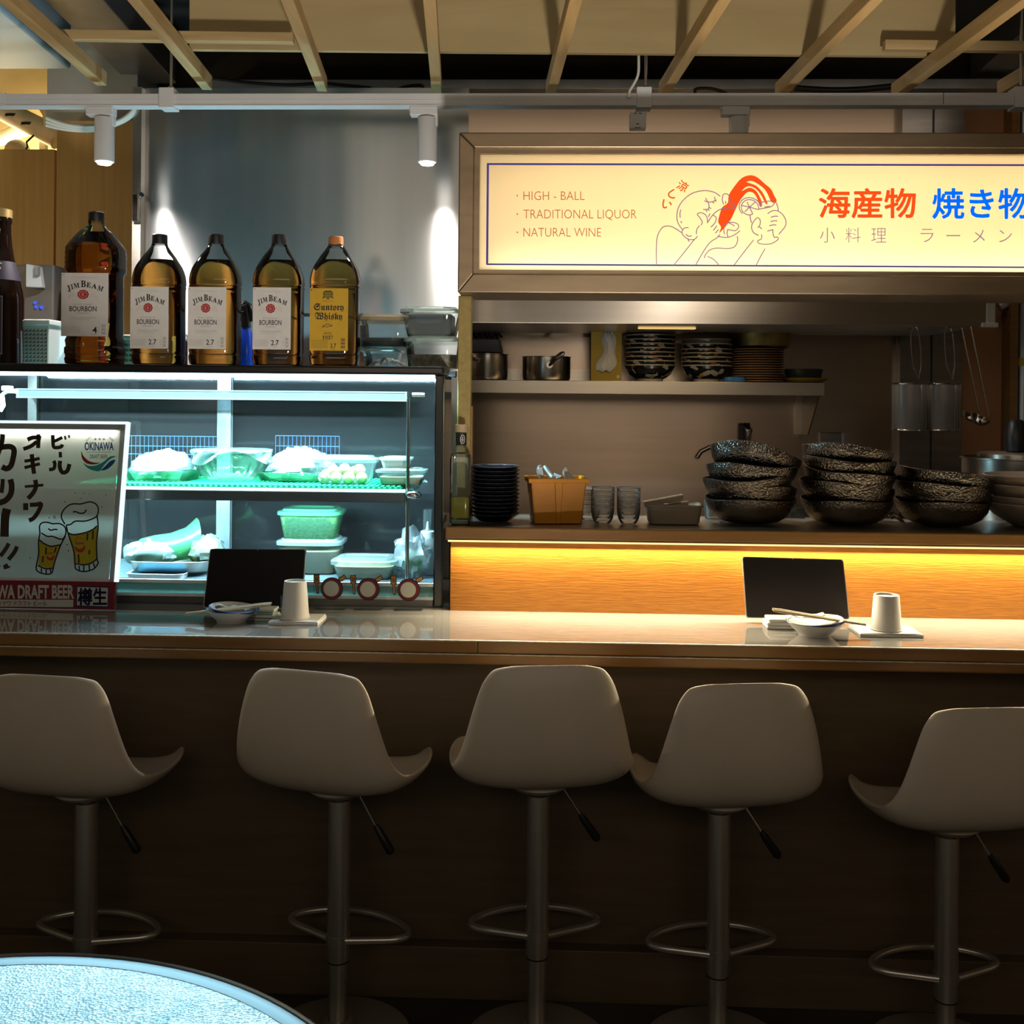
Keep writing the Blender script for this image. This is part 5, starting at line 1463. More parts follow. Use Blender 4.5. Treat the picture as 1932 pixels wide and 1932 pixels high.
# tap and wall box
c = P(1400, 812, BY)
t = thing('wall_tap', 'black and chrome wall tap above the left stack of hammered bowls', 'tap', (c.x, BY, c.z))
k = 4.2 / FPX
MB().box(-8 * k, 3 * k, -.03, 0, -24 * k, 14 * k).build('wall_plate', M['black'], t, bevel=.004)
MB().tube([(4 * k, -.04, 9 * k), (8 * k, -.055, 0), (7 * k, -.055, -10 * k)], [.012, .016, .010], 14).build('valve', M['chrome'], t, smooth=True)
MB().lathe([(.012, -.008), (.012, .008)], 16, (5 * k, -.05, 11 * k)).build('knob', M['black_gloss'], t, smooth=True)
MB().tube([(7 * k, -.055, -8 * k), (7 * k, -.055, -22 * k), (5 * k, -.055, -50 * k)], [.013, .010, .008], 12).build('hose', M['chrome'], t, smooth=True)
MB().tube([(x, -.02, z) for x, z in ((-4 * k, -40 * k), (-40 * k, -32 * k), (-62 * k, -32 * k), (-78 * k, -40 * k), (-86 * k, -52 * k))], .009, 10).build('spout', M['steel_dark'], t, smooth=True)
a, b = P(1545, 816, BY), P(1589, 880, BY)
t = thing('wall_cover', 'dark cover plate with a pale edge behind the middle stack of hammered bowls', 'cover', ((a.x + b.x) / 2, BY, b.z))
hw = (b.x - a.x) / 2
MB().box(-hw, hw, -.02, 0, -.05, a.z - b.z).build('plate', M['steel_dark'], t, bevel=.002)
MB().box(hw - .010, hw, -.024, -.018, -.05, a.z - b.z).build('pale_edge', pbr('pale_violet', (.40, .38, .46), .5), t)

# strainers and ladles hanging from the hood
M['mesh'] = clear('wire_mesh', (.75, .72, .68), .3, 1.6, (.30, .27, .24), .45)
for i, xo in enumerate((0, 63.5)):
    Y = HY + .03; k = Y / FPX
    zt_ = hz0
    c = P(1716 + xo, 620, Y)
    t = thing('noodle_strainer', ['left one of two noodle strainers hanging from the range hood', 'right one of two noodle strainers, next to the hanging ladles'][i], 'strainer', (c.x, Y, zt_), group='noodle strainers under the hood')
    q = lambda x, y: (P(x + xo, y, Y).x - c.x, 0, P(x + xo, y, Y).z - zt_)
    pts = [q(1731, 714), q(1729, 703), q(1723, 690), q(1720, 660), q(1719, 632), q(1722, 622), (q(1727, 616)[0], 0, -.001), q(1732, 622), q(1734, 632), q(1737, 660), q(1738, 690), q(1736, 702), q(1734, 716)]
    MB().tube([(v.x, 0, v.y) for v in smooth_line([(p_[0], p_[2]) for p_ in pts], 4)], .0022, 7).build('wire_handle', M['chrome'], t, smooth=True)
    x0_, zt2 = q(1684, 726)[0], q(1716, 724)[2]; x1_ = q(1748, 726)[0]; zb_ = q(1720, 814)[2]
    R_ = (x1_ - x0_) / 2; cx_ = (x0_ + x1_) / 2
    MB().lathe([(R_ * .93, zb_ + .006), (R_ * .97, zb_ + .015), (R_, zt2)], 32, (cx_, .0, 0), True, False).build('mesh_basket', M['mesh'], t, smooth=True)
    MB().tube([(cx_ + R_ * math.cos(a_), R_ * math.sin(a_), zt2) for a_ in [2 * math.pi * j / 36 for j in range(36)]], .003, 7, closed=True).build('rim', M['chrome'], t, smooth=True)
    MB().tube([(cx_ + R_ * .95 * math.cos(a_), R_ * .95 * math.sin(a_), zb_ + .006) for a_ in [2 * math.pi * j / 36 for j in range(36)]], .0025, 7, closed=True).build('bottom_ring', M['chrome'], t, smooth=True)
    for xx in (1725, 1731, 1737):
        xq = q(xx, 760)[0]; yq = -math.sqrt(max(0, R_ ** 2 - (xq - cx_) ** 2)) - .001
        MB().tube([(xq, yq, zt2), (xq + .003, yq, zb_ + .006)], .0014, 6).build('stay', M['chrome'], t, smooth=True)
for i, (p0, p1, bw) in enumerate((((1815, 619), (1846, 770), (1832, 783, 15)), ((1832, 619), (1864, 776), (1850, 788, 19)))):
    Y = HY + .02 + .05 * (1 - i); k = Y / FPX
    a, b, cc = P(p0[0], p0[1], Y), P(p1[0], p1[1], Y), P(bw[0], bw[1], Y)
    t = thing('ladle', ['smaller ladle hanging behind, beside the strainers', 'larger ladle hanging in front at the hood end'][i], 'ladle', (a.x, Y, hz0), group='ladles under the hood')
    o_ = Vector((a.x, Y, hz0))
    MB().tube([Vector((0, 0, -.001)), Vector((0, 0, -.005)), b - o_, b - o_ + Vector((.002, 0, -.012))], .0026, 8).build('handle', M['chrome'], t, smooth=True)
    R_ = bw[2] * k
    MB().lathe([(.001, -R_ * .75), (R_ * .5, -R_ * .65), (R_ * .85, -R_ * .3), (R_, 0.05 * R_), (R_ * .93, .05 * R_), (R_ * .8, -R_ * .3), (.001, -R_ * .62)], 28, cap0=False, cap1=False).xf(Matrix.Translation(cc - o_) @ Matrix.Rotation(.5, 4, 'Y')).build('cup', M['chrome'], t, smooth=True)
t = thing('wall_pipe', 'grey upright pipe at the right edge behind the kitchen', 'pipe', (PX(1929, 4.28), 4.28, 0))
MB().tube([(0, 0, 0), (0, 0, 2.7)], .018, 16).build('pipe', M['galv'], t, smooth=True)
z_ = P(1926, 683, 4.28).z
MB().lathe([(.0195, z_ - .016), (.0195, z_ + .016)], 20, cap0=False, cap1=False).build('yellow_tag', pbr('tag_yellow', (.55, .38, .02), .5), t, smooth=True)
t = thing('pipe_elbow', 'short grey pipe elbow under the hood end on the tan wall', 'pipe', (PX(1903, 4.25), 4.30, P(1903, 575, 4.28).z))
MB().tube([(-.02, 0, -.01), (.0, 0, .0), (.05, 0, .012), (.12, 0, .012)], .020, 12).build('elbow', M['galv'], t, smooth=True)

# stock pot on the kitchen counter
Y = 3.45; k = Y / FPX
c = P(1915, 862, Y)
t = thing('stock_pot', 'large steel stock pot with lid behind the rightmost bowls', 'stock pot', (c.x, Y, 1.0905))
r = 92 * k; h = P(1880, 862, Y).z - 1.0905
MB().lathe([(.001, 0), (r * .97, 0), (r, .01), (r, h - .006), (r * 1.04, h - .004), (r * 1.04, h), (r * .97, h), (r * .97, h - .01)], 64, cap0=False, cap1=False).build('pot', pbr('pot_steel', (.5, .48, .46), .22, 1.0, var=.08), t, smooth=True)
ld = MB().lathe([(r * .72, h - .002), (r * .72, h + .010), (r * .68, h + .014), (.001, h + .016)], 56, cap0=False, cap1=False).build('lid', M['steel'], t, smooth=True)
MB().lathe([(.02, h + .014), (.03, h + .02), (.034, h + .05), (.028, h + .11), (.02, h + .12), (.001, h + .121)], 24, cap0=False, cap1=False).build('knob', M['black'], ld, smooth=True)

# ------------------------------------------------------------------ things along the serving ledge
ZL = LT + .0
c = P(868, 985, 2.81)
t = thing('oil_bottle', 'square clear bottle half full of olive oil at the ledge end', 'oil bottle', (c.x, 2.822, ZL))
k = 2.81 / FPX; q = lambda y: (986 - y) * k
M['oilglass'] = clear('oil_glass', (.93, .97, .95), .0, 1.55, (.6, .7, .68), .05)
MB().sq([(17 * k, 17 * k, 0), (19.5 * k, 19.5 * k, .003), (20 * k, 20 * k, q(975)), (20 * k, 20 * k, q(862)), (18 * k, 18 * k, q(853)), (10 * k, 10 * k, q(850)), (9 * k, 9 * k, q(838)), (9 * k, 9 * k, q(812))], 44, 6).build('glass', M['oilglass'], t, smooth=True)
MB().sq([(16 * k, 16 * k, q(973)), (17.5 * k, 17.5 * k, q(970)), (17.5 * k, 17.5 * k, q(934))], 40, 5).build('oil', pbr('olive_oil', (.34, .28, .008), .15, var=.1, trans=.25), t, smooth=True)
MB().sq([(16.5 * k, 16.5 * k, .003), (17.5 * k, 17.5 * k, q(976))], 36, 5).build('thick_base', pbr('glass_base', (.45, .47, .30), .1, trans=.5), t, smooth=True)
MB().lathe([(12 * k, q(811)), (12 * k, q(798)), (11 * k, q(797)), (.001, q(797))], 24, cap0=True, cap1=False).build('cork', pbr('cork_tan', (.42, .30, .18), .6, var=.15), t, smooth=True)
nb = MB().lathe([(10.2 * k, q(836)), (10.2 * k, q(812))], 28, cap0=False, cap1=False).build('neck_label', M['black'], t, smooth=True)
mb = MB(); R_ = 10.5 * k
mb.tube([(R_ * math.sin(.35 + .42 * math.cos(a_)), -R_ * math.cos(.35 + .42 * math.cos(a_)), q(824.5) + 8 * k * math.sin(a_)) for a_ in [2 * math.pi * j / 24 for j in range(24)]], .0009, 5, closed=True)
mb.build('emblem_ring', M['label_white'], nb, smooth=True)
mb = MB()
for dz, w_ in ((3, .2), (0, .32), (-2.5, .22)):
    mb.tube([(R_ * math.sin(.35 + u), -R_ * math.cos(.35 + u), q(824.5) + dz * k) for u in (-w_, 0, w_)], .0006, 5)
mb.tube([(R_ * math.sin(.35), -R_ * math.cos(.35), q(824.5 - 5)), (R_ * math.sin(.35), -R_ * math.cos(.35), q(824.5 + 5))], .0006, 5)
mb.build('emblem', M['label_white'], nb, smooth=True)
# black plates
Y = 2.915; k = Y / FPX
pp = thing('black_plate', 'x', 'plate', (0, 0, 0), group='black plates on the serving ledge')
r = 48.5 * k
MB().lathe([(.001, .0035), (r * .55, .0015), (r * .58, 0), (r * .62, .001), (r * .8, .010), (r * .985, .019), (r * .96, .020), (r * .75, .011), (.001, .006)], 48, cap0=False, cap1=False).build('plate', pbr('black_glaze', (.008, .009, .014), .10, coat=.5), pp, smooth=True)
MB().lathe([(r * .975, .0186), (r, .0195), (r * .975, .0206), (r * .955, .0199)], 48, cap0=False, cap1=False).build('rim', pbr('worn_rim', (.10, .10, .12), .2, var=.5, scale=(60, 60, 60)), pp, smooth=True)
cx_ = PX(932.5, Y, 940); n = 13; st = 7.45 * k
for i in range(n):
    lo = (cx_ + .0012 * math.sin(i * 2.1), Y, ZL + .0005 + (n - 1 - i) * st)
    lb_ = f'black plate, {ordinal(i, n)} of the stack beside the yellow box'
    if i == 0: pp.location = lo; pp['label'] = lb_
    else: dup(pp, lo, i * .9, lb_)
# yellow spoon box
Y = 2.86; k = Y / FPX
c = P(1050, 997, Y)
t = thing('spoon_box', 'yellow plastic box of white spoons on the serving ledge', 'box', (c.x - .002, Y + .05, ZL + .0005), rz=.13)
h = P(1050, 903, Y).z - ZL
my = pbr('yellow_plastic', (.66, .25, .002), .5, var=.06, scale=(15, 15, 15))
mb = MB(); w0, w1, d0, d1 = .065, .0755, .048, .056; th = .003
mb.hexa([(-w0, -d0, 0), (w0, -d0, 0), (w0, d0, 0), (-w0, d0, 0)], [(-w0, -d0, .003), (w0, -d0, .003), (w0, d0, .003), (-w0, d0, .003)])
for (x0_, y0_, x1_, y1_) in ((-1, -1, 1, -1), (1, -1, 1, 1), (1, 1, -1, 1), (-1, 1, -1, -1)):
    nx, ny = (y1_ - y0_) / 2, -(x1_ - x0_) / 2
    mb.hexa([(x0_ * w0, y0_ * d0, 0), (x1_ * w0, y1_ * d0, 0), (x1_ * w0 - nx * th, y1_ * d0 - ny * th, 0), (x0_ * w0 - nx * th, y0_ * d0 - ny * th, 0)],
            [(x0_ * w1, y0_ * d1, h), (x1_ * w1, y1_ * d1, h), (x1_ * w1 - nx * th, y1_ * d1 - ny * th, h), (x0_ * w1 - nx * th, y0_ * d1 - ny * th, h)])
mb.build('box', my, t)
mb = MB()
for (x0_, x1_, y0_, y1_) in ((-w1 - .007, w1 + .007, -d1 - .007, -d1 + .002), (-w1 - .007, w1 + .007, d1 - .002, d1 + .007), (-w1 - .007, -w1 + .002, -d1, d1), (w1 - .002, w1 + .007, -d1, d1)):
    mb.box(x0_, x1_, y0_, y1_, h - .012, h)
mb.build('rim', my, t, bevel=.0015)
MB().hexa([(-.005, -d0 - .004, -.0004), (.005, -d0 - .004, -.0004), (.006, -d0 + .001, 0), (-.006, -d0 + .001, 0)], [(-.010, -d1 - .003, h - .012), (.010, -d1 - .003, h - .012), (.012, -d1 + .001, h - .012), (-.012, -d1 + .001, h - .012)]).build('front_rib', my, t, bevel=.001)
for i, (x, y, z, rx, ry, rz_, lb_) in enumerate(((-.045, -.02, .004, -1.0, .5, -1.1, 'white spoon standing bowl up at the left of the yellow box'), (-.005, -.025, -.006, .2, -.5, .2, 'white spoon with its handle raised in the middle of the yellow box'), (.035, -.02, -.004, -.8, .3, -1.9, 'white spoon with its bowl forward at the right of the yellow box'))):
    s = thing('soup_spoon', lb_, 'spoon', Vector((c.x, Y + .05, ZL + h)) + Vector((x, y, z)), group='white spoons in the yellow box', rot=(rx, ry, rz_))
    rg = []
    for (yy, w_, dz) in ((-.030, .004, .006), (-.026, .013, .001), (-.014, .020, -.004), (0, .021, -.005), (.012, .016, -.002), (.02, .009, .003)):
        rg.append([(w_ * math.sin(u), yy, dz + .013 * (1 - math.cos(u * .95))) for u in [-1.35 + 2.7 * j / 8 for j in range(9)]])
    MB().loft(rg, False, False, closed=False).build('bowl', M['ceram_w'], s, smooth=True, solid=.002)
    MB().tube([(0, .016, .003), (0, .03, .008), (0, .048, .018), (0, .060, .028)], [.006, .0055, .0055, .004], 8).build('handle', M['ceram_w'], s, smooth=True)
# glass cups
M['cupglass'] = clear('cup_glass', (.985, .985, .98), .05, 1.28, (.97, .95, .90), .17)
Y = 2.90; k = Y / FPX
gc = thing('glass_cup', 'x', 'glass cup', (0, 0, 0), group='stacked glass cups on the ledge')
r = 22 * k
MB().lathe([(r * .55, .003), (r * .62, 0), (r * .72, .003), (r * .9, .015), (r * .98, .03), (r, .045)], 40, cap0=True, cap1=False).build('cup', M['cupglass'], gc, smooth=True)
MB().tube([(r * .985 * math.cos(a_), r * .985 * math.sin(a_), .0458) for a_ in [2 * math.pi * j / 32 for j in range(32)]], .0015, 6, closed=True).build('rim', clear('cup_rim', (.95, .95, .92), .05, 1.8, (.95, .92, .85), .6), gc, smooth=True)
first = True
for px_, n, nm, Yc in ((1137, 5, 'middle', 2.885), (1186, 5, 'right', 2.885), (1112, 4, 'left', 2.96)):
    for i in range(n):
        lo = (PX(px_, Yc, 960), Yc, ZL + .0005 + (n - 1 - i) * .0128)
        lb_ = f'glass cup, {ordinal(i, n)} of the {nm} cup stack beside the yellow box'
        if first: gc.location = lo; gc['label'] = lb_; first = False
        else: dup(gc, lo, 0, lb_)
# beige tray with dividers
Y = 2.865; k = Y / FPX
t = deli('cutlery_tray', 'beige plastic tray with loose dividers left of the hammered bowls', 'tray', (1218, 954, 1331, 997), Y, .11, pbr('beige_plastic', (.34, .27, .19), .5, var=.05), z0=ZL + .0005, taper=.92, e=7)
MB().lathe([(.08, 0), (.08, .002)], 4).xf(Matrix.Scale(0.001, 4)).build('x', None, t) if False else None
for nm, p0, p1, p2, p3 in (('divider', (1214, 948), (1290, 934), (1288, 944), (1217, 957)), ('divider', (1240, 957), (1300, 947), (1299, 953), (1243, 962))):
    c4 = [P(x, y, Y + .035) - t.location for x, y in (p0, p1, p2, p3)]
    MB().hexa([c4[3] + Vector((0, .04, 0)), c4[2] + Vector((0, .04, 0)), c4[2], c4[3]], [c4[0] + Vector((0, .04, 0)), c4[1] + Vector((0, .04, 0)), c4[1], c4[0]]).build(nm, bpy.data.materials['beige_plastic'], t, bevel=.001)
# hammered bowls
m, nt, bs, out = newmat('hammered')
bs.inputs['Base Color'].default_value = (.25, .22, .195, 1); bs.inputs['Metallic'].default_value = 1; bs.inputs['Roughness'].default_value = .26
tc = nt.nodes.new('ShaderNodeTexCoord'); vo = nt.nodes.new('ShaderNodeTexVoronoi'); vo.inputs['Scale'].default_value = 165
bp = nt.nodes.new('ShaderNodeBump'); bp.inputs['Distance'].default_value = .0017
nt.links.new(tc.outputs['Object'], vo.inputs['Vector']); nt.links.new(vo.outputs['Distance'], bp.inputs['Height']); nt.links.new(bp.outputs[0], bs.inputs['Normal'])
M['hammered'] = m
Y = 2.945; k = Y / FPX
hb = thing('hammered_bowl', 'x', 'bowl', (0, 0, 0), group='hammered metal bowls on the ledge')
R0 = 84 * k
prof = [(.001, 0), (R0 * .42, .0), (R0 * .64, .006), (R0 * .82, .019), (R0 * .935, .038), (R0 * .99, .058), (R0, .068), (R0 * .985, .0682), (R0 * .97, .058), (R0 * .915, .040), (R0 * .80, .022), (R0 * .62, .010), (.001, .004)]
rings = [[(rr * (1 + .02 * math.sin(3 * a_ + 1) * (z / .068)) * math.cos(a_), rr * (1 + .02 * math.sin(2 * a_) * (z / .068)) * math.sin(a_), z + .0035 * math.sin(3 * a_ + .5) * (z / .068)) for a_ in [2 * math.pi * j / 64 for j in range(64)]] for rr, z in prof]
MB().loft(rings, False, False).build('bowl', M['hammered'], hb, smooth=True)
MB().tube([(R0 * .985 * (1 + .02 * math.sin(3 * a_ + 1)) * math.cos(a_), R0 * .985 * (1 + .02 * math.sin(2 * a_)) * math.sin(a_), .0682 + .0035 * math.sin(3 * a_ + .5)) for a_ in [2 * math.pi * j / 64 for j in range(64)]], .0012, 6, closed=True).build('rim', pbr('pewter_rim', (.35, .31, .26), .3, 1.0), hb, smooth=True)
first = True
for px_, base, steps, tilts, nm in ((1415, 999, (0, 24, 41, 60, 84), ((0, 0), (0, .03), (-.05, -.06), (.04, .06), (.30, .13)), 'left'),
                                    (1597, 1003, (0, 22, 36, 56, 74, 94), ((0, 0), (0, .05), (.0, -.03), (0, -.10), (0, -.05), (-.02, -.14)), 'middle'),
                                    (1778, 1006, (0, 22, 38, 50), ((0, 0), (0, 0.01), (0, -.06), (.14, -.07)), 'right')):
    n = len(steps)
    for j in range(n):
        i = n - 1 - j
        ang = tilts[j]
        lo = (PX(px_, Y, 970) + .004 * math.sin(j * 2.2), Y + .003 * math.cos(j), ZL + .001 + steps[j] * k)
        lb_ = f'hammered bowl, {ordinal(i, n)} of the {nm} stack of three on the ledge'
        rot = (ang[0], ang[1], j * .8 if nm != 'left' else j * .5)
        if first:
            hb.location = lo; hb.rotation_euler = rot; hb['label'] = lb_; first = False
        else: dup(hb, lo, None, lb_, rot=rot)
# pale ceramic bowls at the right edge
gb = thing('grey_bowl', 'x', 'bowl', (0, 0, 0), group='grey ceramic bowls at the right end of the ledge')
R1 = 104 * k
MB().lathe([(R1 * .45, .002), (R1 * .5, 0), (R1 * .58, .006), (R1 * .82, .03), (R1 * .97, .055), (R1, .064), (R1 * .97, .0645), (R1 * .8, .034), (R1 * .5, .012), (.001, .010)], 56, cap0=True, cap1=False).build('bowl', pbr('grey_ceramic', (.34, .27, .21), .3, var=.08, scale=(20, 20, 20)), gb, smooth=True)
MB().tube([(R1 * .985 * math.cos(a_), R1 * .985 * math.sin(a_), .0645) for a_ in [2 * math.pi * j / 56 for j in range(56)]], .0014, 6, closed=True).build('rim', pbr('grey_rim', (.48, .42, .36), .3), gb, smooth=True)
for i, s_ in enumerate((50, 34, 13, 0)):
    lo = (PX(1968, Y, 970), Y, ZL + .0006 + s_ * k); lb_ = f'grey ceramic bowl, {ordinal(i, 4)} of the right-hand ledge stack'
    if i == 0: gb.location = lo; gb['label'] = lb_
    else: dup(gb, lo, 0, lb_)
c = P(1690, 990, 3.0)
t = thing('tongs', 'steel tongs lying between the middle and right stacks of hammered bowls', 'tongs', (c.x, 3.02, ZL + .001))
MB().tube([P(x, y, 3.03) - Vector((c.x, 3.02, ZL + .001)) for x, y in ((1676, 972), (1685, 967), (1693, 972), (1712, 994))], .004, 8).build('upper_arm', M['chrome'], t, smooth=True)
MB().tube([P(x, y, 3.02) - Vector((c.x, 3.02, ZL + .001)) for x, y in ((1680, 978), (1690, 976), (1716, 993))], .0035, 8).build('lower_arm', M['chrome'], t, smooth=True)
c = P(1350, 985, 2.99)
t = thing('tumbler', 'clear glass tumbler behind the left stack of hammered bowls', 'glass', (c.x, 3.03, ZL + .0005))
MB().lathe([(.022, 0), (.024, .003), (.027, .055), (.0255, .055), (.022, .005)], 32, cap1=False).build('glass', M['cupglass'], t, smooth=True)
c = P(1502, 985, 3.03)
t = thing('paper_card', 'small pale card standing between the left and middle bowl stacks', 'card', (c.x, 3.055, ZL + .0005))
MB().box(-.03, .03, 0, .002, 0, .03).build('card', pbr('pale_card', (.5, .55, .55), .6), t)
MB().box(-.012, .004, -.0012, 0, .006, .022).build('print', pbr('card_green', (.25, .45, .35), .6), t)

# ------------------------------------------------------------------ on the counter: beer poster
yb0, yt0 = 2.742, 2.822
zb0 = CT + .0005; zt0_ = P(243, 798, yt0).z
n_ = Vector((0, -(zt0_ - zb0), (yt0 - yb0))).normalized()
pb0 = Vector((0, yb0, zb0))


def pm(x, y, d=0.0):
    v = PP(x, y, pb0, n_)
    return v + n_ * d


TL, TR, BR, BL_ = pm(-135, 796), pm(243, 798), pm(222, 1156), pm(-150, 1150)
# keep the board a true rectangle in its own plane
up = (Vector((0, yt0 - yb0, zt0_ - zb0))).normalized()
H = (zt0_ - zb0) / up.z
xr = (TR.x + BR.x) / 2
xl_ = xr - 1.06 * H
t = thing('beer_poster', 'lit-edged beer poster with brush lettering leaning on the fridge', 'poster', (xr, yb0, zb0))
po = Vector((xr, yb0, zb0))


def slab(x0, x1, h0, h1, d0, d1):
    """box in the poster's plane: x relative to right edge, h along the board, d out towards the viewer"""
    q = lambda x, h, d: Vector((x, 0, 0)) + up * h + n_ * d
    return MB().hexa([q(x0, h0, d1), q(x1, h0, d1), q(x1, h0, d0), q(x0, h0, d0)], [q(x0, h1, d1), q(x1, h1, d1), q(x1, h1, d0), q(x0, h1, d0)])


Wd = xr - xl_
hband = ((pm(100, 1096) - pb0).dot(up))
slab(-Wd, 0, 0, H, 0, .003).build('backing', clear('poster_frame', (.97, .97, .96), .2, 1.45, (.60, .56, .52), .20), t, bevel=.002)
sheet = slab(-Wd + .018, -.019, hband, H - .020, .016, .0166).build('sheet', clear('poster_paper', (.92, .96, .92), .4, 1.3, (.93, .96, .88), .82), t)
l = light('added_poster_light', 'AREA', (0, 0, 0), 2.8, (1.0, 0.98, 0.90), shape='RECTANGLE', size=Wd - .06, size_y=.008)  # light added inside the board to brighten the sheet from its top
l.parent = t; l.location = Vector((-Wd / 2, 0, 0)) + up * (H - .024) + n_ * .0095
l.rotation_euler = (-(up * 1.0) * .94 + n_ * .34).to_track_quat('-Z', 'Y').to_euler()
slab(-Wd, 0, 0, .02, .003, .016).build('bottom_rail', bpy.data.materials['poster_frame'], t)
slab(-.018, -.0055, hband, H - .006, .003, .0163).build('side_margin', clear('poster_margin', (.6, .6, .6), .3, 1.4, (.60, .55, .52), .85), t)
slab(-Wd, -.018, H - .0195, H - .006, .003, .0163).build('top_margin', bpy.data.materials['poster_margin'], t)
edge_m = emit('acrylic_edge', (.72, .96, 1.0), 1.3)  # emission stands in for light caught in the acrylic edges
slab(-.005, 0.001, hband, H + .001, -.001, .0175).build('bright_edge', edge_m, t)
slab(-Wd, 0.001, H - .005, H + .001, -.001, .0175).build('bright_edge', edge_m, t)
band = slab(-Wd, 0.0008, 0, hband, .010, .019).build('red_band', pbr('band_red', (.20, .012, .028), .4, var=.1), t, bevel=.001)


def pml(x, y, d=.0172):
    v = PP(x, y, pb0 + n_ * d, n_)
    return v - po


pmb = lambda x, y: pml(x, y, .0196)
pmb2 = lambda x, y: pml(x, y, .0200)
pmc = lambda x, y: pml(x, y, .0176)
M['brush'] = pbr('brush_ink', (.045, .028, .014), .6, var=.15)
M['white_ink'] = pbr('white_ink', (.55, .60, .58), .5, var=.03)
M['navy_ink'] = pbr('navy_ink', (.010, .016, .10), .5, var=.05)
mb = MB()
c7 = lambda L: [(x / 5.68, 680 + y / 5.68) for x, y in L]
c2 = lambda L: [(x / 6.04, 940 + y / 6.04) for x, y in L]
# brush strokes, each with its own width
BRUSH = (
        ([(565, 800), (568, 860), (575, 925), (610, 935), (655, 925), (668, 900)], 38), ([(575, 870), (620, 850), (668, 825)], 34), ([(695, 808), (703, 850)], 22), ([(738, 798), (742, 830)], 22),
        ([(645, 980), (648, 1040)], 34), ([(575, 1075), (588, 1110), (575, 1160), (525, 1170)], 38), ([(645, 1075), (640, 1140), (668, 1200), (720, 1185), (745, 1110)], 44),
        ([(295, 850), (360, 825), (440, 835)], 44), ([(410, 790), (412, 860), (408, 940)], 44), ([(395, 870), (330, 920), (250, 950)], 42),
        ([(262, 1080), (340, 1068), (425, 1050)], 34), ([(262, 1150), (340, 1130), (428, 1108)], 34), ([(340, 1005), (350, 1100), (365, 1215)], 46),
        ([(265, 1352), (360, 1345), (465, 1335)], 28), ([(378, 1280), (385, 1350), (355, 1420), (300, 1480)], 48),
        ([(275, 1530), (275, 1605)], 54), ([(320, 1548), (390, 1545), (440, 1540), (410, 1620), (360, 1690), (310, 1715)], 46),
        None,
        ([(-60, 950), (20, 930), (110, 925), (150, 960), (140, 1050), (115, 1130), (70, 1160), (20, 1140)], 60), ([(30, 790), (20, 880), (-20, 1000), (-70, 1120)], 50),
        ([(30, 1270), (25, 1350), (15, 1420)], 44), ([(110, 1275), (125, 1340), (115, 1430), (60, 1500), (-20, 1530)], 62),
        ([(75, 1590), (55, 1680), (50, 1780), (48, 1890)], 92))
for it in BRUSH:
    if it is None:
        mb.build('brush_lettering', M['brush'], t); mb = MB(); continue
    stroke(mb, c7(it[0]), it[1] / 5.68, pml)
for pts, w_ in (([(100, 515), (70, 570), (5, 660)], 46), ([(195, 550), (160, 620), (95, 700)], 48)):
    stroke(mb, c2(pts), w_ / 6.04, pml)
area(mb, c2([(35, 765), (80, 740), (95, 770), (125, 780), (95, 800), (45, 812)]), pml, sm=False)
area(mb, c2([(-50, 765), (-10, 735), (8, 775), (-10, 800)]), pml, sm=False)
mb.build('large_brush_lettering', M['brush'], t)
# beer mugs
mb = MB()
area(mb, c2([(785, 405), (840, 420), (905, 410), (960, 395), (1040, 370), (1105, 320), (1112, 420), (1095, 680), (1040, 740), (960, 755), (865, 735), (840, 600)]), pml, sm=False)
area(mb, c2([(450, 480), (500, 515), (570, 545), (640, 540), (685, 540), (650, 620), (612, 790), (540, 808), (440, 760), (448, 600)]), pml, sm=False)
mb.build('beer_fill', pbr('beer_yellow', (.46, .38, .015), .5, var=.08), t)
mb = MB()
for pts in ([(740, 295), (700, 220), (715, 150), (770, 90), (830, 65), (920, 65), (1020, 42), (1090, 65), (1120, 120), (1105, 200), (1040, 240), (960, 262), (860, 262), (800, 300), (755, 305)],
            [(755, 305), (775, 400), (840, 600), (855, 760), (870, 810), (950, 835), (1060, 810), (1118, 740), (1105, 690), (1100, 500), (1118, 330), (1105, 190)],
            [(775, 395), (840, 415), (960, 395), (1050, 360), (1105, 315)], [(860, 745), (960, 760), (1050, 735), (1100, 690)], [(830, 155), (870, 155), (910, 172), (960, 165), (985, 130)],
            [(900, 770), (905, 820)], [(955, 770), (955, 830)], [(1015, 760), (1020, 820)], [(1065, 740), (1080, 790)], [(1000, 400), (990, 480)], [(1060, 370), (1055, 470)], [(895, 640), (900, 740)], [(1020, 590), (1015, 640)],
            [(455, 400), (450, 320), (480, 280), (540, 275), (600, 290), (680, 290), (740, 330), (750, 400), (720, 460), (680, 465), (600, 435), (540, 435), (470, 395)],
            [(455, 400), (440, 500), (440, 640), (412, 790), (440, 840), (520, 865), (590, 850), (620, 740), (680, 560), (745, 430)],
            [(450, 475), (500, 515), (580, 548), (690, 530)], [(430, 765), (520, 805), (612, 795)], [(550, 345), (580, 365), (620, 355), (655, 357)], [(470, 800), (475, 845)], [(525, 815), (527, 858)], [(575, 810), (580, 850)], [(490, 660), (485, 730)], [(525, 560), (520, 640)], [(640, 560), (620, 620)]):
    stroke(mb, c2(pts), 2.7, pmc)
for x, y in ((740, 42), (1160, 98), (560, 222), (345, 678), (765, 530), (780, 597)):
    area(mb, c2([(x - 8, y), (x, y - 8), (x + 9, y), (x, y + 9)]), pmc, sm=False)
stroke(mb, c2([(612, 205), (632, 210), (628, 228), (612, 226), (612, 205)]), 1.0, pmc)
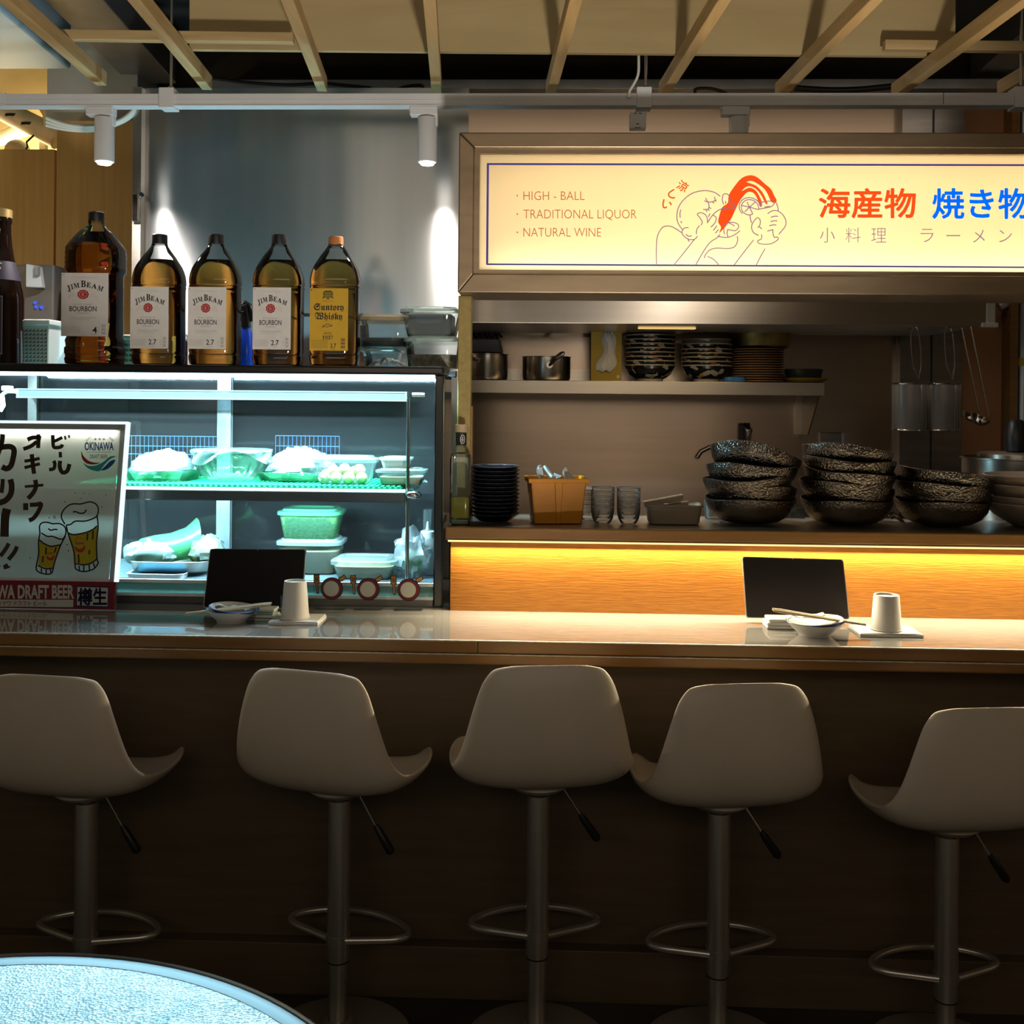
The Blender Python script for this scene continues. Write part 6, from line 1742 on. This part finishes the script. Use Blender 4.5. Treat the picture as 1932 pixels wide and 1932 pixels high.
for x, y in ((805, 1420), (900, 1425), (960, 1432), (865, 1480), (1135, 1443)):
    area(mb, c7([(x - 7, y), (x, y - 6), (x + 7, y), (x, y + 6)]), pmc, sm=False)
mb.build('mug_outlines', M['inkblack'], t)
mb = MB()
for cx_, cy_, s_ in ((910, 530, 1.0), (575, 640, .8)):
    area(mb, c2([(cx_ - 58 * s_, cy_ + 20 * s_), (cx_, cy_ + 50 * s_), (cx_ + 62 * s_, cy_ + 10 * s_), (cx_ + 40 * s_, cy_ + 75 * s_), (cx_, cy_ + 88 * s_), (cx_ - 40 * s_, cy_ + 70 * s_)]), pmc)
    write(mb, 'OKINAWA', tuple(v for p_ in c2([(cx_ - 55 * s_, cy_ - 32 * s_), (cx_ + 52 * s_, cy_ + 0 * s_)]) for v in p_), pmc, bold=.03)
    stroke(mb, c2([(cx_ - 55 * s_, cy_ - 45 * s_), (cx_ - 30 * s_, cy_ - 75 * s_), (cx_ + 5 * s_, cy_ - 82 * s_), (cx_ + 40 * s_, cy_ - 60 * s_)]), .7, pmc)
mb.build('mug_emblems', M['inkred'], t)
# round logo
mb = MB(); write(mb, 'OKINAWA', (159.5, 834, 214.5, 850), pml, bold=.03); mb.build('logo_lettering', pbr('logo_blue', (.004, .11, .40), .5), t)
mb = MB(); write(mb, 'DRAFT BEER', (169.5, 857.5, 203, 865), pml, bold=.012)
word = 'OKINAWA ORIGINAL BEER'
for i, ch in enumerate(word):
    if ch == ' ': continue
    a_ = -2.55 + 1.96 * i / (len(word) - 1)
    x, y = 188 + 30 * math.cos(a_), 848 + 29 * math.sin(a_)
    write(mb, ch, (x - (.5 if ch == 'I' else 1.3), y - 1.9, x + (.5 if ch == 'I' else 1.3), y + 1.9), pml, rot=a_ + math.pi / 2)
for sx_ in (180, 188, 196):
    area(mb, [(sx_ + (3.0 if i % 2 == 0 else 1.2) * math.sin(math.pi * i / 5), 828.5 - (3.0 if i % 2 == 0 else 1.2) * math.cos(math.pi * i / 5)) for i in range(10)], pml, sm=False)
stroke(mb, [(163, 853), (210, 853)], .8, pml, sm=False)
mb.build('logo_small_lettering', pbr('logo_slate', (.12, .15, .17), .5), t)
mb = MB(); area(mb, c7([(872, 972), (892, 1020), (950, 1075), (1020, 1095), (1072, 1098), (1010, 1114), (940, 1108), (890, 1070), (872, 1020)]), pml); mb.build('logo_red_wave', M['inkred'], t)
mb = MB(); area(mb, c7([(893, 1100), (950, 1130), (1030, 1125), (1110, 1085), (1180, 1030), (1240, 1030), (1180, 1060), (1110, 1130), (1070, 1185), (1000, 1180), (935, 1150)]), pml); mb.build('logo_teal_wave', pbr('logo_teal', (.02, .40, .42), .5), t)
mb = MB(); area(mb, c7([(1085, 1180), (1130, 1130), (1180, 1080), (1235, 1065), (1210, 1115), (1150, 1165)]), pml); mb.build('logo_blue_wave', bpy.data.materials['logo_blue'], t)
# red band lettering
mb = MB(); write(mb, 'OKINAWA DRAFT BEER', (-66, 1103.5, 140, 1130), pmb, bold=.035)
area(mb, [(-100, 1131), (138.5, 1131.5), (138, 1145.5), (-100, 1144)], pmb, sm=False)
mb.build('band_lettering', M['white_ink'], band)
mb = MB(); write(mb, 'オキナワ ドラフト ビール', (-13, 1133.5, 88, 1142.5), pmb2, bold=.012); mb.build('band_subtitle', M['inkred'], band)
mb = MB(); area(mb, [(144, 1105.5), (205.5, 1107), (204.5, 1146), (143, 1144)], pmb, sm=False); mb.build('badge_edge', M['navy_ink'], band)
mb = MB(); area(mb, [(146, 1107.5), (203.8, 1109), (202.8, 1144), (145, 1142)], pmb2, sm=False); mb.build('badge', M['white_ink'], band)
mb = MB(); write(mb, '樽生', (147.5, 1110, 201, 1141.5), lambda x, y: pml(x, y, .0204), bold=.03); mb.build('badge_lettering', M['navy_ink'], band)

# ------------------------------------------------------------------ tablets
M['screen'] = pbr('tablet_screen', (.026, .023, .023), .10, spec=.5)


def tablet(label, c4, yb_, yt_, edge):
    (tl, tr, br, bl) = c4
    p0 = P((bl[0] + br[0]) / 2, (bl[1] + br[1]) / 2, yb_)
    zt2 = P((tl[0] + tr[0]) / 2, tl[1], yt_).z
    nn = Vector((0, -(zt2 - p0.z), yt_ - yb_)).normalized()
    uu = Vector((0, yt_ - yb_, zt2 - p0.z)).normalized()
    Q = [PP(x, y, p0, nn) for x, y in (bl, br, tr, tl)]
    lo = min(v.z for v in Q)
    t = thing('tablet', label, 'tablet', (p0.x, p0.y, p0.z))
    O = Vector((p0.x, p0.y, p0.z))
    # rounded outline in the tablet's plane
    ctr = sum(Q, Vector()) / 4
    out = []
    for i in range(4):
        a, b, c = Q[i - 1], Q[i], Q[(i + 1) % 4]
        d1, d2 = (a - b).normalized(), (c - b).normalized(); r = .007
        for f in range(6):
            s_ = f / 5; out.append(b + d1 * r * (1 - s_) ** 2 + d2 * r * s_ ** 2)
    bk = [v - O for v in out]; ft = [v - O + nn * .007 for v in out]
    MB().loft([bk, ft]).build('case', edge, t)
    sc_ = [(v - O) + nn * .0073 for v in [ctr + (v - ctr) * .985 for v in out]]
    s = MB().flat(sc_).build('screen', M['screen'], t)
    cm = (Q[2] + Q[3]) / 2 - O - uu * .0035 + nn * .0076
    MB().disc(cm, .0016, 12, 'y').build('camera', pbr('lens_grey', (.35, .35, .35), .3) if 'lens_grey' not in bpy.data.materials else bpy.data.materials['lens_grey'], t)
    # stand leg behind, down to the counter
    m_ = (Q[0] + Q[1]) / 2 - O
    MB().hexa([(-.03, .028, CT - O.z + .0005), (.03, .028, CT - O.z + .0005), (.03, .034, CT - O.z + .0005), (-.03, .034, CT - O.z + .0005)],
              [tuple(uu * .05 + Vector((-.03, .001, 0))), tuple(uu * .05 + Vector((.03, .001, 0))), tuple(uu * .05 + Vector((.03, .006, 0))), tuple(uu * .05 + Vector((-.03, .006, 0)))]).build('stand', M['white_plastic'], t)
    MB().box(-.05, .05, -.014, .03, CT - O.z + .0005, max(-.0006, CT - O.z + .0035)).build('stand_foot', M['white_plastic'], t, bevel=.001)
    return t


alu = pbr('aluminium', (.60, .60, .62), .3, .8)
tablet('black tablet standing before the fridge beside the beer poster', ((398, 1036), (578.5, 1037), (571, 1149), (384.5, 1147)), 2.735, 2.785, alu)
tablet('black tablet standing against the glowing wood panel', ((1399.5, 1051), (1589.5, 1056.5), (1602, 1169), (1407, 1166)), 2.715, 2.765, alu)

# ------------------------------------------------------------------ place settings
M['bowl_white'] = pbr('glazed_white', (.60, .60, .60), .18, var=.04, coat=.3)
M['blue_glaze'] = pbr('blue_glaze', (.10, .16, .34), .2, var=.4, scale=(40, 40, 40))
M['paper'] = pbr('white_paper', (.78, .78, .76), .75, var=.02)
M['stick'] = pbr('chopstick_wood', (.58, .47, .30), .5, var=.08, scale=(40, 40, 40))
CZ = CT + .0003


def setting(cxb, yb_, wb, names, sticks, tilt, cup, nap, Yb):
    c = P(cxb, yb_, Yb); k = Yb / FPX
    t = thing('small_bowl', names[0], 'bowl', (c.x, Yb, CZ))
    r = wb / 2 * k
    MB().lathe([(.001, .002), (r * .45, .002), (r * .48, 0), (r * .56, 0), (r * .58, .005), (r * .82, .018), (r * .99, .032), (r * .96, .033), (r * .8, .021), (r * .5, .008), (.001, .007)], 44, cap0=False, cap1=False).build('bowl', M['bowl_white'], t, smooth=True)
    MB().lathe([(r * .985, .0318), (r * 1.0, .0325), (r * .985, .0336), (r * .9, .029)], 44, cap0=False, cap1=False).build('rim', M['blue_glaze'], t, smooth=True)
    t = thing('small_dish', names[1], 'dish', (c.x + .004, Yb, CZ + .0155), rot=(.0, tilt * .4, 0))
    MB().lathe([(.001, .002), (r * .42, 0), (r * .75, .009), (r * .97, .0205), (r * .94, .0215), (r * .7, .012), (.001, .006)], 44, cap0=False, cap1=False).build('dish', M['blue_glaze'], t, smooth=True)
    MB().lathe([(.001, .0065), (r * .7, .0125), (r * .93, .0213)], 40, cap0=False, cap1=False).build('glaze_centre', M['bowl_white'], t, smooth=True)
    s0, s1 = sticks
    for i, (dy, nm) in enumerate(((0, names[2]), (.007, names[3]))):
        A, B_ = P(s0[0], s0[1], Yb), P(s1[0], s1[1], Yb)
        A = A + Vector((0, dy - .012, .0)); B_ = B_ + Vector((0, dy * 1.4 - .012, .002 * i))
        s = thing('chopstick', nm, 'chopstick', A, group='chopsticks on the counter')
        d = B_ - A
        MB().tube([(0, 0, 0), d * .9], [.0030, .0038], 8).build('shaft', M['stick'], s, smooth=True)
        MB().tube([d * .9, d], [.0040, .0026], 8).build('tip', M['stick'], s, smooth=True)
    w = thing('chopstick_wrapper', names[4], 'wrapper', (c.x - .02 if tilt < 0 else c.x, Yb + .012, CZ + .0385))
    rg = [[(-.045 + .09 * i / 8, y, .0035 * math.sin(i * 1.7 + y * 90) + (.008 * i / 8) * (-tilt / abs(tilt)) * 1.0) for y in (-.011, -.004, .004, .011)] for i in range(9)]
    MB().loft(rg, False, False, closed=False).build('wrapper', M['paper'], w, smooth=True, solid=.0008)
    return c


def napkin_cup(lab_n, lab_c, nap, cup, Yn):
    x0_, x1_, y0_ = nap
    k = Yn / FPX; cx_ = P((x0_ + x1_) / 2, y0_, Yn).x; hw = (x1_ - x0_) / 2 * k
    t = thing('napkin', lab_n, 'napkin', (cx_, Yn, CZ))
    rings = []
    for i, z in enumerate((0, .0025, .005, .0065)):
        rings.append([(hw * sx_ * (1 - .02 * (i % 2)) , .052 * sy_ * (1 - .03 * (i % 2)), max(0, z + (.0015 * math.sin(sx_ * 3 + sy_ * 5 + i) if i else 0))) for sx_, sy_ in ((-1, -1), (-.3, -1.02), (.4, -.98), (1, -1), (1.02, 0), (1, 1), (0, 1), (-1, 1), (-.98, 0))])
    MB().loft(rings).build('folded_sheet', M['paper'], t, bevel=.0006)
    f = MB().loft([[(hw * sx_ * s_, .05 * sy_ * s_, z) for sx_, sy_ in ((-1, -1), (0, -1), (1, -1), (1, 1), (-1, 1))] for s_, z in ((.97, .0068), (.95, .0085))]).build('upper_fold', M['paper'], t)
    cxp, yt_, yb_, wt, wb = cup
    c = P(cxp, yb_, Yn - .005); h = P(cxp, yt_, Yn).z - P(cxp, yb_, Yn).z
    u = thing('paper_cup', lab_c, 'paper cup', (c.x, Yn - .005, CZ + .0087))
    MB().lathe([(wb / 2 * k, 0.002), (wb / 2 * k * .97, .008), (wt / 2 * k, h - .002), (wt / 2 * k * .96, h), (wt / 2 * k * .90, h), (wt / 2 * k * .88, h - .005), (.001, h - .005)], 40, cap0=False, cap1=False).build('cup', pbr('cup_paper', (.74, .72, .68), .6, var=.02) if 'cup_paper' not in bpy.data.materials else bpy.data.materials['cup_paper'], u, smooth=True)
    MB().lathe([(wb / 2 * k, 0), (wb / 2 * k + .0012, .0012), (wb / 2 * k + .0012, .003), (wb / 2 * k - .0005, .004)], 40, cap0=False, cap1=False).build('rolled_rim', bpy.data.materials['cup_paper'], u, smooth=True)
    return u


setting(437, 1180, 97, ('small white bowl before the left tablet', 'blue-rimmed dish resting in the left small bowl', 'front chopstick of the left place setting', 'rear chopstick of the left place setting', 'white chopstick wrapper lying on the left dish'), ((353, 1156.5), (513, 1139)), .25, None, (0, 0, 0, 0), 2.62)
setting(1537, 1197, 106, ('small grey-white bowl before the right tablet', 'blue-rimmed dish resting in the right small bowl', 'front chopstick of the right place setting', 'rear chopstick of the right place setting', 'white chopstick wrapper lying on the right dish'), ((1631, 1177), (1457, 1150)), -.25, None, (0, 0, 0, 0), 2.58)
u = napkin_cup('folded white napkin under the left upturned cup', 'upturned paper cup on the napkin beside the left tablet', (515, 609, 1178), (556.5, 1108, 1178, 42, 54), 2.64)
c_ = u.location
mb = MB(); R_ = .0342
n = 22; mb.tube([((R_ + .0008) * math.sin(-1.15 + .22 * math.cos(2 * math.pi * i / n)), -(R_ + .0008) * math.cos(-1.15 + .22 * math.cos(2 * math.pi * i / n)), .042 + .015 * math.sin(2 * math.pi * i / n)) for i in range(n)], .0009, 5, closed=True)
mb.build('printed_ring', pbr('cup_print', (.10, .14, .30), .6), u, smooth=True)
napkin_cup('folded white napkin under the right upturned cup', 'upturned paper cup on the napkin before the glowing panel', (1612, 1728, 1190), (1672, 1125, 1191, 46, 56), 2.615)
t = thing('towel_packet', 'small pile of wrapped towels left of the right small bowl', 'packets', (P(1470, 1185, 2.66).x, 2.66, CZ))
for i, (w_, dx) in enumerate(((.040, .004), (.036, 0), (.034, .003))):
    MB().box(-w_ + dx, w_ + dx, -.03, .03, .0002 + .0085 * i, .008 + .0085 * i).build('packet', M['paper'], t, bevel=.003)
t = thing('towel_packet', 'small pile of wrapped packets between the left bowl and cup', 'packets', (P(502, 1165, 2.69).x, 2.69, CZ))
for i, (w_, dx) in enumerate(((.026, .004), (.024, 0), (.025, .002))):
    MB().box(-w_ + dx, w_ + dx, -.025, .025, .0002 + .0075 * i, .007 + .0075 * i).build('packet', M['paper'] if i != 1 else pbr('packet_green', (.30, .55, .42), .5), t, bevel=.002)

# ------------------------------------------------------------------ clear standees along the fridge foot (plain frying-pan prints)
M['acrylic'] = clear('acrylic', (.95, .97, .97), .0, 1.49)
M['pan_red'] = pbr('print_maroon', (.16, .012, .022), .5); M['pan_cream'] = pbr('print_cream', (.58, .60, .54), .5); M['pan_orange'] = pbr('print_orange', (.48, .22, .05), .5)
sd = thing('acrylic_standee', 'x', 'standee', (0, 0, 0), group='clear standees at the foot of the fridge')
k = 2.80 / FPX
loc = lambda x, y: (x * k, -.0022, -y * k)
loc2 = lambda x, y: (x * k, -.0026, -y * k)
loc3 = lambda x, y: (x * k, -.0030, -y * k)
ol = [(-30, -2), (-34, -25), (-35, -50), (-28, -66), (-15, -68), (0, -64), (15, -68), (30, -66), (36, -52), (34, -25), (28, -2)]
q_ = smooth_line(ol, 4, True)
MB().loft([[(v.x * k, -.002, -v.y * k) for v in q_], [(v.x * k, .001, -v.y * k) for v in q_]]).build('plate', M['acrylic'], sd)
MB().box(-26 * k, 26 * k, -.016, .014, 0, .003).build('foot', M['acrylic'], sd, bevel=.001)
circ = lambda cx_, cy_, r, n=28: [(cx_ + r * math.cos(2 * math.pi * i / n), cy_ + r * math.sin(2 * math.pi * i / n)) for i in range(n)]
mb = MB(); area(mb, circ(0, -38, 21.5), loc, sm=False); stroke(mb, [(14, -54), (26, -62)], 8.5, loc, sm=False); stroke(mb, [(-27, -28), (-29, -48)], 5, loc, sm=False); area(mb, [(-35, -64), (-24, -65), (-23, -48), (-29, -45), (-35, -49)], loc, sm=False); mb.build('print_outline', M['inkblack'], sd)
mb = MB(); area(mb, circ(0, -38, 19.8), loc2, sm=False); mb.build('pan_print', M['pan_red'], sd)
mb = MB(); area(mb, circ(-1, -38, 14.8), loc3, sm=False); mb.build('cream_print', M['pan_cream'], sd)
mb = MB(); stroke(mb, [(15, -55), (25, -61)], 5.5, loc2, sm=False); stroke(mb, [(-27.4, -30), (-28.8, -47)], 2.6, loc2, sm=False); area(mb, [(-33.4, -62.5), (-25.5, -63.3), (-24.6, -49), (-29, -46.5), (-33.4, -50)], loc2, sm=False); mb.build('handle_prints', M['pan_orange'], sd)
mb = MB()
for x in (-31.5, -29.3, -27.1): stroke(mb, [(x, -60), (x + .4, -52)], 1.1, loc3, sm=False)
mb.build('spatula_slots', M['inkblack'], sd)
for i, (x, y, lb_) in enumerate(((626, 1152, 'clear standee with frying-pan print, nearest the left paper cup'), (695, 1153, 'clear standee with frying-pan print, middle one of three'), (771, 1155, 'clear standee with frying-pan print, nearest the fridge corner'))):
    lo = (P(x, y, 2.80).x, 2.80, CZ)
    if i == 0: sd.location = lo; sd['label'] = lb_
    else: dup(sd, lo, 0, lb_)

# ------------------------------------------------------------------ bar stools
M['shell'] = pbr('stool_shell', (.62, .55, .46), .42, var=.03)
M['stool_chrome'] = pbr('stool_chrome', (.58, .55, .50), .30, .8, var=.06, scale=(6, 6, 2))
SYp = 2.455


def spline(vals, n):
    pts = [Vector(v) for v in vals]; out = []
    for i in range(n):
        u = i / (n - 1) * (len(pts) - 1); j = min(int(u), len(pts) - 2); f = u - j
        p0 = pts[max(j - 1, 0)]; p1 = pts[j]; p2 = pts[j + 1]; p3 = pts[min(j + 2, len(pts) - 1)]
        out.append(0.5 * ((2 * p1) + (p2 - p0) * f + (2 * p0 - 5 * p1 + 4 * p2 - p3) * f * f + (3 * p1 - p0 - 3 * p2 + p3) * f ** 3))
    return out


#        y      z     half width, curl
SHELL = [(-.174, .326, .090), (-.177, .323, .110), (-.181, .314, .126), (-.189, .290, .142), (-.198, .240, .158), (-.200, .185, .171), (-.192, .130, .182), (-.168, .080, .192),
         (-.122, .047, .200), (-.06, .034, .204), (.0, .031, .205), (.06, .034, .201), (.105, .039, .190), (.135, .041, .173), (.152, .036, .150), (.161, .026, .120), (.165, .016, .088)]
CURL = [.010, .013, .018, .026, .038, .048, .055, .058, .055, .052, .050, .048, .045, .040, .033, .025, .017]
mid = spline([(a, b, 0) for a, b, c in SHELL], 40)
hw_ = spline([(c, d, 0) for (a, b, c), d in zip(SHELL, CURL)], 40)
rows = []
for i, (p_, h_) in enumerate(zip(mid, hw_)):
    tg = (mid[min(i + 1, 39)] - mid[max(i - 1, 0)]); tg = Vector((0, tg.x, tg.y)).normalized()
    nrm = Vector((0, -tg.z, tg.y)).normalized()
    if nrm.y < 0 and i < 14: nrm = -nrm
    if nrm.z < 0 and i >= 14: nrm = -nrm
    r = []
    for j in range(25):
        s_ = -1 + 2 * j / 24
        s2 = math.sin(s_ * math.pi / 2 * .92) / math.sin(math.pi / 2 * .92)
        r.append(Vector((h_.x * s2, p_.x, p_.y)) + nrm * (h_.y * abs(s_) ** 2.6))
    rows.append(r)
st = thing('bar_stool', 'x', 'bar stool', (0, 0, 0), group='bar stools along the counter')
mbs = MB().loft(rows, False, False, closed=False)
sh = mbs.build('seat_shell', M['shell'], st, smooth=True, solid=.009, sub=1, autosm=3.0)
# everything below hangs from the seat: z = 0 is the top of the column
LCOL = .388
MB().lathe([(.05, .026), (.072, .026), (.076, .017), (.060, .004), (.030, -.001), (.001, -.001)], 40, cap0=True, cap1=False).build('seat_plate', M['shell'], st, smooth=True)
MB().lathe([(.022, .004), (.022, -.006), (.012, -.006), (.012, -.014), (.0255, -.014), (.0262, -.02), (.0262, -LCOL + .004), (.0255, -LCOL), (.015, -LCOL)], 40).build('column', M['stool_chrome'], st, smooth=True)
MB().lathe([(.0264, -LCOL - .001), (.0264, -LCOL + .002)], 40).build('joint_ring', M['black'], st, smooth=True)
lv = MB().tube([(.05, -.01, .012), (.060, -.01, -.004), (.098, -.012, -.062)], .0028, 8).build('lever', M['chrome'], st, smooth=True)
MB().tube([(.096, -.012, -.058), (.104, -.012, -.070), (.134, -.014, -.112), (.138, -.014, -.118)], [.005, .0085, .0105, .006], 12).build('grip', M['black'], lv, smooth=True)
pth = [(-.022, -.010), (-.08, .010), (-.128, .028), (-.150, .050), (-.140, .078), (-.10, .108), (-.05, .126), (0, .132), (.05, .126), (.10, .108), (.140, .078), (.150, .050), (.128, .028), (.08, .010), (.022, -.010)]
MB().tube([(v.x, v.y, -LCOL + .052) for v in smooth_line(pth, 4)], .0085, 10).build('footrest', M['stool_chrome'], st, smooth=True)
MB().lathe([(.0262, -LCOL + .040), (.0280, -LCOL + .041), (.0280, -LCOL + .062), (.0262, -LCOL + .063)], 32, cap0=False, cap1=False).build('footrest_clamp', M['stool_chrome'], st, smooth=True)


def base_parts(root, zt_):
    """lower tube and foot reach the floor, whatever the seat height"""
    MB().lathe([(.0215, -LCOL + .02), (.0215, -zt_ + .045)], 36).build('lower_column', M['stool_chrome'], root, smooth=True)
    MB().lathe([(.17, -zt_), (.17, -zt_ + .006), (.15, -zt_ + .012), (.08, -zt_ + .020), (.036, -zt_ + .030), (.034, -zt_ + .046), (.027, -zt_ + .050), (.022, -zt_ + .050)], 48, cap1=False).build('base', M['stool_chrome'], root, smooth=True)


info = [(164, 1501, -.12, 'leftmost bar stool, in front of the beer poster'), (641, 1496, -.25, 'bar stool turned right, below the left upturned cup'), (1016, 1487, .12, 'bar stool facing the counter below the sign post'),
        (1357, 1520, .14, 'bar stool turned left, below the right tablet'), (1787, 1564, .13, 'rightmost bar stool, cut by the right edge')]
for i, (px_, y_, rz_, lb_) in enumerate(info):
    p_ = P(px_, y_, SYp)
    if i == 0:
        o = st; o.location = p_; o.rotation_euler = (0, 0, rz_); o['label'] = lb_
    else:
        o = dup(st, p_, rz_, lb_)
for i, o in enumerate([x for x in list(COL.objects) if x.name.startswith('bar_stool')]):
    base_parts(o, o.location.z)

# ------------------------------------------------------------------ round table in the near corner
t = thing('round_table', 'round pale table with dark metal edge in the near left corner', 'table', (-.634, .872, 0))
R_ = .53; TZ = .75
m, nt, bs, out = newmat('table_top')
bs.inputs['Roughness'].default_value = .25
tc = nt.nodes.new('ShaderNodeTexCoord'); n1 = nt.nodes.new('ShaderNodeTexNoise'); n1.inputs['Scale'].default_value = 9; n1.inputs['Detail'].default_value = 6; n1.inputs['Distortion'].default_value = 1.2
nt.links.new(tc.outputs['Object'], n1.inputs['Vector'])
rp = nt.nodes.new('ShaderNodeValToRGB'); rp.color_ramp.elements[0].position = .32; rp.color_ramp.elements[1].position = .66
rp.color_ramp.elements[0].color = (.30, .46, .54, 1); rp.color_ramp.elements[1].color = (.72, .82, .84, 1)
nt.links.new(n1.outputs['Fac'], rp.inputs[0]); nt.links.new(rp.outputs[0], bs.inputs['Base Color'])
ck = nt.nodes.new('ShaderNodeTexVoronoi'); ck.inputs['Scale'].default_value = 260
nt.links.new(tc.outputs['Object'], ck.inputs['Vector'])
bp = nt.nodes.new('ShaderNodeBump'); bp.inputs['Distance'].default_value = .0012; nt.links.new(ck.outputs['Distance'], bp.inputs['Height']); nt.links.new(bp.outputs[0], bs.inputs['Normal'])
MB().lathe([(.001, TZ - .002), (R_ - .026, TZ - .002)], 96, cap0=False, cap1=False).build('table_top', m, t)
MB().lathe([(R_ - .028, TZ - .03), (R_ - .028, TZ - .0015), (R_ - .020, TZ - .001), (R_ - .006, TZ - .002), (R_ - .002, TZ - .004), (R_ - .002, TZ - .03)], 128, cap0=False, cap1=False).build('dark_edge', pbr('table_edge', (.008, .008, .009), .45), t, smooth=True)
MB().tube([((R_ - .003) * math.cos(a_), (R_ - .003) * math.sin(a_), TZ - .003) for a_ in [2 * math.pi * j / 128 for j in range(128)]], .0035, 8, closed=True).build('bright_rim', M['chrome'], t, smooth=True)
MB().lathe([(.04, .02), (.04, TZ - .03)], 32).build('pedestal', M['steel_dark'], t, smooth=True)
MB().lathe([(.26, 0), (.26, .012), (.06, .022), (.04, .03)], 48).build('foot', M['steel_dark'], t, smooth=True)
MB().lathe([(.001, TZ - .03), (R_ - .03, TZ - .03), (R_ - .03, TZ - .004), (.001, TZ - .004)], 64, cap0=False, cap1=False).build('underside', M['steel_dark'], t)
